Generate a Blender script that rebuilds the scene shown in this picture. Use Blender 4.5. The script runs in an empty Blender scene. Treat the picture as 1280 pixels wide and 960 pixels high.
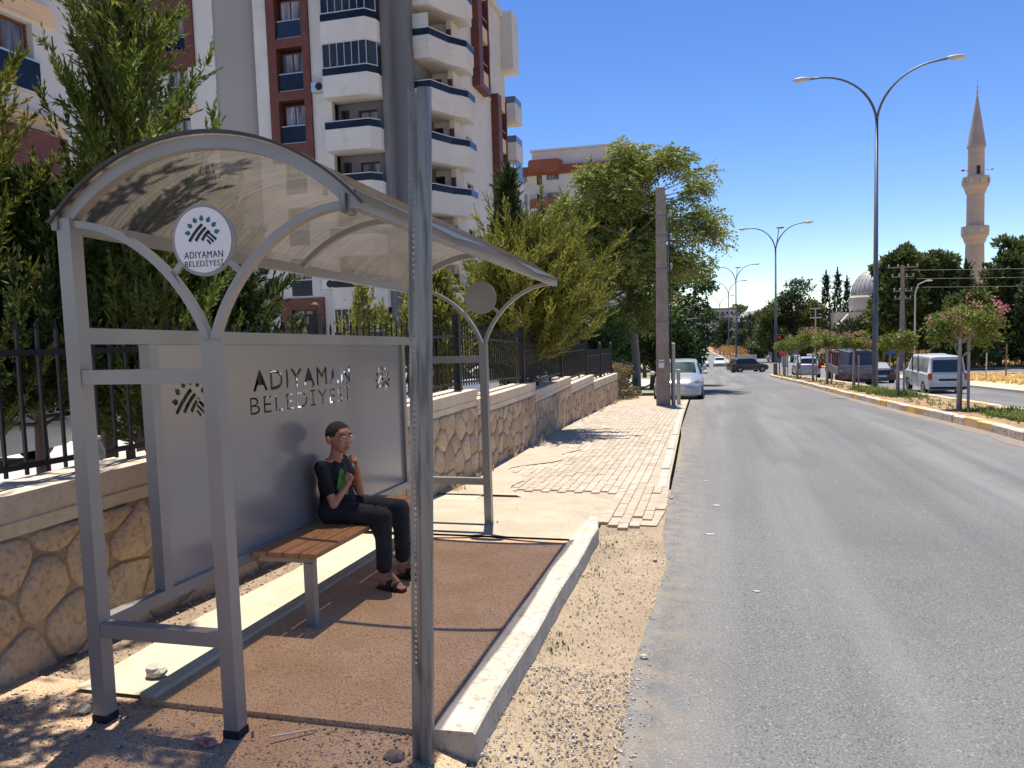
import bpy, bmesh, math, random
import numpy as np
from mathutils import Vector, Matrix
from math import sin, cos, pi, radians, sqrt, atan2
random.seed(7); rng = np.random.default_rng(11)
scene = bpy.context.scene
COL = scene.collection
# ------------------------------------------------------------------ camera
YAW, PITCH, ROLL = radians(14.45), radians(4.5), radians(1.73)
fw = Vector((-sin(YAW)*cos(PITCH), cos(YAW)*cos(PITCH), -sin(PITCH)))
r0 = Vector((cos(YAW), sin(YAW), 0)); u0 = r0.cross(fw)
rt = (r0*cos(ROLL) - u0*sin(ROLL)).normalized(); up = rt.cross(fw)
cd = bpy.data.cameras.new('camera'); cam = bpy.data.objects.new('camera', cd); COL.objects.link(cam)
cd.sensor_width = 36.0; cd.lens = 27.0; cd.clip_start = 0.05; cd.clip_end = 9000
cam.matrix_world = Matrix(((rt.x, up.x, -fw.x, 0), (rt.y, up.y, -fw.y, 0), (rt.z, up.z, -fw.z, 1.6), (0, 0, 0, 1)))
scene.camera = cam
# ------------------------------------------------------------------ sky and sun
SUN_EL, SUN_AZ = radians(74), radians(-15)       # azimuth from +Y towards +X
world = bpy.data.worlds.new('World'); scene.world = world; world.use_nodes = True
wn, wl = world.node_tree.nodes, world.node_tree.links
wn.clear()
sky = wn.new('ShaderNodeTexSky'); sky.sky_type = 'NISHITA'; sky.sun_disc = False
sky.sun_elevation = SUN_EL; sky.sun_rotation = SUN_AZ
sky.altitude = 1500; sky.air_density = 1.0; sky.dust_density = 0.0; sky.ozone_density = 3.0
bg = wn.new('ShaderNodeBackground'); bg.inputs['Strength'].default_value = 0.108
wo = wn.new('ShaderNodeOutputWorld')
hs = wn.new('ShaderNodeHueSaturation'); hs.inputs['Saturation'].default_value = 1.22
hs.inputs['Hue'].default_value = 0.512
wl.new(sky.outputs[0], hs.inputs['Color']); wl.new(hs.outputs[0], bg.inputs[0]); wl.new(bg.outputs[0], wo.inputs[0])
sd = bpy.data.lights.new('sun', 'SUN'); sd.energy = 4.9; sd.angle = radians(0.53); sd.color = (1.0, 0.94, 0.85)
sun = bpy.data.objects.new('sun', sd); COL.objects.link(sun)
tosun = Vector((sin(SUN_AZ)*cos(SUN_EL), cos(SUN_AZ)*cos(SUN_EL), sin(SUN_EL)))
sun.rotation_euler = tosun.to_track_quat('Z', 'Y').to_euler(); sun.location = (0, 0, 60)
vs = scene.view_settings; vs.view_transform = 'Standard'; vs.look = 'None'; vs.exposure = 0.66; vs.gamma = 1
scene.cycles.max_bounces = 7; scene.cycles.transparent_max_bounces = 12
scene.cycles.use_denoising = True; scene.cycles.sample_clamp_indirect = 4
# ------------------------------------------------------------------ materials
_m = {}
def rgb(c): return (c[0], c[1], c[2], 1)
def mat(name, c1, c2=None, sc=4, c3=None, sc3=40, th3=(.5, .62), rough=.7, metal=0, bump=0, bsc=60, stretch=(1, 1, 1),
        rand=0, island=0, transl=0, spec=.4, emis=0, det=4, coords='pos', alpha=1, wave=None):
    m = bpy.data.materials.new(name); m.use_nodes = True
    nt = m.node_tree; n, l = nt.nodes, nt.links
    b = n['Principled BSDF']; b.inputs['Roughness'].default_value = rough; b.inputs['Metallic'].default_value = metal
    b.inputs['Specular IOR Level'].default_value = spec
    if coords == 'pos': g = n.new('ShaderNodeNewGeometry'); src = g.outputs['Position']
    else: g = n.new('ShaderNodeTexCoord'); src = g.outputs['Object']
    mp = n.new('ShaderNodeMapping'); mp.inputs['Scale'].default_value = stretch; l.new(src, mp.inputs[0])
    def noise(s, d=det):
        t = n.new('ShaderNodeTexNoise'); t.inputs['Scale'].default_value = s; t.inputs['Detail'].default_value = d
        l.new(mp.outputs[0], t.inputs['Vector']); return t.outputs[0]
    def mapr(o, a, bb, lo=0, hi=1):
        t = n.new('ShaderNodeMapRange'); t.inputs[1].default_value = a; t.inputs[2].default_value = bb
        t.inputs[3].default_value = lo; t.inputs[4].default_value = hi; l.new(o, t.inputs[0]); return t.outputs[0]
    def mix(f, a, bb, mode='MIX'):
        t = n.new('ShaderNodeMix'); t.data_type = 'RGBA'; t.blend_type = mode
        for k, v in ((0, f), (6, a), (7, bb)):
            if isinstance(v, (int, float)): t.inputs[k].default_value = v
            elif isinstance(v, tuple): t.inputs[k].default_value = rgb(v)
            else: l.new(v, t.inputs[k])
        return t.outputs[2]
    col = tuple(c1)
    if c2: col = mix(mapr(noise(sc), .35, .65), tuple(c1), tuple(c2))
    if c3: col = mix(mapr(noise(sc3, 2), *th3), col, tuple(c3))
    if wave:                       # (scale, direction, colour, width)
        w = n.new('ShaderNodeTexWave'); w.bands_direction = wave[1]; w.inputs['Scale'].default_value = wave[0]
        w.inputs['Distortion'].default_value = .15
        l.new(mp.outputs[0], w.inputs['Vector']); col = mix(mapr(w.outputs[1], wave[3], 1), col, tuple(wave[2]))
    if rand or island:
        if rand: o = n.new('ShaderNodeObjectInfo').outputs['Random']
        else: o = n.new('ShaderNodeNewGeometry').outputs['Random Per Island']
        a = rand or island
        v = mapr(o, 0, 1, 1-a, 1+a)
        h = n.new('ShaderNodeHueSaturation'); l.new(v, h.inputs['Value'])
        if isinstance(col, tuple): h.inputs['Color'].default_value = rgb(col)
        else: l.new(col, h.inputs['Color'])
        col = h.outputs[0]
    if isinstance(col, tuple): b.inputs['Base Color'].default_value = rgb(col)
    else: l.new(col, b.inputs['Base Color'])
    if bump:
        bp = n.new('ShaderNodeBump'); bp.inputs['Strength'].default_value = bump; bp.inputs['Distance'].default_value = .01
        l.new(noise(bsc, 3), bp.inputs['Height']); l.new(bp.outputs[0], b.inputs['Normal'])
    if transl:
        tr = n.new('ShaderNodeBsdfTranslucent')
        if isinstance(col, tuple): tr.inputs[0].default_value = rgb(col)
        else: l.new(col, tr.inputs[0])
        ms = n.new('ShaderNodeMixShader'); ms.inputs[0].default_value = transl
        l.new(b.outputs[0], ms.inputs[1]); l.new(tr.outputs[0], ms.inputs[2]); l.new(ms.outputs[0], n['Material Output'].inputs[0])
    if alpha < 1: b.inputs['Alpha'].default_value = alpha
    _m[name] = m; return m
def glass(name, tint, a=.35, rough=.03):
    m = bpy.data.materials.new(name); m.use_nodes = True; n, l = m.node_tree.nodes, m.node_tree.links
    b = n['Principled BSDF']; b.inputs['Base Color'].default_value = rgb(tint); b.inputs['Roughness'].default_value = rough
    b.inputs['Specular IOR Level'].default_value = .8
    t = n.new('ShaderNodeBsdfTransparent'); ms = n.new('ShaderNodeMixShader'); ms.inputs[0].default_value = a
    l.new(b.outputs[0], ms.inputs[1]); l.new(t.outputs[0], ms.inputs[2]); l.new(ms.outputs[0], n['Material Output'].inputs[0])
    _m[name] = m; return m
# ------------------------------------------------------------------ mesh builder
class MB:
    def __init__(s): s.v = []; s.f = []; s.mi = []
    def add(s, vs, fs, mi=0):
        o = len(s.v); s.v += [tuple(p) for p in vs]; s.f += [tuple(i+o for i in f) for f in fs]; s.mi += [mi]*len(fs); return s
    def box(s, x0, x1, y0, y1, z0, z1, mi=0):
        v = [(x, y, z) for z in (z0, z1) for y in (y0, y1) for x in (x0, x1)]
        return s.add(v, [(0, 2, 3, 1), (4, 5, 7, 6), (0, 1, 5, 4), (2, 6, 7, 3), (0, 4, 6, 2), (1, 3, 7, 5)], mi)
    def cbox(s, x0, x1, y0, y1, z0, z1, c=.01, mi=0):   # top edges chamfered
        v = [(x0, y0, z0), (x1, y0, z0), (x1, y1, z0), (x0, y1, z0), (x0, y0, z1-c), (x1, y0, z1-c), (x1, y1, z1-c), (x0, y1, z1-c),
             (x0+c, y0+c, z1), (x1-c, y0+c, z1), (x1-c, y1-c, z1), (x0+c, y1-c, z1)]
        f = [(3, 2, 1, 0), (8, 9, 10, 11)]
        for i in range(4):
            j = (i+1) % 4; f += [(i, j, j+4, i+4), (i+4, j+4, j+8, i+8)]
        return s.add(v, f, mi)
    def bar(s, a, b, w, h=None, mi=0, upv=(0, 0, 1)):   # rectangular bar a->b
        h = h or w; a = Vector(a); b = Vector(b); d = (b-a).normalized(); u = Vector(upv)
        if abs(d.dot(u)) > .98: u = Vector((0, 1, 0))
        r = d.cross(u).normalized(); u = r.cross(d)
        v = [p + r*(sx*w/2) + u*(sz*h/2) for p in (a, b) for sx, sz in ((-1, -1), (1, -1), (1, 1), (-1, 1))]
        return s.add(v, [(0, 1, 2, 3), (7, 6, 5, 4), (0, 4, 5, 1), (1, 5, 6, 2), (2, 6, 7, 3), (3, 7, 4, 0)], mi)
    def path(s, pts, w, h, upv=(0, 0, 1), mi=0):       # rectangular section swept along pts in a plane with normal upv
        n = len(pts); P = [Vector(p) for p in pts]; N = Vector(upv); v = []
        for i, p in enumerate(P):
            d = (P[min(i+1, n-1)] - P[max(i-1, 0)]).normalized(); r = d.cross(N).normalized()
            v += [p + r*(a*h/2) + N*(b*w/2) for a, b in ((-1, -1), (1, -1), (1, 1), (-1, 1))]
        f = [(0, 1, 2, 3), tuple(4*(n-1)+k for k in (3, 2, 1, 0))]
        for i in range(n-1):
            for k in range(4): a = 4*i+k; b = 4*i+(k+1) % 4; f.append((a, a+4, b+4, b))
        return s.add(v, f, mi)
    def tube(s, pts, r, n=8, mi=0, cap=True):
        P = [Vector(p) for p in pts]; R = r if hasattr(r, '__len__') else [r]*len(P); v = []; f = []
        ref = Vector((0.13, 0.97, 0.2)).normalized()
        for i, p in enumerate(P):
            d = (P[min(i+1, len(P)-1)] - P[max(i-1, 0)]).normalized()
            if abs(d.dot(ref)) > .97: ref = Vector((1, 0, 0))
            a = d.cross(ref).normalized(); b = a.cross(d); ref = -b if False else ref
            v += [p + (a*cos(2*pi*k/n) + b*sin(2*pi*k/n))*R[i] for k in range(n)]
        for i in range(len(P)-1):
            for k in range(n): a = i*n+k; b = i*n+(k+1) % n; f.append((a, b, b+n, a+n))
        if cap: f += [tuple(range(n))[::-1], tuple(range(len(P)*n-n, len(P)*n))]
        return s.add(v, f, mi)
    def lathe(s, prof, n=24, c=(0, 0, 0), mi=0, axis='z', cap=True):
        v = []; f = []
        for r, z in prof:
            for k in range(n):
                a = 2*pi*k/n; x, y = r*cos(a), r*sin(a)
                v.append((c[0]+x, c[1]+y, c[2]+z) if axis == 'z' else ((c[0]+z, c[1]+x, c[2]+y) if axis == 'x' else (c[0]+x, c[1]+z, c[2]+y)))
        for i in range(len(prof)-1):
            for k in range(n): a = i*n+k; b = i*n+(k+1) % n; f.append((a, b, b+n, a+n))
        if cap: f += [tuple(range(n))[::-1], tuple(range(len(prof)*n-n, len(prof)*n))]
        return s.add(v, f, mi)
    def prism(s, poly, fn, d0, d1, mi=0):       # poly of (a,b); fn(a,b,d)->point
        n = len(poly); v = [fn(a, b, d0) for a, b in poly] + [fn(a, b, d1) for a, b in poly]
        f = [tuple(range(n))[::-1], tuple(range(n, 2*n))] + [(i, (i+1) % n, (i+1) % n+n, i+n) for i in range(n)]
        return s.add(v, f, mi)
    def ell(s, c, r, nu=10, nv=7, mi=0):
        v = [(c[0], c[1], c[2]-r[2])]; f = []
        for j in range(1, nv):
            t = -pi/2 + pi*j/nv
            v += [(c[0]+r[0]*cos(t)*cos(2*pi*i/nu), c[1]+r[1]*cos(t)*sin(2*pi*i/nu), c[2]+r[2]*sin(t)) for i in range(nu)]
        v.append((c[0], c[1], c[2]+r[2])); L = len(v)-1
        for i in range(nu):
            k = (i+1) % nu; f.append((0, 1+k, 1+i)); f.append((L, L-nu+i, L-nu+k))
            for j in range(nv-2): a = 1+j*nu; f.append((a+i, a+k, a+nu+k, a+nu+i))
        return s.add(v, f, mi)
    def caps(s, a, ra, b, rb, n=14):            # closed tapered capsule
        a = Vector(a); b = Vector(b); d = b-a; L = d.length; d.normalize()
        x = d.cross(Vector((.2, .3, .93)) if abs(d.z) < .9 else Vector((1, 0, 0))).normalized(); y = d.cross(x)
        v = [a-d*ra]; rings = []
        for t in (-60, -30, 0): rings.append((a+d*(ra*sin(radians(t))), ra*cos(radians(t))))
        for t in (0, 30, 60): rings.append((b+d*(rb*sin(radians(t))), rb*cos(radians(t))))
        for p, r in rings: v += [p+(x*cos(2*pi*k/n)+y*sin(2*pi*k/n))*r for k in range(n)]
        v.append(b+d*rb); f = []; L = len(v)-1
        for k in range(n):
            m = (k+1) % n; f.append((0, 1+m, 1+k)); f.append((L, L-n+k, L-n+m))
            for j in range(5): q = 1+j*n; f.append((q+k, q+m, q+n+m, q+n+k))
        return s.add(v, f)
    def shear(s, g=.0352):
        s.v = [(x, y, z-g*y) for x, y, z in s.v]; return s
    def mesh(s, name, mats, smooth=False, off=(0, 0, 0)):
        me = bpy.data.meshes.new(name)
        me.from_pydata([(x-off[0], y-off[1], z-off[2]) for x, y, z in s.v], [], s.f)
        for m in (mats if isinstance(mats, (list, tuple)) else [mats]): me.materials.append(m)
        if any(s.mi): me.polygons.foreach_set('material_index', s.mi)
        if smooth: me.polygons.foreach_set('use_smooth', [True]*len(me.polygons))
        me.update(); return me
    def build(s, name, mats, parent=None, smooth=False, label=None, **k):
        """vertices are world coordinates unless the parent is rotated (then local=True)"""
        off = (0, 0, 0)
        if parent is not None and not k.get('local'):
            p = parent; off = Vector((0, 0, 0))
            while p: off += p.location; p = p.parent
        o = bpy.data.objects.new(name, s.mesh(name, mats, smooth, off)); COL.objects.link(o)
        if parent is not None: o.parent = parent
        if label: o['label'] = label
        return o
def thing(name, label, cat, loc=(0, 0, 0), rz=0, group=None):
    o = bpy.data.objects.new(name, None); COL.objects.link(o); o.empty_display_size = .2
    o.location = loc; o.rotation_euler = (0, 0, rz); o['label'] = label; o['category'] = cat
    if group: o['group'] = group
    return o
def tag(o, label, cat, group=None):
    o['label'] = label; o['category'] = cat
    if group: o['group'] = group
    return o
def kind(o, k='structure', label=None):
    o['kind'] = k
    if label: o['label'] = label
    return o
def inst(me, name, parent, loc=(0, 0, 0), rot=(0, 0, 0), sc=(1, 1, 1), label=None):
    o = bpy.data.objects.new(name, me); COL.objects.link(o); o.location = loc; o.rotation_euler = rot; o.scale = sc
    if parent is not None: o.parent = parent
    if label: o['label'] = label
    return o
def dup(root, loc, rz=None, sc=None, label=None):
    def rec(o, par):
        c = o.copy(); COL.objects.link(c); c.parent = par
        for ch in list(o.children): rec(ch, c)
        return c
    r = rec(root, None); r.location = loc
    if rz is not None: r.rotation_euler = (0, 0, rz)
    if sc is not None: r.scale = sc if hasattr(sc, '__len__') else (sc,)*3
    if label: r['label'] = label
    return r
def np_mesh(name, verts, nper, mats, mi=None):    # verts (N*nper,3), faces of nper verts
    me = bpy.data.meshes.new(name); nv = len(verts); nf = nv//nper
    me.vertices.add(nv); me.vertices.foreach_set('co', np.ascontiguousarray(verts, dtype=np.float32).ravel())
    me.loops.add(nv); me.loops.foreach_set('vertex_index', np.arange(nv, dtype=np.int32))
    me.polygons.add(nf); me.polygons.foreach_set('loop_start', np.arange(0, nv, nper, dtype=np.int32))
    me.polygons.foreach_set('loop_total', np.full(nf, nper, dtype=np.int32))
    for m in (mats if isinstance(mats, (list, tuple)) else [mats]): me.materials.append(m)
    if mi is not None: me.polygons.foreach_set('material_index', np.asarray(mi, dtype=np.int32))
    me.update(calc_edges=True); return me
# ------------------------------------------------------------------ terrain
G = .0352
KY = [-50, 8, 16, 30, 65, 90, 130, 200, 300, 450, 700, 1500]
KE = [.1, .1, .1, .35, .9, 1.3, 1.7, 1.5, 0.7, -4, -14, -46]
def ss(a, b, x): t = min(1, max(0, (x-a)/(b-a))); return t*t*(3-2*t)
def T(X, Y): return -G*Y - float(np.interp(Y, KY, KE)) - 0.4*ss(6.8, 8.5, X)*(1-ss(60, 120, Y))
YS = sorted(set([-30, -10, -4, 0, 1, 2, 3, 4, 5, 6, 7, 8, 10, 12, 14, 16, 20, 25, 30, 36, 42, 50, 57, 65, 73, 80, 90, 100, 110, 120, 130, 150, 170, 200, 250, 300, 370, 450, 550, 700, 1000, 1500]))
XK = [6.8, 7.1, 7.4, 7.8, 8.2, 8.5]
def strip(name, x0, x1, y0, y1, off, m, parent=None, zf=T, jag0=None, jag1=None, step=None, xn=1):
    """ground sheet; x0/x1 numbers or functions of y"""
    f0 = x0 if callable(x0) else (lambda y: x0); f1 = x1 if callable(x1) else (lambda y: x1)
    ys = [y for y in YS if y0 < y < y1] + [y0, y1]
    if step: ys += list(np.arange(y0, y1, step))
    ys = sorted(set(round(float(y), 4) for y in ys)); b = MB(); rows = []
    for y in ys:
        a, c = f0(y), f1(y)
        xs = [a + (c-a)*i/xn for i in range(xn+1)] if xn > 1 or not (a < 6.8 < c or a < 8.5 < c) else [a] + [x for x in XK if a < x < c] + [c]
        rows.append([(x, y, zf(x, y)+off) for x in xs])
    n = len(rows[0])
    assert all(len(r) == n for r in rows), name
    b.add([p for r in rows for p in r], [(i*n+j, i*n+j+1, (i+1)*n+j+1, (i+1)*n+j) for i in range(len(rows)-1) for j in range(n-1)])
    return b.build(name, m, parent, smooth=True)
# ------------------------------------------------------------------ surface materials
M_soil = mat('dry_soil', (.28, .21, .135), (.37, .285, .185), 2.2, (.20, .16, .12), 55, (.52, .64), rough=.95, bump=.5, bsc=45)
M_redsoil = mat('brown_gravel_soil', (.52, .335, .19), (.62, .43, .265), 3, (.26, .165, .10), 110, (.50, .64), rough=.95, bump=.7, bsc=140)
M_asph = mat('asphalt', (.150, .148, .143), (.188, .185, .178), .42, (.075, .073, .07), 120, (.50, .68), rough=.88, bump=1.0, bsc=130, stretch=(1, .6, 1), spec=.3)
def asphalt_wear(m):
    """lengthwise tyre polish, worn patches and dust drifting in from the verge"""
    nt = m.node_tree; n, l = nt.nodes, nt.links; b = n['Principled BSDF']; src = b.inputs['Base Color'].links[0].from_socket
    g = n.new('ShaderNodeNewGeometry')
    def layer(src, scl, scale, lo, hi, colr, amt, det=4):
        mp = n.new('ShaderNodeMapping'); mp.inputs['Scale'].default_value = scl; l.new(g.outputs['Position'], mp.inputs[0]); t = n.new('ShaderNodeTexNoise'); t.inputs['Scale'].default_value = scale; t.inputs['Detail'].default_value = det
        l.new(mp.outputs[0], t.inputs['Vector']); r = n.new('ShaderNodeMapRange'); r.inputs[1].default_value = lo; r.inputs[2].default_value = hi; r.inputs[4].default_value = amt; l.new(t.outputs[0], r.inputs[0])
        x = n.new('ShaderNodeMix'); x.data_type = 'RGBA'; l.new(r.outputs[0], x.inputs[0]); l.new(src, x.inputs[6]); x.inputs[7].default_value = rgb(colr); return x.outputs[2]
    s = layer(src, (1.6, .035, 1), 1.0, .48, .66, (.24, .235, .225), .55)
    s = layer(s, (2.3, .05, 1), 1.0, .55, .70, (.105, .103, .10), .5)
    s = layer(s, (1, .5, 1), .9, .56, .66, (.12, .118, .113), .4, 6)
    s = layer(s, (1, 1, 1), 70, .60, .72, (.36, .35, .33), .55, 1)
    sx = n.new('ShaderNodeSeparateXYZ'); l.new(g.outputs['Position'], sx.inputs[0]); r = n.new('ShaderNodeMapRange'); r.inputs[1].default_value = .1; r.inputs[2].default_value = -.5; r.inputs[4].default_value = .6; l.new(sx.outputs[0], r.inputs[0])
    t = n.new('ShaderNodeTexNoise'); t.inputs['Scale'].default_value = 7; t.inputs['Detail'].default_value = 6; l.new(g.outputs['Position'], t.inputs['Vector']); q = n.new('ShaderNodeMapRange'); q.inputs[1].default_value = .38; q.inputs[2].default_value = .62; l.new(t.outputs[0], q.inputs[0])
    mm = n.new('ShaderNodeMath'); mm.operation = 'MULTIPLY'; l.new(r.outputs[0], mm.inputs[0]); l.new(q.outputs[0], mm.inputs[1])
    x = n.new('ShaderNodeMix'); x.data_type = 'RGBA'; l.new(mm.outputs[0], x.inputs[0]); l.new(s, x.inputs[6]); x.inputs[7].default_value = rgb((.34, .27, .19)); l.new(x.outputs[2], b.inputs['Base Color'])
asphalt_wear(M_asph)
M_asph2 = mat('dark_asphalt', (.12, .12, .13), (.16, .16, .165), .5, (.07, .07, .07), 90, (.56, .66), rough=.9, bump=.4, bsc=100, stretch=(1, .3, 1))
M_conc = mat('kerb_concrete', (.44, .40, .32), (.55, .50, .41), 5, (.36, .31, .24), 28, (.56, .66), rough=.9, bump=.6, bsc=70)
M_apron = mat('dusty_concrete', (.38, .32, .225), (.46, .39, .285), 3, (.40, .31, .22), 22, (.55, .68), rough=.95, bump=.4, bsc=60)
M_pav = mat('paving_block', (.42, .345, .255), (.49, .41, .315), 1.3, (.36, .28, .20), 30, (.54, .68), rough=.92, bump=.4, bsc=90, rand=.09)
M_pavs = mat('paving_block_far', (.42, .345, .255), (.49, .41, .315), 1.3, (.36, .28, .20), 30, (.54, .68), rough=.92, bump=.4, bsc=90, island=.14)
M_joint = mat('joint_sand', (.36, .29, .21), (.45, .37, .27), 6, rough=1)
M_pale = mat('pale_paving', (.44, .385, .28), (.53, .47, .35), 3, (.5, .43, .3), 22, (.56, .66), rough=.95, bump=.5, bsc=50)
M_peb = mat('pebble', (.30, .265, .225), (.46, .41, .35), 30, rough=.9, island=.65)
M_stone = mat('wall_stone', (.40, .285, .18), (.52, .395, .27), 3.4, (.33, .225, .135), 30, (.48, .72), rough=.92, bump=1.0, bsc=55, rand=.14)
M_mortar = mat('wall_mortar', (.29, .21, .14), (.37, .275, .19), 6, rough=.95, bump=.8, bsc=60)
M_cap = mat('cap_stone', (.56, .44, .31), (.66, .55, .42), 2.2, (.48, .37, .26), 26, (.5, .8), rough=.85, bump=.4, bsc=60)
M_iron = mat('black_iron', (.018, .018, .02), (.03, .028, .028), 12, rough=.45, metal=.3)
M_kerbw = mat('kerb_white_paint', (.58, .50, .38), (.66, .60, .50), 3, (.42, .30, .2), 14, (.52, .62), rough=.9, bump=.5, bsc=40)
M_kerby = mat('kerb_yellow_paint', (.72, .42, .10), (.76, .50, .20), 3, (.55, .45, .33), 12, (.5, .6), rough=.9, bump=.5, bsc=40)
M_medsoil = mat('median_soil', (.30, .165, .085), (.42, .27, .15), 2.4, (.16, .13, .06), 9, (.5, .6), rough=1, bump=.6, bsc=20)
M_lot = mat('parking_asphalt', (.42, .41, .38), (.52, .50, .46), .8, rough=.95, bump=.3)
M_dryfield = mat('dry_field', (.55, .36, .14), (.68, .48, .22), .7, (.38, .24, .1), 6, (.5, .62), rough=1, bump=.8, bsc=12)
M_grass = mat('grass', (.10, .17, .035), (.17, .22, .06), 1.5, rough=.9, island=.4, transl=.3)
M_strawg = mat('dry_grass', (.60, .42, .17), (.72, .54, .26), .8, rough=.9, island=.3, transl=.25)
# ------------------------------------------------------------------ ground sheets
kind(strip('ground', -700, 900, -30, 1500, -.16, mat('far_ground', (.30, .25, .16), (.20, .20, .11), .02, rough=1)))
def jag(x, a=.03, s=1):
    ph = [random.random()*6 for _ in range(4)]
    return lambda y: x + a*(sin(y*2.1*s+ph[0])+.7*sin(y*5.3*s+ph[1])+.5*sin(y*11*s+ph[2]))
road_edge = lambda y: float(np.interp(y, [-4, 3, 7, 13, 21, 60, 130, 300], [-.36, -.37, -.40, -.48, -.6, -.9, -1.2, -5]))
je = jag(0, .028)
kind(strip('road', lambda y: road_edge(y)+(je(y) if y < 25 else 0), 14.0, -10, 420, 0, M_asph, step=None))
# near verge of loose gravel between kerb and road, and soil in front of the shelter
kind(strip('gravel_verge', -1.02, lambda y: road_edge(y)+.10+je(y)*.5, -4, 9.2, -.006, M_soil, step=.25, xn=4))
def soil_z(x, y): return -G*y - .03 - .07*ss(-1.25, -.95, x)
kind(strip('ground_soil', -3.7, -.98, -4, 3.1, 0, M_redsoil, zf=soil_z, step=.3, xn=12))
kind(strip('verge_gravel', -3.7, -2.56, 2.6, 9.8, -.045, mat('shade_toned_soil', (.27, .19, .125), (.35, .26, .17), 4, (.17, .13, .10), 60, (.5, .62), rough=1, bump=.5), zf=lambda x, y: -G*y-.07*ss(6, 9.5, y), step=.5, xn=3))  # brown also stands in for wall and tree shade beside the pale strip
kind(strip('pavement_strip', lambda y: -3.05+.04*sin(y*3), -2.56, 2.98, 9.6, -.012, M_pale, zf=lambda x, y: -G*y-.1*ss(6, 9.5, y)))
sh = lambda x, y: -G*y
# slab under the shelter
pad = MB()
for i in range(1): pad.box(-2.60, -1.12, 2.93, 6.20, -.18, -.004)
pad = kind(pad.shear().build('pavement', M_redsoil))
kb = MB(); ys = [2.90+i*.16 for i in range(27)]
prof = []
jo = jag(0, .0035, 2); ji = jag(0, .003, 2)
for y in ys:
    xo = -.955 - .0*(y-3) + jo(y) - (0 if y < 6.6 else (y-6.6)*.16); xi = -1.145 + ji(y) + (0 if y < 6.3 else (y-6.3)*.06)
    prof.append([(xo+.012, y, -.2), (xo, y, .012+ji(y)), (xo-.012, y, .022+ji(y)), (xi+.008, y, .020), (xi, y, .008), (xi, y, -.2)])
kb.add([p for r in prof for p in r], [(i*6+j, i*6+j+1, i*6+j+7, i*6+j+6) for i in range(len(ys)-1) for j in range(5)] + [(0, 1, 2, 3, 4, 5), tuple(len(ys)*6-6+k for k in (5, 4, 3, 2, 1, 0))])
ko = kb.shear().build('kerb', M_conc, smooth=False); kind(ko)
k2 = MB(); k2.box(-2.62, -2.54, 2.95, 6.19, -.14, .018); kind(k2.shear().build('kerb', M_pale))
def apz(x, y): e = -1.10 if y < 6.95 else -1.10+.12*(y-6.95); return -G*y + .012 - .105*ss(6.6, 8.6, y) - (.13*ss(e-.14, e, x) if y > 6.9 else 0)
kind(strip('pavement_apron', lambda y: -3.25+.03*(y-6), lambda y: -1.10 if y < 6.95 else -1.10+.12*(y-6.95), 6.20, 8.7, 0, M_apron, zf=apz, step=.2, xn=8))
kind(strip('pavement_bed', -3.3, lambda y: road_edge(y)-.06+.05*sin(y*4)*(y < 9), 7.25, 31, .006, M_joint))
kind(strip('pavement_dust', lambda y: -3.3, lambda y: -2.35+.25*sin(y*1.7)+.15*sin(y*4.1), 8.4, 12.5, .034, M_apron, step=.2))
# paving blocks: nearest ones as parts
side = bpy.data.objects.new('pavement', None); COL.objects.link(side); kind(side); side.location = (0, 7, T(0, 7))
pb = MB(); pb.cbox(-.0475, .0475, -.0965, .0965, -.02, .024, .004); pme = pb.mesh('paving_block', M_pav)
far = MB(); cnt = 0; row = 0
slots = []
y = 7.05
while y < 24.6:
    for c in range(28):
        x = -.50 - .1*c; yy = y + (.1 if c % 2 else 0)
        if yy < 8.75 and x < -1.10+.12*(yy-6.95)-.05+.1 and x < -1.02: continue
        if yy < 7.1: continue
        if x > -.75 and yy > 9.35: continue
        if x > -.62+.05*sin(yy*5) and random.random() < .7: continue
        if yy < 7.5 and random.random() < .35: continue
        slots.append((yy, x))
    y += .2
slots.sort()
for i, (yy, x) in enumerate(slots):
    tilt = random.gauss(0, .012); dz = random.gauss(0, .0022)
    if i < 290: inst(pme, 'paving_block', side, (x, yy-7, T(x, yy)-T(0, 7)+dz), (math.atan(-G)+random.gauss(0, .01), tilt, random.gauss(0, .012)))
    elif x > -.82-.006*0 or True:
        z = T(x, yy)+dz; z2 = T(x, yy+.1)-T(x, yy-.1)
        o = len(far.v); far.cbox(x-.0475, x+.0475, yy-.0965, yy+.0965, -.02, .024, .004)
        for k in range(o, len(far.v)):
            vx, vy, vz = far.v[k]; far.v[k] = (vx, vy, vz+z+(vy-yy)/.2*z2)
kind(far.build('paving_block_field', M_pavs, side), 'stuff')
# kerb stones of the pavement by the road
kst = MB(); kst.cbox(-.06, .06, -.34, .34, -.12, .06, .012); kme = kst.mesh('kerb_stone', M_conc)
ksd = bpy.data.objects.new('kerb', None); COL.objects.link(ksd); kind(ksd); ksd.location = (0, 9, T(0, 9))
y = 9.6
while y < 26.5:
    x = road_edge(y)-.15 + random.gauss(0, .006)
    inst(kme, 'kerb_stone', ksd, (x, y-9, T(0, y)-T(0, 9)-.040+random.gauss(0, .006)), (math.atan(-.045), random.gauss(0, .03), random.gauss(0.006, .012))); y += .70
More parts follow.
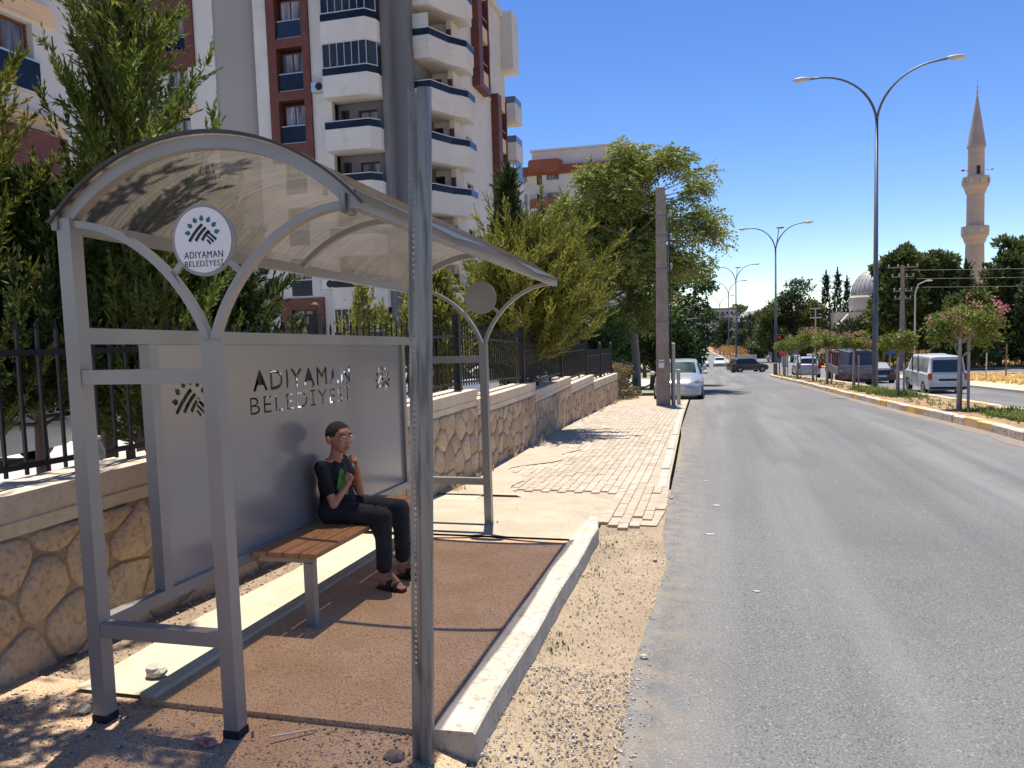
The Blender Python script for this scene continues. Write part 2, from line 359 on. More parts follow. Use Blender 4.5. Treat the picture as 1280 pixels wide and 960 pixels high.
# ------------------------------------------------------------------ loose stones
def pebbles(name, n, xr, yr, zf, smin, smax, m, dens=None, label=None):
    xs = rng.uniform(*xr, n); ys_ = rng.uniform(*yr, n)
    if dens is not None:
        k = np.array([dens(a, b) > rng.random() for a, b in zip(xs, ys_)]); xs, ys_ = xs[k], ys_[k]; n = len(xs)
    s = smin*(smax/smin)**(rng.random(n)**2.2); zs = np.array([zf(a, b) for a, b in zip(xs, ys_)])
    base = np.array([(1, 0, 0), (0, 1, 0), (-1, 0, 0), (0, -1, 0), (0, 0, .7), (0, 0, -.7)], float)
    F = [(0, 1, 4), (1, 2, 4), (2, 3, 4), (3, 0, 4), (1, 0, 5), (2, 1, 5), (3, 2, 5), (0, 3, 5)]
    V = base[None]*rng.uniform(.6, 1.2, (n, 6, 3))*s[:, None, None]
    a = rng.uniform(0, 6.28, n); c, d = np.cos(a), np.sin(a)
    X = V[:, :, 0]*c[:, None]-V[:, :, 1]*d[:, None]; Y = V[:, :, 0]*d[:, None]+V[:, :, 1]*c[:, None]
    V = np.stack([X+xs[:, None], Y+ys_[:, None], V[:, :, 2]+zs[:, None]+s[:, None]*.25], 2)
    me = bpy.data.meshes.new(name); vv = V.reshape(-1, 3); nf = n*8
    me.vertices.add(n*6); me.vertices.foreach_set('co', vv.astype(np.float32).ravel())
    idx = (np.array(F)[None]+(np.arange(n)*6)[:, None, None]).reshape(-1)
    me.loops.add(nf*3); me.loops.foreach_set('vertex_index', idx.astype(np.int32))
    me.polygons.add(nf); me.polygons.foreach_set('loop_start', np.arange(0, nf*3, 3, dtype=np.int32)); me.polygons.foreach_set('loop_total', np.full(nf, 3, dtype=np.int32))
    me.materials.append(m); me.update(calc_edges=True)
    return kind(inst(me, name, None), 'stuff', label)
vz = lambda x, y: T(0, y)
pebbles('gravel', 34000, (-.97, -.28), (2.1, 9.0), vz, .002, .010, M_peb, lambda x, y: (1.0 if y < 3.9 else .22) * (.45+.55*(sin(x*9+y*3)*sin(y*2.3+x*4) > -.1)) * (1 if x < -.36 else .25))
pebbles('gravel', 11000, (-3.45, -.98), (1.7, 2.95), soil_z, .0025, .011, M_peb, lambda x, y: .9 if x < -2.6 else (.4 if x < -1.6 else .8))
pebbles('gravel', 5000, (-2.5, -1.15), (2.95, 6.1), lambda x, y: -G*y-.004, .0015, .004, mat('brown_grit', (.3, .2, .13), (.42, .3, .2), 40, rough=.95, island=.5), label='fine brown grit scattered on the shelter slab')
pebbles('gravel', 4500, (-3.5, -2.7), (2.6, 9.4), lambda x, y: -G*y-.04-.07*ss(6, 9.5, y), .003, .014, M_peb, lambda x, y: .9 if x < -3.0 else .15)
pebbles('gravel', 1500, (-.4, 1.2), (2.6, 9), vz, .002, .007, M_peb, lambda x, y: max(0, .8-1.2*(x+.4)))
pebbles('gravel', 1800, (-3.1, -.6), (6.5, 22), lambda x, y: T(x, y)+.034 if y > 8.6 else apz(x, y), .002, .008, M_peb)
def rock(name, label, c, s, m, seed=0):
    b = MB(); b.ell((0, 0, 0), (s, s*.8, s*.62), 9, 6); r = random.Random(seed)
    b.v = [(x*(1+r.uniform(-.2, .2))+c[0], y*(1+r.uniform(-.2, .2))+c[1], z*(1+r.uniform(-.2, .2))+c[2]) for x, y, z in b.v]
    return tag(b.build(name, m), label, 'stone')
M_rock = mat('grey_rock', (.42, .36, .28), (.58, .50, .40), 20, rough=.9, bump=.6)
rock('stone', 'pale fist-sized stone on the sunlit strip behind the near shelter posts', (-2.72, 3.18, -.09), .058, M_rock, 3)
rock('stone', 'small tan stone lying left of the foot of the shelter corner post', (-2.80, 2.80, -.105), .035, M_rock, 4)
rock('stone', 'dark grey stone at the left foot of the galvanised perforated post', (-1.24, 2.74, -.12), .042, mat('dark_rock', (.17, .13, .11), (.28, .22, .18), 20, rough=.9), 5)
rock('stone', 'dark stone in the gravel in front of the kerb end', (-.93, 2.68, -.19), .036, _m['dark_rock'], 6)
for i, (x, y) in enumerate([(-.43, 6.05), (-.42, 8.6), (-.36, 4.1)]):
    rock('stone', ['pebble on the road edge level with the far end of the kerb', 'pale pebble where the paving blocks end at the road', 'small stone on the asphalt edge beside the orange dirt patch'][i], (x, y, T(x, y)+.01), .022, M_rock, 8+i)
b = MB(); b.prism([(-.055, 0), (.02, -.022), (.06, .004), (.02, .03), (-.04, .026)], lambda a, c, d: (-2.06+a, 2.66+c*1.2, -.118+d+.1*abs(a)), 0, .012)
tag(b.build('plastic_shard', mat('red_plastic', (.42, .03, .03), (.6, .45, .42), 30, rough=.5)), 'red and white plastic shard at the foot of the shelter Y post', 'litter')
b = MB(); b.bar((-1.80, 2.74, -.10), (-1.66, 2.86, -.115), .009, .006)
tag(b.build('wood_splinter', mat('bleached_wood', (.62, .5, .36), rough=.8)), 'thin bleached wood splinter on the brown soil', 'litter')
b = MB(); b.bar((-.70, 2.72, T(0, 2.72)+.01), (-.55, 2.66, T(0, 2.66)+.012), .007, .005)
tag(b.build('dry_stick', _m['bleached_wood']), 'pale dry stick lying in the roadside gravel', 'litter')
for i, (x, y, s) in enumerate([(.06, 8.3, .05), (.0, 7.0, .055), (-.05, 9.8, .035), (.3, 5.4, .03)]):
    b = MB(); n = 9; b.prism([(s*cos(6.28*k/n)*random.uniform(.6, 1.2), s*.6*sin(6.28*k/n)*random.uniform(.6, 1.2)) for k in range(n)], lambda a, c, d: (x+a, y+c, T(x, y+c)+d), .001, .006)
    tag(b.build('mortar_splash', mat('mortar_splash', (.48, .46, .40), (.38, .37, .34), 20, rough=.9)), ['white splash of mortar on the asphalt, farther of the pair', 'large pale mortar splash on the asphalt level with the pavement end', 'white scrap near the road edge beside the paving blocks', 'nearest small mortar spot on the asphalt lane'][i], 'splash')
# ------------------------------------------------------------------ stone wall
def wX(y): return float(np.interp(y, [-2, 0, 4, 10, 28], [-3.62, -3.55, -3.42, -3.02, -3.2]))
SEG = [(-1.5, 6.2, .81, .81), (6.2, 9.82, .74, .74), (9.82, 13.5, .60, .53), (13.5, 17.4, .38, .35), (17.4, 21.3, .17, .11), (21.3, 27.6, -.09, -.28)]
def captop(y):
    for a, b_, t0, t1 in SEG:
        if y < b_: return t0+(t1-t0)*(y-a)/(b_-a)
    return -.28
wall = thing('stone_wall', 'long low wall of irregular tan stones stepping down along the pavement', 'wall', (-3.3, 6, T(0, 6)))
def wallrun(mb, y0, y1, d0, d1, zb, zt, step=1.0):
    """a run following the wall line: front offset d1, back offset d0"""
    n = max(1, int((y1-y0)/step)); ys = [y0+(y1-y0)*i/n for i in range(n+1)]; v = []
    for y in ys: v += [(wX(y)+d0, y, zb(y)), (wX(y)+d1, y, zb(y)), (wX(y)+d1, y, zt(y)), (wX(y)+d0, y, zt(y))]
    f = [(3, 2, 1, 0), (4*n, 4*n+1, 4*n+2, 4*n+3)]
    for i in range(n):
        a = 4*i
        for k in range(4): f.append((a+k, a+(k+1) % 4, a+4+(k+1) % 4, a+4+k))
    mb.add(v, f)
for a, b_, t0, t1 in SEG:
    tp = lambda y: t0+(t1-t0)*(y-a)/(b_-a)
    mb = MB(); wallrun(mb, a+.003, b_-.003, -.34, -.010, lambda y: T(0, y)-.2, lambda y: tp(y)-.10); mb.build('wall_core', M_mortar, wall)
    mb = MB(); wallrun(mb, a, b_, -.36, .020, lambda y: tp(y)-.10, tp); mb.build('cap_stone', M_cap, wall)
    mb = MB(); wallrun(mb, a+.002, b_-.002, -.027, .008, lambda y: tp(y)-.22, lambda y: tp(y)-.102); mb.build('cap_band', M_cap, wall)
    mb = MB(); wallrun(mb, a+.002, b_-.002, -.027, .016, lambda y: tp(y)-.165, lambda y: tp(y)-.145); mb.build('cap_moulding', M_cap, wall)
# stones: relaxed Voronoi cells on the wall face
seeds = []; y = 1.0; R = random.Random(5)
tries = 0
while tries < 9000 and len(seeds) < 292:
    tries += 1; y = R.uniform(1.0, 27.6); zb, zt = T(0, y), captop(y)-.22; z = R.uniform(zb-.05, zt)
    dmin = .285 if y < 6.3 else (.25 if y < 14 else .30)
    if all((y-a)**2+(z-c)**2 > dmin*dmin*.8 for a, c in seeds): seeds.append((y, z))
def cell(i, pts):
    y, z = pts[i]; poly = [(y-.5, z-.5), (y+.5, z-.5), (y+.5, z+.5), (y-.5, z+.5)]
    cl = [(p[0]-y, p[1]-z, ((p[0]**2+p[1]**2)-(y*y+z*z))/2) for j, p in enumerate(pts) if j != i and abs(p[0]-y) < 1.1]
    sg = next(s for s in SEG if y <= s[1]+.001 or s is SEG[-1])
    zt = captop(y)-.225; zb = T(0, y)-.02
    cl += [(0, 1, zt), (0, -1, -zb), (1, 0, sg[1]-.01), (-1, 0, -(sg[0]+.01))]
    for a, b_, c in cl:
        out = []
        for k in range(len(poly)):
            p, q = poly[k], poly[(k+1) % len(poly)]; dp = a*p[0]+b_*p[1]-c; dq = a*q[0]+b_*q[1]-c
            if dp <= 0: out.append(p)
            if dp*dq < 0: t = dp/(dp-dq); out.append((p[0]+(q[0]-p[0])*t, p[1]+(q[1]-p[1])*t))
        poly = out
        if len(poly) < 3: return None
    return poly
for i in range(len(seeds)):
    poly = cell(i, seeds)
    if not poly: continue
    cy = sum(p[0] for p in poly)/len(poly); cz = sum(p[1] for p in poly)/len(poly)
    if max(p[0] for p in poly)-min(p[0] for p in poly) < .06: continue
    pp = []
    for k in range(len(poly)):                # corner cutting keeps the stones rounded
        p, q = poly[k], poly[(k+1) % len(poly)]
        pp += [(p[0]*.78+q[0]*.22, p[1]*.78+q[1]*.22), (p[0]*.22+q[0]*.78, p[1]*.22+q[1]*.78)]
    size = max(.06, sum(math.hypot(p[0]-cy, p[1]-cz) for p in pp)/len(pp)); g = .009
    s0 = 1-g/size; pp = [(cy+(p[0]-cy)*s0+R.uniform(-.004, .004), cz+(p[1]-cz)*s0+R.uniform(-.004, .004)) for p in pp]
    mb = MB(); n = len(pp); v = []; prd = R.uniform(.0, .009); ax, az = R.uniform(-.05, .05), R.uniform(-.05, .05)
    for sc, d in ((1, -.03), (.975, -.002), (.92, .006), (.5, .009)):
        v += [(wX(cy+(p[0]-cy)*sc)+d+prd+((p[0]-cy)*ax+(p[1]-cz)*az+R.uniform(-.004, .004) if d > 0 else 0), cy+(p[0]-cy)*sc, cz+(p[1]-cz)*sc) for p in pp]
    v.append((wX(cy)+.013+prd, cy, cz)); f = []
    for r in range(3):
        for k in range(n): m = (k+1) % n; f.append((r*n+k, r*n+m, r*n+n+m, r*n+n+k))
    for k in range(n): f.append((3*n+k, 3*n+(k+1) % n, 4*n))
    mb.add(v, f); mb.build('stone', M_stone, wall, smooth=True)
# ------------------------------------------------------------------ fence on the wall
fence = thing('iron_fence', 'black iron picket fence with spear tops standing on the stone wall', 'fence', (-3.5, 6, .6))
fX = lambda y: wX(y)-.20
pk = MB(); pk.box(-.008, .008, -.008, .008, 0, .80); pk.add([(-.015, 0, .80), (0, -.015, .80), (.015, 0, .80), (0, .015, .80), (0, 0, .87), (0, 0, .785)], [(0, 1, 4), (1, 2, 4), (2, 3, 4), (3, 0, 4), (1, 0, 5), (2, 1, 5), (3, 2, 5), (0, 3, 5)])
pkm = pk.mesh('picket', M_iron)
pst = MB(); pst.box(-.045, .045, -.045, .045, -.12, .98); pst.box(-.055, .055, -.055, .055, .98, 1.0); pstm = pst.mesh('fence_post', M_iron)
bl = MB(); bl.lathe([(.018, 0), (.02, .03)], 8); bl.ell((0, 0, .065), (.042, .042, .042), 12, 8)
M_rust = mat('rusty_cap', (.16, .09, .06), (.10, .06, .045), 30, rough=.7); blm = bl.mesh('finial', M_rust)
gaps = [-1.4, 3.0, 6.35, 9.7, 13.4, 17.3, 21.3, 24.4, 27.4]
for a, b_ in zip(gaps[:-1], gaps[1:]):
    mid = (a+b_)/2; c0, c1 = captop(a+.1), captop(b_-.05)
    zt = lambda y: c0+(c1-c0)*(y-a)/(b_-a)
    for h, w in ((.10, .03), (.72, .034)):
        mb = MB(); mb.bar((fX(a)+.0, a, zt(a)+h), (fX(b_), b_, zt(b_)+h), .03, w); mb.build('rail', M_iron, fence)
    n = int((b_-a)/.122)
    for k in range(1, n):
        y = a+(b_-a)*k/n; xa = fX(a)+(fX(b_)-fX(a))*k/n; o = inst(pkm, 'picket', fence, (xa+3.5, y-6, zt(y)+.05-.6))
    for y in (a+(b_-a)*.33, a+(b_-a)*.67):
        xa = fX(a)+(fX(b_)-fX(a))*(y-a)/(b_-a); mb = MB(); mb.box(xa-.02, xa+.02, y-.02, y+.02, zt(y)-.01, zt(y)+.1); mb.build('rail_foot', M_iron, fence)
for y in gaps:
    p = inst(pstm, 'fence_post', fence, (fX(y)+3.5, y-6, captop(y-.05)-.6)); inst(blm, 'finial', p, (0, 0, 1.0))
# bottle on the wall
gl = glass('clear_plastic', (.75, .8, .82), .78, .08)
bt = MB(); bt.lathe([(.030, 0), (.034, .01), (.034, .06), (.031, .075), (.034, .09), (.033, .12), (.02, .155), (.013, .17), (.013, .185)], 14, cap=True)
bo = thing('plastic_bottle', 'clear empty plastic bottle standing on the wall cap left of the shelter panel', 'bottle', (-3.50, 3.75, .811))
bt.build('bottle_body', gl, bo, smooth=True, local=True)
cp = MB(); cp.lathe([(.015, .183), (.015, .2), (.012, .203)], 12); cp.build('cap', mat('white_plastic', (.75, .75, .75), rough=.4), bo, local=True)
# ------------------------------------------------------------------ parking lot behind the wall
kind(strip('parking_lot', -60, lambda y: wX(y)-.33, -12, 60, -.05, M_lot))
# ------------------------------------------------------------------ median
mL = lambda y: float(np.interp(y, [0, 14, 17, 24, 43, 58, 61, 62.6], [5.3, 5.04, 4.96, 4.80, 4.70, 4.35, 4.42, 5.0]))
mR = lambda y: float(np.interp(y, [0, 14, 30, 45, 58, 61, 62.6], [7.25, 7.1, 7.0, 6.6, 5.8, 5.5, 5.1]))
med = bpy.data.objects.new('median', None); COL.objects.link(med); kind(med); med.location = (6, 20, T(5, 20))
sm = strip('median_soil', lambda y: mL(y)+.1, lambda y: min(mR(y)-.1, 6.79), 0, 62.5, .13, M_medsoil, zf=lambda x, y: T(5, y), step=1.0, xn=3)
sm2 = MB(); ys2 = [0, 5, 10, 15, 20, 25, 30, 36, 42, 44]
sm2.add([(x, y, T(5, y)+.128) for y in ys2 for x in (6.7, mR(y)-.1)], [(2*i, 2*i+1, 2*i+3, 2*i+2) for i in range(len(ys2)-1)])
kind(sm); kind(sm2.build('median_soil', M_medsoil))
ks = MB(); ks.cbox(-.09, .09, -.335, .335, -.25, .17, .02); kw = ks.mesh('kerb_stone', M_kerbw); ky = ks.mesh('kerb_stone', M_kerby); kc = ks.mesh('kerb_stone', M_conc)
for f_, sgn in ((mL, 1), (mR, -1)):
    y = 1.0; i = 0
    while y < 62.4:
        y2 = y+.7; x, x2 = f_(y), f_(y2); L = math.hypot(x2-x, .7); st = .7*.7/L
        q = (i*7919) % 11; me = ky if (q in (0, 1, 5, 6) and y < 34) or (sgn < 0 and q < 4) else (kc if q == 8 else kw)
        zc = T(5, y+.35)
        inst(me, 'kerb_stone', med, ((x+x2)/2+sgn*.09-6, y+.35-20, zc-T(5, 20)+random.gauss(0, .008)), (math.atan((T(5, y+.7)-T(5, y))/.7), random.gauss(0, .03), -math.atan2(x2-x, .7)+random.gauss(0, .015)))
        y += st; i += 1
gut = strip('road_gutter', lambda y: mL(y)-.32+.05*sin(y*3), lambda y: mL(y)+.02, 1, 62, .004, mat('dusty_gutter', (.27, .21, .16), (.2, .175, .15), 3, rough=1), step=.7); kind(gut)
def tufts(name, n, xy, zf, h, w, m, label=None, spread=.5, blades=7):
    """grass tufts: n tufts of bent blades (two quads each)"""
    P = np.array([xy() for _ in range(n)]); z = np.array([zf(a, b) for a, b in P]); V = []
    for (a, b_), zz in zip(P, z):
        for _ in range(blades):
            t = random.uniform(0, 6.28); hh = h*random.uniform(.5, 1.2); d = Vector((cos(t), sin(t), 0)); s = Vector((-sin(t), cos(t), 0))*w*random.uniform(.6, 1.3)
            p = Vector((a+random.gauss(0, w*3), b_+random.gauss(0, w*3), zz)); q = p+d*hh*spread*.35+Vector((0, 0, hh*.6)); r = p+d*hh*spread+Vector((0, 0, hh))
            V += [p-s, p+s, q+s*.7, q-s*.7, q-s*.7, q+s*.7, r+s*.1, r-s*.1]
    me = np_mesh(name, np.array([tuple(v) for v in V]), 4, m); return kind(inst(me, name, None), 'stuff', label)
def medxy(y0, y1, lo=.15, hi=.85):
    def f():
        y = random.uniform(y0, y1); a, b_ = mL(y)+.25, mR(y)-.25; return (a+(b_-a)*random.uniform(lo, hi), y)
    return f
tufts('grass', 500, medxy(12, 62), lambda x, y: T(5, y)+.12, .10, .008, M_grass, 'short weeds and grass growing in the median soil', blades=6)
tufts('grass', 160, medxy(26, 33), lambda x, y: T(5, y)+.12, .22, .012, M_grass, 'tall green grass patch round the median lamp post', blades=9)
tufts('grass', 180, medxy(15, 20, .3, 1), lambda x, y: T(5, y)+.12, .13, .014, M_grass, 'green weeds on the near end of the median', blades=8)
# far side: pavement, dry field, cross street
kind(strip('pavement_far', 14.14, 16.5, -10, 75, .10, M_pale))
k3 = MB()
def runbox(mb, x0f, x1f, ys, zb, zt):
    v = []
    for y in ys: v += [(x0f(y), y, T(x0f(y), y)+zb), (x1f(y), y, T(x0f(y), y)+zb), (x1f(y), y, T(x0f(y), y)+zt), (x0f(y), y, T(x0f(y), y)+zt)]
    f = [(3, 2, 1, 0)] + [tuple(4*(len(ys)-1)+k for k in range(4))]
    for i in range(len(ys)-1):
        for k in range(4): f.append((4*i+k, 4*i+(k+1) % 4, 4*i+4+(k+1) % 4, 4*i+4+k))
    mb.add(v, f)
runbox(k3, lambda y: 14.0, lambda y: 14.14, [-10, 10, 20, 30, 36, 42, 50, 57, 65, 75], -.2, .12); kind(k3.build('kerb', M_conc))
kind(strip('dry_field', 16.5, 300, -10, 73, .03, M_dryfield))
kind(strip('cross_street', 14.3, 300, 73, 90, .02, M_asph2))
k4 = MB(); k4.box(14.5, 300, 73, 73.3, T(20, 73)-.3, T(20, 73)+.17); k4.box(14.5, 300, 90, 93, T(20, 90)-.3, T(20, 90)+.17); kind(k4.build('kerb', M_pale))
kind(strip('dry_field', 14.3, 300, 93, 150, .05, M_dryfield))
tufts('dry_grass', 3800, lambda: (random.uniform(16.8, 60), random.uniform(36, 72.5)), lambda x, y: T(x, y)+.02, .32, .03, M_strawg, 'dry yellow grass covering the open field', blades=6)
tufts('dry_grass', 900, lambda: (random.uniform(16.8, 70), random.uniform(94, 110)), lambda x, y: T(x, y)+.04, .5, .06, M_strawg, 'dry yellow grass beyond the cross street', blades=6)
# second median, far along the road
m2L = lambda y: float(np.interp(y, [118, 130, 200, 300, 400], [3.4, 3.3, 3.0, .3, -4]))
k5 = MB(); runbox(k5, m2L, lambda y: m2L(y)+.3, [118, 130, 150, 170, 200, 250, 300, 400], -.2, .2); kind(k5.build('kerb', M_kerby))
k6 = MB(); runbox(k6, lambda y: m2L(y)+.3, lambda y: m2L(y)+3.0, [118, 130, 150, 170, 200, 250, 300, 400], -.2, .16); kind(k6.build('median', M_medsoil))

tufts('weeds', 34, lambda: (random.choice((-.90, -.86, -.8))+random.gauss(0, .03), random.choice((4.3, 4.9, 5.6, 6.4))+random.gauss(0, .12)), lambda x, y: T(x, y), .028, .004, M_grass, 'sparse low weeds along the foot of the kerb', blades=4)
tufts('weeds', 40, lambda: (wX(9)+random.uniform(.03, .2), random.uniform(8.5, 27)), lambda x, y: T(x, y)+.03, .12, .006, M_strawg, 'thin dry weeds along the foot of the stone wall', blades=7)
# ------------------------------------------------------------------ bus shelter
M_steel = mat('grey_painted_steel', (.275, .255, .235), (.315, .295, .27), 3, rough=.38, metal=.25, spec=.5, bump=.05, bsc=30)
M_steeld = mat('grey_sign_back', (.26, .25, .24), (.30, .29, .28), 3, rough=.5, metal=.2)
M_panel = mat('panel_paint', (.30, .285, .285), (.32, .305, .305), .9, rough=.22, metal=.30, spec=.6)
M_foot = mat('black_rubber', (.015, .015, .015), rough=.8)
M_galv = mat('galvanised_steel', (.20, .20, .19), (.30, .30, .285), 9, (.13, .135, .13), 26, (.5, .64), rough=.5, metal=.45, stretch=(1, 1, .12), bump=.1)
BX, YX, FX = -2.655, -1.985, -1.33          # back post, Y post, front beam
Y0, Y1 = 2.77, 6.70
shl = thing('bus_shelter', 'grey steel bus shelter with curved smoked roof and cut-out lettered back panel', 'bus shelter', (-2.0, 2.77, -G*2.77))
def S(mb, name, m, parent=shl, **k): return mb.shear().build(name, m, parent, **k)
s = .034
arcC = lambda a, R_, cx, cz: (cx+R_*cos(a), cz+R_*sin(a))
# roof arc through (BX,2.19),(apex 2.52),(FX,2.20)
chord = FX-BX; sag = .272; RR = (chord**2/4+sag**2)/(2*sag); ccx = (BX+FX)/2; ccz = 2.19+sag-RR
a0 = atan2(2.19-ccz, BX-ccx); a1 = atan2(2.19-ccz, FX-ccx)
def roofpt(t, dr=0): a = a0+(a1-a0)*t; return ccx+(RR+dr)*cos(a), ccz+(RR+dr)*sin(a)
for yi, Y in enumerate((Y0, Y1)):
    mb = MB(); mb.box(BX-s, BX+s, Y-s, Y+s, .0, 2.20); S(mb, 'back_post', M_steel)
    mb = MB(); mb.box(YX-s, YX+s, Y-s, Y+s, .0, 1.665); S(mb, 'y_post', M_steel)
    for x in (BX, YX):
        mb = MB(); mb.box(x-s-.004, x+s+.004, Y-s-.004, Y+s+.004, -.035, .004); S(mb, 'post_foot', M_foot)
        mb = MB(); mb.box(x-.03, x+.10, Y-.06, Y+.06, -.012 if Y > 4 else -.045, -.004 if Y > 4 else -.036); S(mb, 'base_plate', M_steel)
        for bx_ in (.08,):
            mb = MB(); mb.lathe([(.007, 0), (.007, .035)], 6, (x+bx_, Y, -.01 if Y > 4 else -.04)); S(mb, 'anchor_bolt', M_galv)
    for z, h in ((.395, .062), (1.52, .062)):
        mb = MB(); mb.box(BX+s+.001, YX-s-.001, Y-.03, Y+.03, z-h/2, z+h/2); S(mb, 'end_rail', M_steel)
    for sg, tipx in ((-1, BX+.01), (1, FX-.02)):       # Y arms: quarter ellipses
        x0 = YX+sg*.014; A = abs(tipx-x0); Bz = 2.175-1.66
        pts = [(x0+sg*A*(.75*(1-cos(t))+.25*sin(t)), Y, 1.66+Bz*sin(t)) for t in [pi/2*k/18 for k in range(19)]]
        mb = MB(); mb.path(pts, .04, .03, (0, 1, 0)); S(mb, 'curved_arm', M_steel, smooth=False)
    mb = MB(); mb.path([(roofpt(k/28)[0], Y, roofpt(k/28)[1]) for k in range(29)], .045, .05, (0, 1, 0)); S(mb, 'roof_arch', M_steel)
    # round sign
    R_ = .147; sgn = -1 if yi == 0 else 1
    mb = MB(); mb.lathe([(R_, 0), (R_, .012)], 48, (YX-.01, Y-.006, 2.075), axis='y')
    disc = S(mb, 'round_sign', M_steeld, label='round sign plate showing its plain grey back' if yi else 'white round sign with the sun and furrow emblem in a grey ring')
    for q in (-1, 1):
        p0 = (YX-.01+q*R_*.70, Y, 2.075-R_*.55)
        mb = MB(); mb.bar(p0, (YX-.01+q*.176, Y, 2.075-.150), .026, .010, upv=(0, 1, 0)); S(mb, 'sign_bracket', M_steel)
    if yi == 0:
        mb = MB(); mb.lathe([(R_*.90, 0), (R_*.90, .003)], 48, (YX-.01, Y-.0095, 2.075), axis='y')
        S(mb, 'sign_face', mat('white_sign', (.72, .70, .70), rough=.45), disc)
# middle rib, beams
mb = MB(); mb.path([(roofpt(k/28)[0], 4.72, roofpt(k/28)[1]-.004) for k in range(29)], .035, .035, (0, 1, 0)); S(mb, 'roof_rib', M_steel)
mb = MB(); mb.box(FX-.005, FX+.035, Y0-.03, Y1+.03, 2.155, 2.225); S(mb, 'front_beam', M_steel)
mb = MB(); mb.box(BX-.02, BX+.02, Y0+s+.002, Y1-s-.002, 2.14, 2.20); S(mb, 'back_beam', M_steel)
mb = MB(); mb.box(FX-.03, FX-.004, Y0-.05, Y0+.05, 2.14, 2.21); S(mb, 'beam_bracket', M_galv)
mb = MB(); mb.box(BX-.05, BX-.02, Y0-.045, Y0+.03, 2.15, 2.235); S(mb, 'beam_bracket', M_galv)
# polycarbonate sheet
M_poly = bpy.data.materials.new('smoked_polycarbonate'); M_poly.use_nodes = True
n_, l_ = M_poly.node_tree.nodes, M_poly.node_tree.links; pb_ = n_['Principled BSDF']
g_ = n_.new('ShaderNodeNewGeometry'); mp_ = n_.new('ShaderNodeMapping'); mp_.inputs['Scale'].default_value = (1.2, 300, 1.2); l_.new(g_.outputs['Position'], mp_.inputs[0])
nz = n_.new('ShaderNodeTexNoise'); nz.inputs['Scale'].default_value = 1; nz.inputs['Detail'].default_value = 1; l_.new(mp_.outputs[0], nz.inputs[0])
cr = n_.new('ShaderNodeValToRGB'); cr.color_ramp.elements[0].position = .35; cr.color_ramp.elements[1].position = .68
cr.color_ramp.elements[0].color = (.115, .10, .085, 1); cr.color_ramp.elements[1].color = (.225, .195, .165, 1); l_.new(nz.outputs[0], cr.inputs[0])
pb_.inputs['Roughness'].default_value = .14; pb_.inputs['Specular IOR Level'].default_value = .7; l_.new(cr.outputs[0], pb_.inputs['Base Color'])
tl_ = n_.new('ShaderNodeBsdfTranslucent'); l_.new(cr.outputs[0], tl_.inputs[0])
tp_ = n_.new('ShaderNodeBsdfTransparent'); tp_.inputs[0].default_value = (.64, .55, .465, 1)
m1 = n_.new('ShaderNodeMixShader'); m1.inputs[0].default_value = .62; l_.new(pb_.outputs[0], m1.inputs[1]); l_.new(tl_.outputs[0], m1.inputs[2])
m2 = n_.new('ShaderNodeMixShader'); m2.inputs[0].default_value = .42; l_.new(m1.outputs[0], m2.inputs[1]); l_.new(tp_.outputs[0], m2.inputs[2])
l_.new(m2.outputs[0], n_['Material Output'].inputs[0])
mb = MB(); rows = []; nx = 40; ny = 44
for j in range(ny+1):
    y = Y0-.045+(Y1-Y0+.09)*j/ny
    for i in range(nx+1):
        t = -.03+1.07*i/nx; x, z = roofpt(t, .032+.004*sin(y*2.2+i*.1)*(1 if t > .85 else .2)+(.02*abs(sin(y*1.6)) if t > .93 else 0)*(t-.93)*12)
        rows.append((x, y, z))
mb.add(rows, [(j*(nx+1)+i, j*(nx+1)+i+1, (j+1)*(nx+1)+i+1, (j+1)*(nx+1)+i) for j in range(ny) for i in range(nx)])
S(mb, 'roof_sheet', M_poly, smooth=True)
mb = MB(); pts = [(roofpt(-.03+1.07*k/30, .034)[0], Y0-.045, roofpt(-.03+1.07*k/30, .034)[1]) for k in range(31)]
mb.path(pts, .02, .012, (0, 1, 0)); S(mb, 'roof_trim', mat('dark_trim', (.05, .045, .04), rough=.5))
# back panel frame
PY0, PY1 = 3.20, 6.36
mb = MB(); mb.box(BX-.03, BX+.03, Y0+s+.001, Y1-s-.001, 1.665, 1.735); S(mb, 'top_rail', M_steel)
mb = MB(); mb.box(BX-.03, BX+.03, Y0+s+.001, Y1-s-.001, .38, .44); S(mb, 'bottom_rail', M_steel)
for y in (PY0, PY1): mb = MB(); mb.box(BX-.03, BX+.031, y-.03, y+.03, .441, 1.664); S(mb, 'panel_post', M_steel)
mb = MB(); mb.path([(BX+.012, PY0+.02, 1.668), (BX+.012, PY1-.02, 1.668)], .012, .012, (1, 0, 0)); S(mb, 'glazing_bead', M_steel)
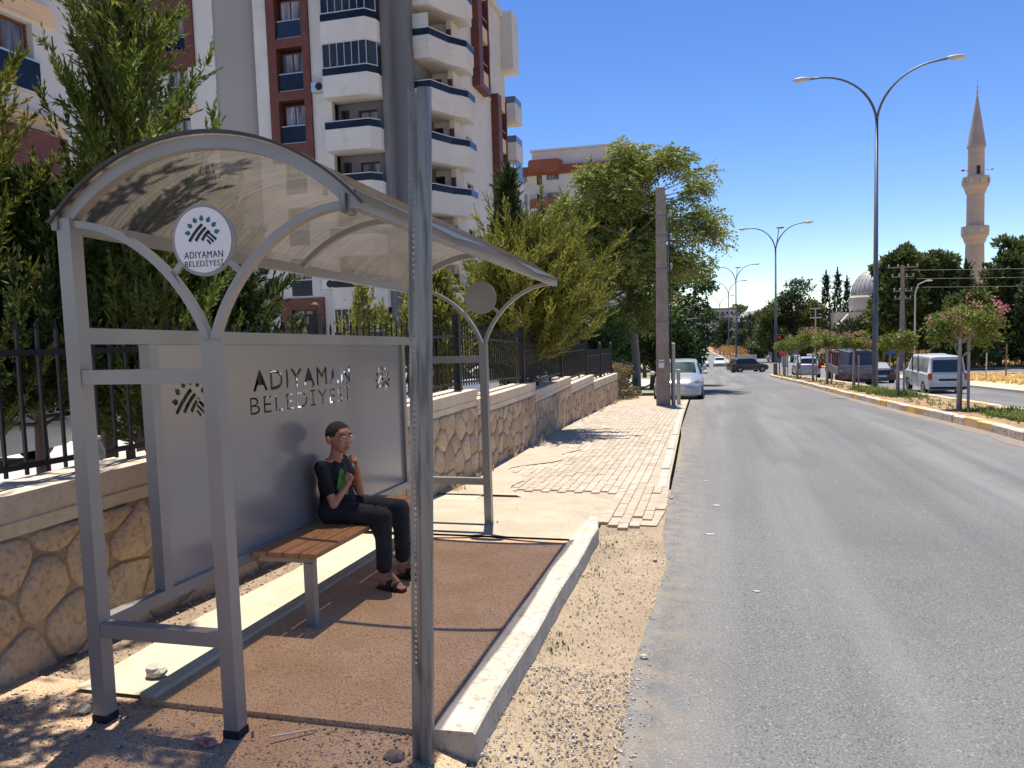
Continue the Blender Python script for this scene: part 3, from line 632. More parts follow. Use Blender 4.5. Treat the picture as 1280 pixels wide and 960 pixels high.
# lettering as filled curves with real holes
def text_splines(txt, size, sx=1.0, bold=0, spacing=1.0):
    c = bpy.data.curves.new('lettering', 'FONT'); c.body = txt; c.size = size; c.space_character = spacing; c.offset = bold; c.resolution_u = 4
    o = bpy.data.objects.new('lettering', c); COL.objects.link(o); return o, c
def text_mesh(txt, height, width, bold=0, depth=.002, res=5):
    """mesh of the text, scaled to width x height, origin bottom left, in (u,v,d)"""
    o, c = text_splines(txt, 1, bold=bold, spacing=1.10); c.extrude = .01; c.resolution_u = res
    bpy.context.view_layer.update(); dg = bpy.context.evaluated_depsgraph_get(); me = bpy.data.meshes.new_from_object(o.evaluated_get(dg))
    co = np.empty(len(me.vertices)*3, np.float32); me.vertices.foreach_get('co', co); co = co.reshape(-1, 3)
    u0, u1, v0, v1 = co[:, 0].min(), co[:, 0].max(), co[:, 1].min(), co[:, 1].max()
    base = 0.0; H = .73                      # cap height of the built-in face
    co[:, 0] = (co[:, 0]-u0)/(u1-u0)*width; co[:, 1] = co[:, 1]/H*height; co[:, 2] = np.where(co[:, 2] > 0, depth, 0)
    faces = [tuple(p.vertices) for p in me.polygons]; bpy.data.objects.remove(o); bpy.data.curves.remove(c); bpy.data.meshes.remove(me)
    return co, faces
def drop(cx, cy, ang, L, W):               # teardrop pointing outwards
    out = []
    for t, w in ((-.5, 0), (-.32, .36), (-.1, .5), (.15, .36), (.5, 0)): out.append((t*L, w*W))
    out += [(t*L, -w*W) for t, w in ((.15, .36), (-.1, .5), (-.32, .36))]
    ca, sa = cos(ang), sin(ang); return [(cx+a*ca-b*sa, cy+a*sa+b*ca) for a, b in out]
def emblem(s, gap=1.0):
    """polygons of the emblem in a square of side 2s centred at 0: seven drops above furrowed hill"""
    D_ = []
    for k in range(7):
        a = radians(8+k*27.3); r = s*.80; D_.append(drop(r*cos(a), r*sin(a)-.12*s, a+pi, -s*.32, s*.24))
    H_ = []
    apx = (.02*s, .38*s)
    for k in range(3):                      # furrows running down left
        x0 = apx[0]+k*.19*s; y0 = apx[1]-k*.17*s; L = (1.0-k*.22)*s; w = .058*s
        p = [(x0-.0*s, y0)]; q = []
        for t in (0, .33, .66, 1):
            cx = x0-L*.78*t; cy = y0-L*.80*t-.06*s*sin(pi*t)*-1
            p.append((cx-w*.9, cy+w)); q.append((cx+w*1.1, cy-w*.8))
        H_.append(p[1:]+q[::-1])
    for k in range(3):                      # short furrows on the right flank
        x0 = (.30-.02*k)*s; y0 = (-.02-k*.20)*s; L = (.50-.14*k)*s; w = .048*s
        H_.append([(x0-w, y0+w*.2), (x0+w*.6, y0+w*1.4), (x0+L, y0-L*.72+w), (x0+L-w, y0-L*.78-w)])
    return D_, H_
# panel with holes: outer rectangle + glyph outlines in one filled 2-D curve
def cut_panel():
    W_, H_ = PY1-PY0-.06, 1.664-.441
    objs = []
    sp = []                                  # list of closed polylines in (u,v)
    for txt, u, v, w, h, bold in (('ADIYAMAN', 4.06-PY0-.03, 1.385-.441, 1.29, .128, .014), ('BELEDİYESİ', 4.02-PY0-.03, 1.243-.441, 1.31, .112, -.006)):
        o, c = text_splines(txt, 1, bold=bold, spacing=1.16); c.resolution_u = 3
        bpy.context.view_layer.update(); dg = bpy.context.evaluated_depsgraph_get(); me = bpy.data.meshes.new_from_object(o.evaluated_get(dg))
        bm = bmesh.new(); bm.from_mesh(me); bmesh.ops.remove_doubles(bm, verts=bm.verts, dist=1e-5)
        xs = [q.co.x for q in bm.verts]; ux0, ux1 = min(xs), max(xs)
        done = set()
        for e in bm.edges:
            if len(e.link_faces) == 1 and e not in done:
                loop = [e.verts[0], e.verts[1]]; done.add(e)
                while True:
                    nx_ = [k for k in loop[-1].link_edges if len(k.link_faces) == 1 and k not in done]
                    if not nx_: break
                    done.add(nx_[0]); loop.append(nx_[0].other_vert(loop[-1]))
                pl = [(u+(q.co.x-ux0)/(ux1-ux0)*w, v+q.co.y/.73*h) for q in loop]
                if len(pl) > 2 and math.hypot(pl[0][0]-pl[-1][0], pl[0][1]-pl[-1][1]) < 1e-6: pl = pl[:-1]
                if len(pl) > 3: sp.append(pl)
        bm.free(); bpy.data.meshes.remove(me); bpy.data.objects.remove(o); bpy.data.curves.remove(c)
    for cu in (3.49-PY0-.03, 5.945-PY0-.03):
        d_, h_ = emblem(.150)
        for pl in d_+h_: sp.append([(cu+a*1.08, 1.37-.441+b) for a, b in pl])
    c = bpy.data.curves.new('panel_cut', 'CURVE'); c.dimensions = '2D'; c.fill_mode = 'BOTH'; c.extrude = .0015
    for pl in [[(0, 0), (W_, 0), (W_, H_), (0, H_)]]+sp:
        q = c.splines.new('POLY'); q.points.add(len(pl)-1)
        for i, p in enumerate(pl): q.points[i].co = (p[0], p[1], 0, 1)
        q.use_cyclic_u = True
    o = bpy.data.objects.new('panel_cut', c); COL.objects.link(o); bpy.context.view_layer.update()
    dg = bpy.context.evaluated_depsgraph_get(); me = bpy.data.meshes.new_from_object(o.evaluated_get(dg))
    mb = MB(); mb.add([(BX+.004-v_.co.z, PY0+.03+v_.co.x, .441+v_.co.y) for v_ in me.vertices], [tuple(p.vertices)[::-1] for p in me.polygons])
    bpy.data.objects.remove(o); bpy.data.meshes.remove(me); return mb, sp
pmb, glyphs = cut_panel()
panel = S(pmb, 'back_panel', M_panel, label='grey sheet metal back panel with cut-out words and two cut-out emblems')
# sign print
def put_text(txt, cx, cz, w, h, bold, m, y, parent, name='lettering'):
    co, fc = text_mesh(txt, h, w, bold, .0012); mb = MB()
    mb.add([(cx-w/2+a, y-d, cz+b) for a, b, d in co], fc); return S(mb, name, m, parent)
M_ink = mat('black_ink', (.012, .012, .015), rough=.5); M_teal = mat('teal_ink', (.015, .13, .17), rough=.5)
d_, h_ = emblem(.083); sy = Y0-.0096
mb = MB()
for pl in d_: mb.prism([(a*1.05, b) for a, b in pl], lambda a, b, d: (YX-.01+a, sy-d, 2.106+b), 0, .0012)
S(mb, 'emblem_drops', M_teal, [o for o in shl.children if o.name.startswith('round_sign')][0])
sgn0 = [o for o in shl.children if o.name.startswith('round_sign')][0]
mb = MB()
for pl in h_: mb.prism(pl, lambda a, b, d: (YX-.01+a, sy-d, 2.106+b), 0, .0012)
S(mb, 'emblem_furrows', M_ink, sgn0)
put_text('ADIYAMAN', YX-.01, 2.002, .182, .0285, .0, M_ink, sy, sgn0)
put_text('BELEDİYESİ', YX-.01, 1.968, .180, .0245, -.004, M_ink, sy, sgn0)
# ------------------------------------------------------------------ bench
M_wood = mat('oiled_wood', (.33, .15, .06), (.46, .25, .115), 3, (.20, .09, .04), 30, (.5, .65), rough=.45, bump=.15, stretch=(14, .8, 14), rand=.12)
bench = thing('bench', 'long brown plank bench on grey steel legs under the shelter roof', 'bench', (-2.45, 3.9, -G*3.9))
for i in range(4):
    x0 = -2.615+i*.104; mb = MB(); mb.cbox(x0, x0+.096, 3.90, 5.66, .418, .45, .004); S(mb, 'plank', M_wood, bench)
for y in (3.98, 5.56):
    mb = MB(); mb.box(-2.61, -2.25, y-.02, y+.02, .376, .416); S(mb, 'crossbar', M_steel, bench)
    mb = MB(); mb.box(-2.315, -2.255, y-.025, y+.025, -.0, .374); S(mb, 'leg', M_steel, bench)
    mb = MB(); mb.box(-2.345, -2.225, y-.05, y+.05, -.004, .006); S(mb, 'foot_plate', M_steel, bench)
mb = MB(); mb.box(-2.34, -2.30, 4.003, 5.538, .378, .414); S(mb, 'long_bar', M_steel, bench)
# ------------------------------------------------------------------ perforated galvanised post
gp = thing('galvanised_post', 'tall galvanised steel post with a row of round holes in front of the shelter', 'post', (-1.135, 2.78, T(0, 2.78)+.03))
zb_, zt_ = T(0, 2.78)-.05, 2.49
mb = MB()      # channel: perforated flange facing the camera at the left, rounded web at the right
xl, xr, yf, yb = -1.180, -1.094, 2.775, 2.80
pit = .0225; nh = int((zt_-zb_)/pit); hx = xl+.019; w1 = xl+.036; r_ = .0056
for k in range(nh):
    z0 = zb_+k*pit; z1 = z0+pit; cz = (z0+z1)/2; has = cz > .25
    if not has: mb.add([(xl, yf, z0), (w1, yf, z0), (w1, yf, z1), (xl, yf, z1)], [(0, 1, 2, 3)]); continue
    sq = [(w1, cz), (w1, z1), (hx, z1), (xl, z1), (xl, cz), (xl, z0), (hx, z0), (w1, z0)]
    ho = [(hx+r_*cos(pi/4*i), cz+r_*sin(pi/4*i)) for i in range(8)]
    v = [(a, yf, c) for a, c in sq]+[(a, yf, c) for a, c in ho]+[(a, yf+.004, c) for a, c in ho]
    mb.add(v, [(i, i+8, (i+1) % 8+8, (i+1) % 8) for i in range(8)]+[(i+8, i+16, (i+1) % 8+16, (i+1) % 8+8) for i in range(8)])
mb.add([(xl, yf, zb_), (xl, yf, zt_), (xl-.001, yf+.03, zt_), (xl-.001, yf+.03, zb_)], [(0, 1, 2, 3)])
mb.build('perforated_flange', M_galv, gp)
mb = MB(); pr = [(w1, yf), (w1+.004, yf-.009), (w1+.014, yf-.013), (xr-.014, yf-.013), (xr-.004, yf-.009), (xr, yf+.002), (xr, yb), (xr-.003, yb), (xr-.003, yf+.004), (xr-.016, yf-.009), (w1+.014, yf-.009), (w1+.003, yf+.003)]
mb.prism(pr, lambda a, b, d: (a, b, d), zb_, zt_); mb.build('channel_web', M_galv, gp)
gp.rotation_euler = (0, radians(2.05), 0)
# ------------------------------------------------------------------ person on the bench
M_skin = mat('skin', (.42, .19, .105), (.50, .24, .14), 30, rough=.5, spec=.35)
M_skin.node_tree.nodes['Principled BSDF'].inputs['Subsurface Weight'].default_value = .12
M_skin.node_tree.nodes['Principled BSDF'].inputs['Subsurface Radius'].default_value = (.02, .008, .004)
M_hair = mat('short_black_hair', (.02, .014, .011), (.06, .04, .028), 160, rough=.75, bump=.6, bsc=400)
M_shirt = mat('navy_shirt', (.0045, .005, .009), (.008, .009, .014), 25, rough=.85, bump=.5, bsc=55)
M_jean = mat('charcoal_jeans', (.010, .011, .014), (.022, .024, .028), 14, rough=.85, bump=.7, bsc=45)
M_sandal = mat('black_sandal', (.012, .011, .011), (.03, .028, .026), 40, rough=.55)
per = thing('person', 'boy with cropped hair, glasses and dark clothes sitting on the bench with clasped hands', 'person', (-2.49, 4.77, -G*4.78))
def V3(*a): return Vector(a)
HA = radians(-27); HF = V3(cos(HA), sin(HA), 0); HL = V3(-sin(HA), cos(HA), 0); HU = V3(0, 0, 1)
HC = V3(.030, -.012, 1.025)
def hp(f, l, u): return HC+HF*f+HL*l+HU*u
def hell(mb, c, r, nu=16, nv=10):      # ellipsoid in head axes
    o = len(mb.v); mb.ell((0, 0, 0), r, nu, nv)
    for i in range(o, len(mb.v)): x, y, z = mb.v[i]; mb.v[i] = tuple(hp(c[0]+x, c[1]+y, c[2]+z))
def remesh(mb, name, m, vox, parent, smooth_it=4, label=None, post=None):
    o = bpy.data.objects.new(name, mb.mesh(name, m)); COL.objects.link(o)
    r = o.modifiers.new('r', 'REMESH'); r.mode = 'VOXEL'; r.voxel_size = vox; r.use_smooth_shade = True
    s_ = o.modifiers.new('s', 'SMOOTH'); s_.iterations = smooth_it; s_.factor = .5
    bpy.context.view_layer.update(); me = bpy.data.meshes.new_from_object(o.evaluated_get(bpy.context.evaluated_depsgraph_get()))
    bpy.data.objects.remove(o); me.name = name
    if post: post(me)
    q = bpy.data.objects.new(name, me); COL.objects.link(q); q.parent = parent
    me.polygons.foreach_set('use_smooth', [True]*len(me.polygons))
    if label: q['label'] = label
    return q
J = dict(pel=V3(.0, 0, .55), chest=V3(-.035, 0, .74), neckb=V3(-.02, -.003, .86), neck=V3(.005, -.008, .95),
         hipR=V3(.02, -.075, .525), kneeR=V3(.365, -.095, .505), ankR=V3(.345, -.06, .10), toeR=V3(.50, -.10, .035),
         hipL=V3(.02, .075, .525), kneeL=V3(.385, .16, .505), ankL=V3(.375, .19, .10), toeL=V3(.53, .17, .035),
         shR=V3(-.045, -.145, .842), elR=V3(.055, -.185, .60), wrR=V3(.115, -.085, .715),
         shL=V3(-.04, .14, .842), elL=V3(.125, .07, .635), wrL=V3(.165, -.035, .825))
sk = MB()
# head: skull, face, jaw, cheeks, nose, lips, brows, ears
hell(sk, (-.012, 0, .022), (.098, .078, .088)); hell(sk, (.022, 0, -.018), (.066, .064, .075)); hell(sk, (.036, 0, -.062), (.046, .045, .042))
hell(sk, (.066, 0, -.088), (.020, .022, .017)); hell(sk, (.058, .034, -.030), (.024, .022, .026)); hell(sk, (.058, -.034, -.030), (.024, .022, .026))
hell(sk, (.064, 0, .038), (.026, .05, .026))
sk.caps(hp(.080, 0, .006), .008, hp(.103, 0, -.030), .0105, 10)
for q in (-1, 1):
    hell(sk, (.095, q*.010, -.034), (.009, .007, .006), 8, 6)
    sk.caps(hp(.084, q*.012, .024), .0065, hp(.070, q*.044, .022), .006, 8)
    hell(sk, (-.006, q*.082, -.012), (.019, .008, .030), 10, 8); hell(sk, (-.012, q*.090, -.002), (.018, .006, .022), 10, 8)
sk.caps(hp(.086, -.018, -.061), .0065, hp(.086, .018, -.061), .0065, 8); sk.caps(hp(.083, -.014, -.071), .0075, hp(.083, .014, -.071), .0075, 8)
sk.caps(J['neckb'], .046, J['neck']+V3(.012, 0, .0), .041); sk.caps(J['neck']-V3(0, 0, .03), .043, hp(-.02, 0, -.04), .045)
# trunk, limbs (continuous body; mostly under the clothes)
sk.caps(J['pel'], .09, J['chest'], .085); sk.caps(J['chest']+V3(0, -.06, .05), .055, J['chest']+V3(0, .06, .05), .055)
for q in 'RL':
    sk.caps(J['neckb'], .04, J['sh'+q], .034); sk.caps(J['sh'+q], .036, J['el'+q], .027); sk.caps(J['el'+q], .029, J['wr'+q], .0185)
    sk.caps(J['hip'+q], .07, J['knee'+q], .047); sk.caps(J['knee'+q], .045, J['ank'+q]+V3(0, 0, .02), .027)
    a, t = J['ank'+q], J['toe'+q]
    d = (t-a); d.z = 0; d.normalize(); s_ = V3(-d.y, d.x, 0)
    sk.caps(a+V3(0, 0, .01), .028, a-d*.025+V3(0, 0, -.045), .027); sk.caps(a+V3(0, 0, -.02), .027, a+d*.12+V3(0, 0, -.065), .020)
    sk.caps(a-d*.02+V3(0, 0, -.05), .026, a+d*.11-s_*.012+V3(0, 0, -.068), .021); sk.caps(a+d*.06, .018, a+d*.12+s_*.015+V3(0, 0, -.068), .018)
    for k, (o_, L, r) in enumerate(((-.028, .038, .0085), (-.013, .040, .0075), (.0, .037, .007), (.012, .033, .0068), (.024, .028, .0065))):
        o2 = o_ if q == 'L' else -o_
        o2 = -o_ if q == 'L' else o_
        b0 = a+d*.125+s_*o2+V3(0, 0, -.070); sk.caps(b0, r*1.1, b0+d*L+V3(0, 0, -.004), r)
def hand(wr, d, n, thumb, curls, spread=.0135, sc=.86):
    d = d.normalized(); n = (n-d*n.dot(d)).normalized(); s_ = d.cross(n)*thumb
    for k in range(4):                    # metacarpals make one palm
        sk.caps(wr+s_*(.010-.007*k)*sc, .013*sc, wr+d*(.070-.004*k)*sc+s_*(.026-.0165*k)*sc, .0105*sc, 10)
    sk.caps(wr, .016*sc, wr+d*.02*sc, .017*sc, 10); sk.caps(wr+d*.015*sc+s_*.01*sc, .014*sc, wr+d*.045*sc+s_*.028*sc+n*.006*sc, .012*sc, 10)
    for k in range(4):
        p = wr+d*(.072-.004*k)*sc+s_*(.027-.0175*k)*sc; ang = 0; L3 = ((.038, .024, .018), (.042, .027, .019), (.039, .025, .018), (.031, .019, .016))[k]
        c = curls[k]
        for j, L in enumerate(L3):
            ang += radians(c[j]); dd = d*cos(ang)+n*sin(ang)+s_*(.06-.05*k); dd.normalize(); e = p+dd*L*sc
            sk.caps(p, (.0092-.001*j)*sc, e, (.0084-.001*j)*sc, 8); p = e
    p = wr+d*.030*sc+s_*.026*sc+n*.008*sc
    for L, dd in ((.032, d*.62+s_*.55+n*.55), (.027, d*.75-s_*.05+n*.62), (.020, d*.7-s_*.45+n*.5)):
        dd.normalize(); e = p+dd*L*sc; sk.caps(p, .0100*sc, e, .0088*sc, 8); p = e
hand(J['wrR'], V3(.02, .42, .85), V3(-.2, .75, -.3), 1, [(35, 60, 45), (45, 65, 45), (55, 70, 45), (62, 75, 50)])
hand(J['wrL'], V3(.02, -.10, 1), V3(-.75, -.45, .0), -1, [(45, 78, 55), (58, 85, 55), (68, 85, 60), (75, 88, 60)])
def skinpost(me):
    for v in me.vertices:          # shallow eye sockets
        for q in (-1, 1):
            e = hp(.092, q*.031, .006); dd = (v.co-e).length
            if dd < .026: v.co -= HF*(.007*(1-(dd/.026)**2))
body = remesh(sk, 'body', M_skin, .0042, per, 3, post=skinpost)
# eyes, brows, lips
M_eye = mat('eye_white', (.55, .50, .46), rough=.25); M_iris = mat('dark_iris', (.012, .007, .005), rough=.15)
M_lip = mat('lips', (.30, .10, .07), rough=.45)
for q in (-1, 1):
    b = MB(); hell(b, (.0765, q*.031, .006), (.011, .0135, .0075), 12, 8); b.build('eye', M_eye, per, smooth=True, local=True)
    b = MB(); hell(b, (.0855, q*.031+.001, .005), (.0035, .0055, .0058), 10, 6); b.build('iris', M_iris, per, smooth=True, local=True)
    b = MB(); b.caps(hp(.093, q*.015, .027), .0036, hp(.090, q*.030, .032), .0042, 8); b.caps(hp(.090, q*.030, .032), .0042, hp(.077, q*.050, .027), .0028, 8); b.build('eyebrow', M_hair, per, local=True)
    b = MB(); b.caps(hp(.0895, q*.019, .0135), .0018, hp(.0805, q*.044, .0125), .0018, 6); b.build('eyelid', M_skin, per, local=True)
b = MB(); b.caps(hp(.0905, -.017, -.0615), .0035, hp(.093, 0, -.0595), .0042, 8); b.caps(hp(.093, 0, -.0595), .0042, hp(.0905, .017, -.0615), .0035, 8)
b.caps(hp(.0885, -.012, -.069), .004, hp(.0885, .012, -.069), .004, 8); b.build('lips', M_lip, per, smooth=True, local=True)
# cropped hair cap: skull surface above the hair line
hb = MB(); nu, nv = 44, 20; rows = []
def hairok(f, l, u): return u > .060 if f > .05 else (u > .045-.6*min(0, f-.05)*-1 if f > .02 else u > -.055-.02*(f < -.05))
for j in range(nv+1):
    el = radians(90-j*7.6)
    for i in range(nu):
        az = 2*pi*i/nu; front = cos(az)
        lim = 36 if front > .80 else (18 if front > .55 else (-4 if front > .25 else (-10 if front > -.2 else -44)))
        e2 = max(el, radians(lim)); rr = 1.022 if j < nv-1 else 1.0
        if e2 > el: rr = .985
        rows.append(tuple(hp(-.012+.098*rr*cos(e2)*cos(az), .078*rr*cos(e2)*sin(az), .022+.088*rr*sin(e2))))
hb.add(rows, [(j*nu+i, j*nu+(i+1) % nu, (j+1)*nu+(i+1) % nu, (j+1)*nu+i)[::-1] for j in range(nv) for i in range(nu)])
hb.build('hair', M_hair, per, smooth=True, local=True)
# glasses
M_wire = mat('thin_silver_frame', (.55, .52, .48), rough=.25, metal=.9); gls = None
b = MB()
for q in (-1, 1):
    cpt = [(.107-.006*abs(cos(a)) if True else 0, q*.032+.0235*cos(a), .001+.0185*sin(a)) for a in [2*pi*k/20 for k in range(21)]]
    b.tube([hp(*p) for p in cpt], .0011, 6, cap=False)
    b.tube([hp(.101, q*.0555, .006), hp(.06, q*.079, .007), hp(-.005, q*.087, .004)], .0012, 6)
b.tube([hp(.103, -.009, .006), hp(.109, 0, .009), hp(.103, .009, .006)], .0012, 6)
gls = b.build('glasses', M_wire, per, local=True)
b = MB()
for q in (-1, 1): b.add([tuple(hp(.104, q*.032+.0228*cos(a), .001+.0178*sin(a))) for a in [2*pi*k/16 for k in range(16)]], [tuple(range(16))])
b.build('lens', glass('thin_lens', (.8, .8, .8), .88), gls, local=True)
# t-shirt
ts = MB(); n0 = V3(-.012, 0, 0)
ts.caps(J['pel']+V3(.0, 0, .0), .112, J['chest']+V3(.0, 0, -.02), .112); ts.caps(J['pel']+V3(.035, 0, .02), .095, J['chest']+V3(.03, 0, -.03), .082)
ts.caps(J['chest']+V3(.0, -.060, .03), .078, J['chest']+V3(.0, .060, .03), .078); ts.caps(J['chest']+V3(0, -.04, .085), .066, J['chest']+V3(0, .04, .085), .066)
for q in 'RL':
    a, e = J['sh'+q], J['el'+q]; ts.caps(J['neckb']+V3(-.005, 0, -.028), .046, a+V3(0, 0, -.005), .047); ts.caps(a, .049, a+(e-a)*.58, .047); ts.caps(a+(e-a)*.3, .046, a+(e-a)*.62+V3(0, 0, -.005), .044)
for k in range(9):                        # folds at the belly and sleeves
    r = random.Random(k); z = .50+.03*k; y0 = r.uniform(-.09, 0); ts.caps((.085-.012*k*.4, y0, z), .016, (.075-.006*k, y0+.10, z+r.uniform(-.03, .03)), .014, 8)
ts.caps(J['pel']+V3(-.03, 0, -.03), .10, J['pel']+V3(-.03, 0, .05), .11)
remesh(ts, 't_shirt', M_shirt, .007, per, 9)
# green print on the chest, lying on the cloth
from mathutils.bvhtree import BVHTree
shirt = [o for o in per.children if o.name.startswith('t_shirt')][0]
bvh = BVHTree.FromPolygons([v.co for v in shirt.data.vertices], [tuple(q.vertices) for q in shirt.data.polygons])
g0 = [(-.075, .69), (-.045, .645), (.000, .64), (.022, .70), (.018, .80), (.002, .815), (-.03, .80), (-.06, .745)]
b = MB(); dr = V3(-.9, .42, 0).normalized(); ctr = None
def onsh(a, z):
    h = bvh.ray_cast(V3(.4, a-.19, z), dr)
    return tuple((h[0] if h[0] else V3(.08, a, z))-dr*.006)
ring = [onsh(a, z) for a, z in g0]; cc = (sum(a for a, z in g0)/8, sum(z for a, z in g0)/8)
mid = [onsh((a+cc[0])/2, (z+cc[1])/2) for a, z in g0]; b.add(ring+mid+[onsh(*cc)], [(i, (i+1) % 8, (i+1) % 8+8, i+8) for i in range(8)]+[(i+8, (i+1) % 8+8, 16) for i in range(8)])
b.build('shirt_print', mat('lime_print', (.12, .34, .05), (.09, .27, .05), 30, rough=.8), per, smooth=True, local=True)
# trousers
tr = MB(); tr.caps(J['hipR']+V3(-.03, 0, .01), .105, J['hipL']+V3(-.03, 0, .01), .105); tr.caps(J['pel']+V3(0, 0, -.02), .10, J['pel']+V3(0, 0, .02), .10)
for q in 'RL':
    h, k, a = J['hip'+q], J['knee'+q], J['ank'+q]
    tr.caps(h, .088, k, .062); tr.caps(k, .064, k+(a-k)*.4, .058); tr.caps(k+(a-k)*.35, .058, a+V3(0, 0, .055), .054); tr.caps(k+V3(-.06, 0, -.015), .055, k+(a-k)*.3+V3(-.01, 0, 0), .056)
    for m_ in range(7):
        r = random.Random(m_+(9 if q == 'L' else 0)); t = r.uniform(.15, .95); p = h+(k-h)*t; rr = .088-.026*t
        tr.caps(p+V3(0, -rr*.70, rr*.40), .016, p+V3(r.uniform(-.05, .05), rr*.25, rr*.85), .014, 8)
    for m_ in range(8):
        r = random.Random(m_+30); t = r.choice((.12, .2, .75, .85, .93, 1)); p = k+(a+V3(0, 0, .05)-k)*t; an = r.uniform(0, 6.28); v = V3(cos(an), sin(an), 0)*.052; w = V3(cos(an+1.1), sin(an+1.1), 0)*.052
        tr.caps(p+v, .010, p+w+V3(0, 0, r.uniform(-.025, .025)), .009, 8)
remesh(tr, 'trousers', M_jean, .0075, per, 9)
for q in 'RL':
    a, t = J['ank'+q], J['toe'+q]; d = (t-a); d.z = 0; d.normalize(); s_ = V3(-d.y, d.x, 0)
    b = MB(); pl = [(-.055, -.026), (-.06, 0), (-.055, .026), (0, .036), (.09, .044), (.15, .040), (.172, .012), (.168, -.018), (.14, -.040), (.08, -.042), (0, -.036)]
    b.prism(pl, lambda x, y, z: tuple(V3(a.x, a.y, 0)+d*x+s_*y+V3(0, 0, z)), .0, .016)
    so = b.build('sandal', M_sandal, per, local=True)
    b = MB()
    for x0, w, hgt in ((.055, .036, .064), (.105, .03, .048)):
        pts = [V3(a.x, a.y, 0)+d*x0+s_*(.044*cos(u))+V3(0, 0, .012+hgt*sin(u)) for u in [pi*k/10 for k in range(11)]]
        b.path(pts, w, .006, tuple(d))
    b.build('strap', M_sandal, so, local=True)
# ------------------------------------------------------------------ vehicles
M_tyre = mat('tyre', (.012, .012, .012), rough=.85); M_rim = mat('alloy_rim', (.45, .45, .46), rough=.3, metal=.8); M_hub = mat('steel_hub', (.25, .25, .25), rough=.5, metal=.5)
M_glassd = mat('car_glass', (.010, .014, .016), rough=.05, spec=.8); M_black = mat('black_trim', (.012, .012, .013), rough=.55)
M_red = mat('tail_light', (.45, .01, .008), rough=.2, spec=.7); M_head = mat('head_light', (.5, .52, .54), rough=.1, spec=.9); M_plate = mat('number_plate', (.62, .62, .60), rough=.5)
M_amb = mat('amber_light', (.6, .2, .02), rough=.25)
def paint(name, c, metal=.0, rough=.28):
    m = mat(name, c, tuple(q*.86 for q in c), 1.2, rough=rough, metal=metal, spec=.5); m.node_tree.nodes['Principled BSDF'].inputs['Coat Weight'].default_value = .5
    m.node_tree.nodes['Principled BSDF'].inputs['Coat Roughness'].default_value = .08; return m
def sharp(o, a=38):
    me = o.data; me.polygons.foreach_set('use_smooth', [True]*len(me.polygons))
    try: me.set_sharp_from_angle(angle=radians(a))
    except Exception: pass
def ring(st):
    x, zb, zt, zr, hl, hb, hr = st
    h = [(hl*.80, zb), (hl*.97, zb+.05), (hl, zb+.16), (hb*1.005, zb+(zt-zb)*.55), (hb, zt-.03), (hb*.97, zt), (hr, zr-.055), (hr*.93, zr-.015), (hr*.55, zr+.004)]
    return [(x, -a, z) for a, z in h]+[(x, a, z) for a, z in h[::-1]]
def lerp(a, b, t): return tuple(p+(q-p)*t for p, q in zip(a, b))
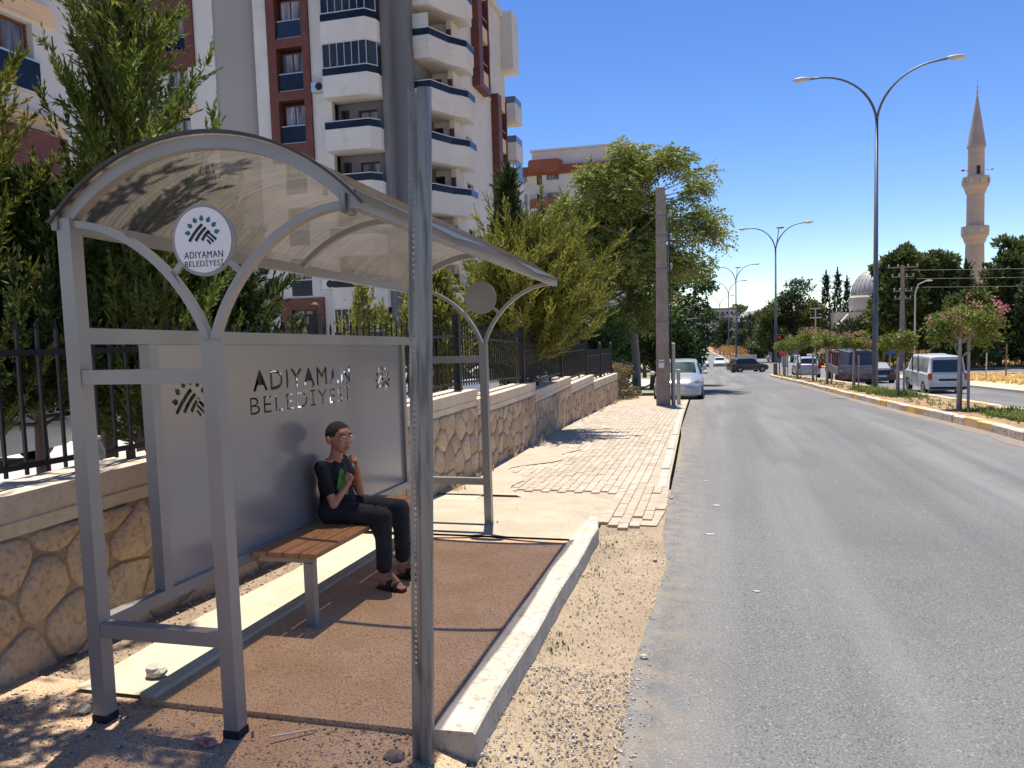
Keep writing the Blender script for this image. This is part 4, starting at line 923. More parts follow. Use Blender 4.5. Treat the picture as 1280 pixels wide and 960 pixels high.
def car(name, label, cat, S_, m, loc, rz, glassm=None, side=(), ws=(), wheels=(), wr=.31, sc=1, group=None, tw=.19):
    """S_ stations front(+x) to back; side: list of (x0,x1) windows; ws: (station index pairs) sloped or rear glass; local axes: +x forward"""
    gm = glassm or M_glassd; t = thing(name, label, cat, loc, rz, group); t.scale = (sc, sc, sc)
    R_ = [ring(s) for s in S_]; n = len(R_[0]); b = MB(); v = [p for r in R_ for p in r]
    f = [(i*n+k, i*n+(k+1) % n, (i+1)*n+(k+1) % n, (i+1)*n+k) for i in range(len(R_)-1) for k in range(n)]
    f += [tuple(range(n))[::-1], tuple((len(R_)-1)*n+k for k in range(n))]; b.add(v, f)
    body = b.build('body', m, t, local=True); sharp(body)
    xs = [s[0] for s in S_]
    def ringat(x):
        for i in range(len(xs)-1):
            if xs[i] >= x >= xs[i+1]: return [lerp(p, q, (xs[i]-x)/(xs[i]-xs[i+1])) for p, q in zip(R_[i], R_[i+1])]
        return R_[-1]
    for sd_ in (-1, 1):
        for w in side:
            x0, x1 = w[0], w[1]; lean0 = w[2] if len(w) > 2 else 0; lean1 = w[3] if len(w) > 3 else 0
            b = MB(); k = 5; V = []
            for tt in (.10, .5, .90):
                for i in range(k+1):
                    x = x0+lean0*tt+(x1+lean1*tt-x0-lean0*tt)*i/k; r = ringat(x); a, c = (r[5], r[6]) if sd_ < 0 else (r[n-6], r[n-7])
                    p = lerp(a, c, tt); V.append((p[0], p[1]+sd_*.008, p[2]))
            b.add(V, [(j*(k+1)+i, j*(k+1)+i+1, (j+1)*(k+1)+i+1, (j+1)*(k+1)+i)[::-sd_ if False else 1] for j in range(2) for i in range(k)]); b.build('side_window', gm, t, local=True)
    for w in ws:
        nm, i, j, ins = w; a, c = R_[i], R_[j]; o = Vector((.012 if xs[i] > 0 else -.012, 0, .008)); V = []
        seq = [6, 7, 8, n-9, n-8, n-7]
        for tt in (ins[0], .5, ins[1]):
            for k in seq: p = Vector(lerp(a[k], c[k], tt)); p.y *= .94; V.append(tuple(p+o))
        b = MB(); b.add(V, [(r_*6+k, r_*6+k+1, r_*6+k+7, r_*6+k+6) for r_ in range(2) for k in range(5)]); q = b.build(nm, gm, t, smooth=True, local=True)
    for wx in wheels:
        for s_ in (-1, 1):
            y = s_*(S_[len(S_)//2][4]-.085)
            b = MB(); b.lathe([(wr*1.13, -.09), (wr*1.13, .092)], 28, (wx, y, wr+.015), axis='y'); b.build('wheel_arch', M_black, t, local=True)
            b = MB(); b.lathe([(wr*.66, -tw/2), (wr*.96, -tw/2), (wr, -tw/4), (wr, tw/4), (wr*.96, tw/2), (wr*.66, tw/2)], 26, (wx, y, wr), axis='y'); q = b.build('wheel', M_tyre, t, smooth=True, local=True)
            b = MB(); b.lathe([(wr*.66, -.05), (wr*.66, .085)], 22, (wx, y+s_*.008, wr), axis='y'); b.build('rim_barrel', M_black, q, local=True)
            b = MB(); yo = y+s_*.100
            b.lathe([(wr*.16, -.012), (wr*.14, .012)], 12, (wx, yo, wr), axis='y')
            for k in range(5):
                a = 2*pi*k/5+.3; b.bar((wx+wr*.1*cos(a), yo, wr+wr*.1*sin(a)), (wx+wr*.64*cos(a), yo-s_*.004, wr+wr*.64*sin(a)), .045, .02, upv=(0, 1, 0))
            b.tube([(wx+wr*.63*cos(a), yo-s_*.005, wr+wr*.63*sin(a)) for a in [2*pi*k/22 for k in range(23)]], .014, 5, cap=False)
            b.build('rim', M_rim, q, local=True)
    return t
def part(t, name, m, fn, label=None, smooth=False):
    b = MB(); fn(b); o = b.build(name, m, t, local=True, smooth=smooth)
    if label: o['label'] = label
    return o
def mirrors(t, x, y, z, m):
    for s_ in (-1, 1): part(t, 'wing_mirror', m, lambda b: b.ell((x, s_*y, z), (.07, .10, .075), 10, 7), smooth=True)
# side profile families: (x, zbottom, zbelt, zroof, hw_low, hw_belt, hw_roof)
def hatch(L=4.2, H=1.47, W=.88):
    h = L/2
    return [(h, .30, .50, .58, W*.72, W*.74, W*.60), (h-.06, .22, .60, .68, W*.84, W*.86, W*.70), (h-.25, .20, .70, .80, W*.96, W*.95, W*.78), (h-.75, .20, .80, .93, W*.99, W*.98, W*.83),
            (h-1.12, .20, .86, .99, W, W*.99, W*.84), (h-1.75, .20, .90, H-.06, W, W, W*.74), (h-2.2, .20, .92, H, W, W, W*.745), (-h+1.1, .20, .93, H-.01, W, W, W*.73), (-h+.55, .20, .95, H-.07, W, W*.99, W*.70),
            (-h+.20, .22, .96, 1.02, W*.97, W*.96, W*.72), (-h+.04, .25, .92, .97, W*.93, W*.92, W*.72), (-h, .32, .74, .80, W*.88, W*.88, W*.70)]
gA = 'vehicles on the left carriageway'
wht = paint('white_paint', (.62, .63, .64)); sil = paint('silver_paint', (.50, .52, .55), .35); blk = paint('black_paint', (.012, .013, .016)); gry = paint('grey_paint', (.16, .17, .18), .3); cream = paint('pearl_paint', (.60, .58, .52))
def on(x, y, dz=0): return (x, y, T(x, y)+dz)
HS = hatch(4.0, 1.44, .86)
c1 = car('parked_car', 'white hatchback parked nose-on at the left kerb behind the utility pole', 'car', HS, paint('pale_silver_paint', (.40, .42, .45), .3), on(-1.10, 30.0), -pi/2,
         side=[(.62, -.30, -.38, 0), (-.38, -1.20, 0, .15)], ws=[('windscreen', 4, 5, (.04, .93)), ('rear_window', 8, 9, (.15, .95))], wheels=(1.25, -1.25), sc=1.0, glassm=mat('reflecting_glass', (.012, .03, .02), (.05, .075, .055), 5, rough=.08, spec=.45))
part(c1, 'grille', M_black, lambda b: b.prism([(-.52, 0), (.52, 0), (.40, -.15), (-.40, -.15)], lambda a, c, d: (1.985+d-.0, a, .44+c), -.03, .012))
part(c1, 'number_plate', M_plate, lambda b: b.box(2.0, 2.012, -.25, .25, .47, .57))
part(c1, 'badge', M_rim, lambda b: b.prism([(-.04, 0), (0, .06), (.04, 0), (0, -.06)], lambda a, c, d: (1.99+d, a, .66+c), -.03, .012))
for s_ in (-1, 1):
    part(c1, 'headlight', M_head, lambda b: b.prism([(.0, .0), (.30, .13), (.40, .05), (.34, -.08), (.10, -.10)], lambda a, c, d: (1.90-a*.55+d, s_*(.42+a), .68+c), 0, .05))
    part(c1, 'fog_light', M_black, lambda b: b.lathe([(.05, 0), (.05, .03)], 12, (1.90, s_*.62, .36), axis='x'))
mirrors(c1, .62, .97, .98, wht)
# distant cars, left carriageway
c2 = car('parked_car', 'silver car with dark rear window parked beyond the white hatchback', 'car', hatch(4.2, 1.46, .88), sil, on(-1.15, 76), pi/2, side=[(.70, -.30, -.38, 0), (-.38, -1.25, 0, .1)], ws=[('windscreen', 4, 5, (.04, .93)), ('rear_window', 8, 9, (.1, .95))], wheels=(1.3, -1.3))
c3 = car('car', 'grey white-roofed car standing left in the lane past the crossing', 'car', hatch(4.4, 1.45, .9), cream, on(-.9, 118), -pi/2, side=[(.75, -.30, -.38, 0), (-.38, -1.3, 0, .1)], ws=[('windscreen', 4, 5, (.04, .93))], wheels=(1.35, -1.35))
part(c3, 'bumper', M_black, lambda b: b.box(2.10, 2.22, -.75, .75, .25, .5))
c4 = car('car', 'white car driving towards the crossing beside the far median', 'car', hatch(4.4, 1.42, .9), wht, on(1.55, 121), -pi/2, side=[(.75, -.30, -.38, 0), (-.38, -1.3, 0, .1)], ws=[('windscreen', 4, 5, (.04, .93))], wheels=(1.35, -1.35))
part(c4, 'bumper', M_black, lambda b: b.box(2.10, 2.22, -.6, .6, .25, .42))
c5 = car('van', 'white van parked under trees far down the left side of the road', 'van', [(2.2, .3, 1.0, 1.1, .8, .8, .7), (1.9, .3, 1.2, 1.9, .9, .9, .8), (-2.2, .3, 1.2, 1.95, .9, .9, .85), (-2.3, .4, 1.1, 1.6, .85, .85, .8)], wht, on(-2.6, 190), -pi/2, ws=[('windscreen', 0, 1, (.1, .9))], wheels=(1.3, -1.3))
# black suv turning across the crossing
su = hatch(4.5, 1.66, .92); su = [(x, zb+.04, z1+.10, z2+(.08 if z2 < 1.2 else 0), a, b, c) for x, zb, z1, z2, a, b, c in su]
c6 = car('suv', 'black SUV turning across the junction in front of the far median', 'car', su, blk, on(3.75, 80.5), radians(22), side=[(.78, -.25, -.40, 0), (-.33, -1.15, 0, 0), (-1.22, -1.75, 0, .1)], ws=[('windscreen', 4, 5, (.04, .93)), ('rear_window', 8, 9, (.1, .95))], wheels=(1.4, -1.35), wr=.36, sc=.86)
part(c6, 'tail_light', M_red, lambda b: b.box(-2.27, -2.12, -.86, -.55, .95, 1.08)); part(c6, 'tail_light', M_red, lambda b: b.box(-2.27, -2.12, .55, .86, .95, 1.08))
part(c6, 'roof_rail', M_rim, lambda b: (b.bar((.5, -.62, 1.68), (-1.5, -.62, 1.67), .03, .03), b.bar((.5, .62, 1.68), (-1.5, .62, 1.67), .03, .03)))
part(c6, 'side_sill', M_hub, lambda b: (b.box(-1.0, 1.0, -.93, -.90, .30, .38), b.box(-1.0, 1.0, .90, .93, .30, .38)))
# white van, rear towards the camera
W = .84
VS = [(2.35, .35, .72, .85, W*.80, W*.82, W*.72), (2.28, .26, .86, 1.0, W*.93, W*.93, W*.80), (2.0, .25, 1.0, 1.16, W, W, W*.86), (1.25, .25, 1.06, 1.84, W, W, W*.80), (.9, .25, 1.06, 1.90, W, W, W*.84), (-1.9, .25, 1.06, 1.92, W, W, W*.85), (-2.14, .26, 1.06, 1.88, W, W, W*.84), (-2.28, .28, 1.04, 1.12, W, W, W*.90), (-2.33, .32, .62, .70, W, W, W*.93)]
van = car('van', 'white minivan with dark rear window driving away on the right carriageway', 'van', VS, paint('van_white', (.66, .66, .64)), on(10.85, 42.3), pi/2+.02, side=[(1.45, .75, -.30, 0), (.68, -.40), (-.48, -1.95, 0, .08)], wheels=(1.45, -1.35), wr=.31, sc=.98, tw=.18,
          glassm=mat('curtained_glass', (.42, .42, .40), (.20, .20, .20), 2, rough=.12))
part(van, 'rear_window', M_glassd, lambda b: b.add([(-2.297, -.68, 1.15), (-2.297, .68, 1.15), (-2.20, .64, 1.74), (-2.20, -.64, 1.74)], [(0, 1, 2, 3)]))
part(van, 'tailgate', _m['van_white'], lambda b: b.box(-2.350, -2.30, -.70, .70, .56, 1.06))
part(van, 'plate_recess', M_black, lambda b: b.box(-2.362, -2.345, -.40, .40, .74, .84))
part(van, 'number_plate', M_plate, lambda b: b.box(-2.368, -2.35, -.26, .26, .63, .73))
part(van, 'badge', M_rim, lambda b: b.ell((-2.356, 0, .98), (.01, .07, .035)))
part(van, 'bumper', M_black, lambda b: b.box(-2.42, -2.28, -.80, .80, .34, .46)); part(van, 'bumper_top', _m['van_white'], lambda b: b.box(-2.40, -2.28, -.82, .82, .462, .56))
for s_ in (-1, 1):
    part(van, 'tail_light', M_red, lambda b: b.box(-2.36, -2.20, s_*.70-.0 if s_ < 0 else .70, s_*.845 if s_ > 0 else -.845, .84, 1.10) if False else b.box(-2.36, -2.18, min(s_*.71, s_*.85), max(s_*.71, s_*.85), .86, 1.10))
    part(van, 'reversing_light', M_amb, lambda b: b.box(-2.355, -2.2, min(s_*.71, s_*.848), max(s_*.71, s_*.848), .76, .855))
mirrors(van, 1.7, .95, 1.15, M_black)
for x in (.62, -.42): part(van, 'door_seam', M_black, lambda b: (b.box(x, x+.015, -.847, -.80, .35, 1.9), b.box(x, x+.015, .80, .847, .35, 1.9)))
part(van, 'door_handle', M_black, lambda b: (b.box(.45, .60, .83, .86, .98, 1.01), b.box(-.30, .45, .835, .855, .93, .95)))
part(van, 'roof_vent', _m['van_white'], lambda b: b.cbox(-.9, -.3, -.35, .35, 1.90, 1.97, .03))
# stake-bed lorry with tarp
M_tarp = mat('blue_grey_tarp', (.035, .05, .09), (.07, .09, .14), 1.5, rough=.75, bump=.3, bsc=4); M_rustp = mat('worn_truck_panel', (.16, .07, .05), (.24, .20, .18), 3, rough=.7); M_grp = mat('grey_truck_panel', (.16, .16, .16), (.26, .25, .24), 2, rough=.6)
tk = thing('truck', 'old stake-bed lorry with blue-grey tarpaulin seen from behind on the right carriageway', 'truck', on(8.6, 52.5), pi/2)
part(tk, 'chassis', M_black, lambda b: (b.box(-2.9, 2.6, -.45, .45, .55, .78), b.box(-2.95, -2.8, -1.05, 1.05, .45, .62)))
part(tk, 'bed_floor', M_grp, lambda b: b.box(-2.9, 1.2, -1.1, 1.1, .86, .96))
part(tk, 'tailboard', M_grp, lambda b: [b.box(-2.96, -2.90, -1.1, 1.1, .96+.17*k, 1.11+.17*k) for k in range(3)])
part(tk, 'rear_apron', M_rustp, lambda b: b.box(-2.94, -2.86, -1.08, 1.08, .62, .90))
for s_ in (-1, 1):
    part(tk, 'side_board', M_grp, lambda b: [b.box(-2.88, 1.2, min(s_*1.1, s_*1.05), max(s_*1.1, s_*1.05), .97+.2*k, 1.14+.2*k) for k in range(2)])
    for x in (-2.8, -1.8, -.8, .2, 1.1): part(tk, 'stake', M_rustp, lambda b: b.box(x, x+.07, min(s_*1.03, s_*.97), max(s_*1.03, s_*.97), .96, 2.25))
    part(tk, 'stake_rail', M_rustp, lambda b: b.box(-2.8, 1.17, min(s_*1.05, s_*.98), max(s_*1.05, s_*.98), 2.18, 2.26))
    part(tk, 'tail_light', M_red, lambda b: b.box(-2.98, -2.93, s_*.85-.12, s_*.85+.12, .68, .80))
    for x in (-1.9, 1.9):
        part(tk, 'wheel', M_tyre, lambda b: b.lathe([(.3, -.16), (.44, -.16), (.46, 0), (.44, .16), (.3, .16)], 20, (x, s_*.88, .46), axis='y'))
part(tk, 'tarpaulin', M_tarp, lambda b: b.prism([(-.95, .98), (-.98, 2.1), (-.5, 2.28), (.1, 2.32), (.42, 2.2), (.46, .98)], lambda a, c, d: (d, a, c), -2.72, 1.1))
part(tk, 'tarp_fold', M_tarp, lambda b: [b.box(-2.75, -2.70, -.93, .42, 1.1+.3*k, 1.14+.3*k) for k in range(4)])
part(tk, 'cab', mat('truck_cab_red', (.28, .05, .04), rough=.4), lambda b: b.prism([(1.3, .7), (1.3, 2.2), (2.4, 2.2), (2.8, 1.5), (2.95, 1.4), (2.95, .7)], lambda a, c, d: (a, d, c), -1.0, 1.0))
# small red and white hatchback left of the lorry, black saloon right of it
c7 = car('car', 'small silver and red hatchback half hidden by the young trees left of the lorry', 'car', hatch(3.9, 1.5, .84), sil, on(7.0, 61), pi/2, side=[(.6, -.25, -.35, 0), (-.33, -1.15, 0, .1)], ws=[('rear_window', 8, 9, (.05, .95))], wheels=(1.2, -1.2))
for s_ in (-1, 1): part(c7, 'tail_light', M_red, lambda b: b.box(-1.96, -1.80, min(s_*.62, s_*.84), max(s_*.62, s_*.84), .70, 1.15))
part(c7, 'number_plate', M_plate, lambda b: b.box(-1.99, -1.95, -.26, .26, .55, .66))
sl = [(2.2, .30, .50, .62, .70, .72, .6), (2.1, .24, .60, .74, .80, .80, .68), (1.0, .22, .76, .90, .84, .84, .74), (.45, .22, .82, 1.34, .84, .84, .62), (-.9, .22, .84, 1.38, .84, .84, .62), (-1.5, .22, .86, .98, .84, .84, .74), (-2.1, .25, .84, .95, .82, .82, .72), (-2.18, .32, .66, .76, .8, .8, .7)]
c8 = car('car', 'black saloon with pale rear window between the lorry and the street lamp', 'car', sl, paint('worn_black', (.02, .02, .022), 0, .4), on(11.0, 57.5), pi/2+.05, side=[(.5, -.15, -.2, 0), (-.22, -1.05, 0, .1)], ws=[('rear_window', 4, 5, (.08, .95))], wheels=(1.3, -1.35), wr=.30, sc=1.05, glassm=mat('hazy_glass', (.35, .37, .38), rough=.15))
for s_ in (-1, 1): part(c8, 'tail_light', M_red, lambda b: b.box(-2.21, -2.1, min(s_*.45, s_*.80), max(s_*.45, s_*.80), .66, .82))
part(c8, 'number_plate', M_plate, lambda b: b.box(-2.215, -2.18, -.26, .26, .52, .62))
# cars seen through the fence in the parking lot
def lot(x, y): return (x, y, T(0, y)-.05)
h9 = hatch(4.4, 1.55, .92)
c9 = car('parked_car', 'silver hatchback with large red tail lights parked behind the left fence', 'car', h9, paint('lot_silver', (.46, .47, .50), .3), lot(-12.6, 15.8), radians(70), side=[(.75, -.25, -.38, 0), (-.33, -1.2, 0, .1)], ws=[('rear_window', 8, 9, (.05, .95))], wheels=(1.3, -1.3), wr=.33)
for s_ in (-1, 1):
    part(c9, 'tail_light', M_red, lambda b: b.prism([(.25, .86), (.62, .93), (.93, 1.06), (.97, .98), (.70, .90), (.98, .72), (.90, .70), (.55, .86)], lambda a, c, d: (-2.20+d, s_*a*.93, c), -.03, .10))
    part(c9, 'rear_reflector', M_red, lambda b: b.box(-2.235, -2.1, min(s_*.45, s_*.8), max(s_*.45, s_*.8), .42, .47))
part(c9, 'bumper', M_black, lambda b: b.box(-2.23, -2.0, -.84, .84, .26, .56)); part(c9, 'tailgate_trim', M_black, lambda b: b.box(-2.24, -2.1, -.5, .5, .84, .93))
part(c9, 'number_plate', M_plate, lambda b: b.box(-2.25, -2.2, -.27, .27, .58, .70))
c10 = car('parked_car', 'dark car with five-spoke alloy wheel at the far left behind the fence', 'car', hatch(4.4, 1.5, .9), gry, lot(-13.0, 10.2), radians(180), side=[(.75, -.25, -.38, 0), (-.33, -1.2, 0, .1)], ws=[('windscreen', 4, 5, (.04, .93))], wheels=(1.35, -1.35), wr=.34)
for i, (x, y, r, m, lb) in enumerate([(-8.8, 22, 165, wht, 'white car behind the fence just right of the far shelter post'), (-7.8, 27.5, 160, cream, 'cream car in the lot behind the young conifer'), (-11, 24, 100, wht, 'white car deeper in the lot left of the far shelter post'), (-8.4, 33, 170, sil, 'silver car farthest back behind the fence near the wall end'), (-13, 20.5, 95, wht, 'white car behind the cut-out lettering of the back panel')]):
    o = car('parked_car', lb, 'car', hatch(4.2, 1.46, .87), m, lot(x, y), radians(r), side=[(.70, -.25, -.38, 0), (-.33, -1.2, 0, .1)], ws=[('windscreen', 4, 5, (.04, .93)), ('rear_window', 8, 9, (.1, .95))], wheels=(1.3, -1.3), group='cars parked in the lot behind the fence')
# ------------------------------------------------------------------ apartment buildings
M_wall = mat('cream_render', (.55, .51, .48), (.61, .57, .53), .5, (.49, .455, .42), 1.1, (.58, .8), rough=.9, bump=.15, bsc=8)
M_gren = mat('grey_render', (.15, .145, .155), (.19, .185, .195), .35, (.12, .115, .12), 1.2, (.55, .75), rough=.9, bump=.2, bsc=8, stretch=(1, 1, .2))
M_taupe = mat('taupe_render', (.30, .27, .26), (.36, .33, .31), .3, rough=.9, bump=.2, bsc=8, stretch=(1, 1, .2))
M_redc = mat('red_brown_cladding', (.12, .034, .02), (.16, .05, .03), 2, rough=.55, wave=(3.2, 'Z', (.07, .018, .014), .86), stretch=(1, 1, 1))
M_beige = mat('beige_render', (.62, .42, .27), (.68, .48, .32), .6, rough=.9)
M_wfr = mat('brown_window_frame', (.10, .028, .02), rough=.45); M_wpane = mat('window_pane', (.05, .055, .07), (.34, .34, .35), 1.4, rough=.08, spec=.35, stretch=(2.5, 2.5, .25)); M_wdark = mat('dark_pane', (.012, .014, .018), (.04, .045, .055), .5, rough=.08, spec=.3)
M_brail = mat('blue_black_glass', (.006, .009, .018), (.016, .022, .04), .4, rough=.12, spec=.25); M_alu = mat('aluminium', (.5, .5, .52), rough=.35, metal=.6); M_blrail = mat('blue_glass_rail', (.09, .12, .20), (.12, .15, .24), .5, rough=.2, spec=.3)
M_cur = mat('net_curtain', (.45, .43, .40), (.28, .27, .26), 5, rough=.9, stretch=(6, 6, 1))
def grid_wall(mb, u0, u1, z0, z1, holes, fn, d0, d1, mi=0):
    """wall slab in (u,z) with rectangular openings, fn(u,d,z)->point, thickness d0..d1"""
    us = sorted({u0, u1}|{h[k] for h in holes for k in (0, 1) if u0 < h[k] < u1}); zs = sorted({z0, z1}|{h[k] for h in holes for k in (2, 3) if z0 < h[k] < z1})
    def solid(i, j):
        if i < 0 or j < 0 or i >= len(us)-1 or j >= len(zs)-1: return False
        a, c = (us[i]+us[i+1])/2, (zs[j]+zs[j+1])/2
        return not any(h[0] < a < h[1] and h[2] < c < h[3] for h in holes)
    for i in range(len(us)-1):
        for j in range(len(zs)-1):
            if not solid(i, j): continue
            a, b, c, d = us[i], us[i+1], zs[j], zs[j+1]
            mb.add([fn(a, d1, c), fn(b, d1, c), fn(b, d1, d), fn(a, d1, d)], [(0, 1, 2, 3)], mi)
            mb.add([fn(a, d0, c), fn(b, d0, c), fn(b, d0, d), fn(a, d0, d)], [(3, 2, 1, 0)], mi)
            for (ii, jj, q) in ((i-1, j, ((a, c), (a, d))), (i+1, j, ((b, d), (b, c))), (i, j-1, ((b, c), (a, c))), (i, j+1, ((a, d), (b, d)))):
                if not solid(ii, jj): (p0, p1), (p2, p3) = q; mb.add([fn(p0, d1, p1), fn(p0, d0, p1), fn(p2, d0, p3), fn(p2, d1, p3)], [(0, 1, 2, 3)], mi)
FA = lambda y: (lambda u, d, z: (u, y-d, z))       # face looking towards -Y
FB = lambda x: (lambda u, d, z: (x+d, u, z))       # face looking towards +X
def window(par, fn, u0, u1, z0, z1, d, frame=M_wfr, pane=M_wpane, mull=1, rail=None, railh=.95, ledge=True, curtain=True):
    """one window: frame mesh (part) with pane and rail children"""
    b = MB(); w = .07
    for a, c, e, f in ((u0, u1, z0, z0+w), (u0, u1, z1-w, z1), (u0, u0+w, z0+w, z1-w), (u1-w, u1, z0+w, z1-w)): grid_wall(b, a, c, e, f, [], fn, d, d+.06)
    for k in range(mull): m = u0+(u1-u0)*(k+1)/(mull+1); grid_wall(b, m-.035, m+.035, z0+w, z1-w, [], fn, d, d+.062)
    o = b.build('window', frame, par)
    b = MB(); b.add([fn(u0+w, d+.02, z0+w), fn(u1-w, d+.02, z0+w), fn(u1-w, d+.02, z1-w), fn(u0+w, d+.02, z1-w)], [(0, 1, 2, 3)]); b.build('pane', pane, o)
    if rail:
        b = MB(); grid_wall(b, u0-.10, u1+.10, z0-.04, z0+railh-.05, [], fn, d+.30, d+.315); b.build('rail_glass', rail, o)
        b = MB(); grid_wall(b, u0-.12, u1+.12, z0+railh-.05, z0+railh, [], fn, d+.285, d+.335); b.build('handrail', M_alu, o); b = MB(); grid_wall(b, u0-.12, u1+.12, z0-.10, z0-.045, [], fn, d+.0, d+.335); b.build('sill', M_wall, o)
    return o
FH = 2.95; base = lambda k: 3.62+FH*k             # window sill level of storey k
apt = thing('apartment_building', 'tall cream apartment block with red-brown clad bays and white balconies behind the shelter', 'building', (-20, 41, -1.5))
ZB, ZR = -2.0, 25.0; Y_A = 41.0
def col(x0, x1, m, name, holes=(), d=0.0, z0=ZB, z1=ZR, th=.35, y=Y_A):
    b = MB(); grid_wall(b, x0, x1, z0, z1, list(holes), FA(y), d-th, d); return b.build(name, m, apt)
rows = range(-1, 7)
# centre bay: cladding above z 11.3, render with one clad storey below
wins = [(-23.78, -22.45, base(k), base(k)+2.1) for k in rows]
b = MB(); grid_wall(b, -24.50, -21.86, 11.3, ZR, [(-23.95, -22.30, base(k)-.12, base(k)+2.3) for k in range(3, 7)], FA(Y_A), -.55, .14); b.build('red_cladding', M_redc, apt)
b = MB(); grid_wall(b, -24.50, -21.70, ZB, 3.45, [(-23.78, -22.45, base(-1)-.1, base(-1)+2.1)], FA(Y_A), -.35, .16); b.build('red_cladding', M_redc, apt)
col(-24.50, -21.86, M_wall, 'wall', [(-23.78, -22.45, base(k)-.1, base(k)+2.15) for k in range(0, 3)], z0=3.46, z1=11.29)
for k in rows: window(apt, FA(Y_A), -23.78, -22.45, base(k), base(k)+2.1, -.32, rail=M_brail if k % 3 != 2 else M_glassd, railh=.92)
col(-25.40, -24.51, M_wall, 'wall'); col(-21.85, -20.66, M_wall, 'wall')
# balconies at x -20.66..-17.7
kk = 0
for k in range(-1, 8):
    zb_ = 2.75+2.93*k; zt = zb_+1.18
    b = MB(); b.prism([(-20.72, 41.6), (-20.72, 40.15), (-18.05, 40.15), (-17.62, 40.75), (-17.62, 41.6)], lambda a, c, d: (a, c, d), zb_, zt)
    bal = b.build('balcony', M_wall, apt)
    b = MB(); pts = [(-20.72, 40.17), (-18.06, 40.17), (-17.64, 40.76)]
    glazed = k in (-2+2, 4, 5) or k == 0
    glazed = k in (-1, 4, 5)
    b.prism([(-20.72, 40.20), (-20.72, 40.16), (-18.05, 40.16), (-17.63, 40.76), (-17.67, 40.78), (-18.08, 40.20)], lambda a, c, d: (a, c, d), zt+.01, zt+.40); b.build('rail_glass', M_brail, bal)
    b = MB(); b.tube([(-20.72, 40.15, zt+.42), (-18.04, 40.15, zt+.42), (-17.62, 40.75, zt+.42)], .03, 6)
    if glazed:
        for i in range(7): x = -20.68+i*.44; b.box(x-.02, x+.02, 40.18, 40.22, zt+.4, zb_+2.90)
        b.box(-17.68, -17.63, 40.74, 40.78, zt+.4, zb_+2.9); b.tube([(-20.72, 40.18, zb_+2.9), (-18.04, 40.18, zb_+2.9), (-17.64, 40.77, zb_+2.9)], .03, 6)
    b.build('balcony_frame', M_alu, bal)
    if glazed:
        b = MB(); b.prism([(-20.70, 40.215), (-18.07, 40.215), (-17.66, 40.79), (-17.68, 40.80), (-18.09, 40.23), (-20.70, 40.23)], lambda a, c, d: (a, c, d), zt+.41, zb_+2.89); b.build('balcony_glazing', M_wdark if k != 5 else M_wdark, bal)
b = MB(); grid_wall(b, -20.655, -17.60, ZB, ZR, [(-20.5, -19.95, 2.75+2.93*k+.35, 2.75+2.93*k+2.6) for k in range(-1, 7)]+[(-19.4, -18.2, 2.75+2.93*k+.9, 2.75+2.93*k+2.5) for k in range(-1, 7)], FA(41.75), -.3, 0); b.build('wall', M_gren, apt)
for k in range(-1, 7):
    z = 2.75+2.93*k; window(apt, FA(41.75), -20.5, -19.95, z+.35, z+2.6, -.25, mull=0, pane=M_wdark); window(apt, FA(41.75), -19.4, -18.2, z+.9, z+2.5, -.25, pane=M_wpane)
# grey recess between the blocks
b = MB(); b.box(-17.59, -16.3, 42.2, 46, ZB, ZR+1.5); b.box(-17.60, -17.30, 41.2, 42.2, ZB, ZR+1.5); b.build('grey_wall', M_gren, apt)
# left recess, rounded taupe wall
b = MB(); pts = [(-28.4, 41.0), (-28.4, 41.35), (-27.9, 41.9), (-27.2, 42.25), (-26.4, 42.3), (-25.8, 42.0), (-25.41, 41.5), (-25.41, 41.0), (-25.41, 43.2), (-28.4, 43.2)]
b.prism([(-28.1, 40.55), (-27.3, 40.62), (-26.5, 40.74), (-25.9, 40.90), (-25.42, 41.12), (-25.42, 43), (-28.1, 43)], lambda a, c, d: (a, c+.5, d), ZB, ZR+1.2); b.build('stair_tower', M_taupe, apt)
col(-29.35, -28.06, M_wall, 'wall', d=.02, th=1.0)
# left bay: red cladding to z 17.4, white windows lower down
b = MB(); grid_wall(b, -32.2, -29.36, 17.4, ZR, [(-31.35, -29.95, base(k)-.12+.15, base(k)+2.3) for k in range(5, 7)], FA(Y_A), -.55, .14); b.build('red_cladding', M_redc, apt)
col(-32.2, -29.36, M_wall, 'wall', [(-31.35, -29.95, base(k)-.1, base(k)+2.1) for k in range(-1, 5)], z1=17.39)
for k in rows:
    window(apt, FA(Y_A), -31.3, -30.0, base(k), base(k)+2.0, -.32, rail=M_brail, railh=.95)
    if k < 5: b = MB(); grid_wall(b, -31.8, -29.5, base(k)-.75, base(k)-.2, [], FA(Y_A), .01, .07); b.build('beige_band', M_beige, apt)
for k in range(-1, 6):       # balcony at the left of the bay
    z = base(k)-.1; b = MB(); b.box(-36.0, -32.25, 39.8, 41.3, z-1.0, z+.5); q = b.build('balcony', M_wall, apt)
    b = MB(); b.box(-36.0, -32.25, 39.80, 39.84, z+.52, z+.95); b.build('rail_glass', M_brail, q)
b = MB(); grid_wall(b, -40, -32.21, ZB, ZR, [(-35.0, -33.0, base(k)-.3, base(k)+1.9) for k in rows], FA(Y_A+.3), -.3, 0); b.build('wall', M_wall, apt)
for k in rows: window(apt, FA(Y_A+.3), -35, -33, base(k)-.3, base(k)+1.9, -.25, mull=2)
b = MB(); b.box(-40, -16.5, 42.9, 58, ZB, ZR+.3); b.build('building_core', M_gren, apt)
b = MB(); b.box(-40.3, -17.6, 40.6, 58.3, ZR+.31, ZR+.7); b.build('roof', M_wall, apt)
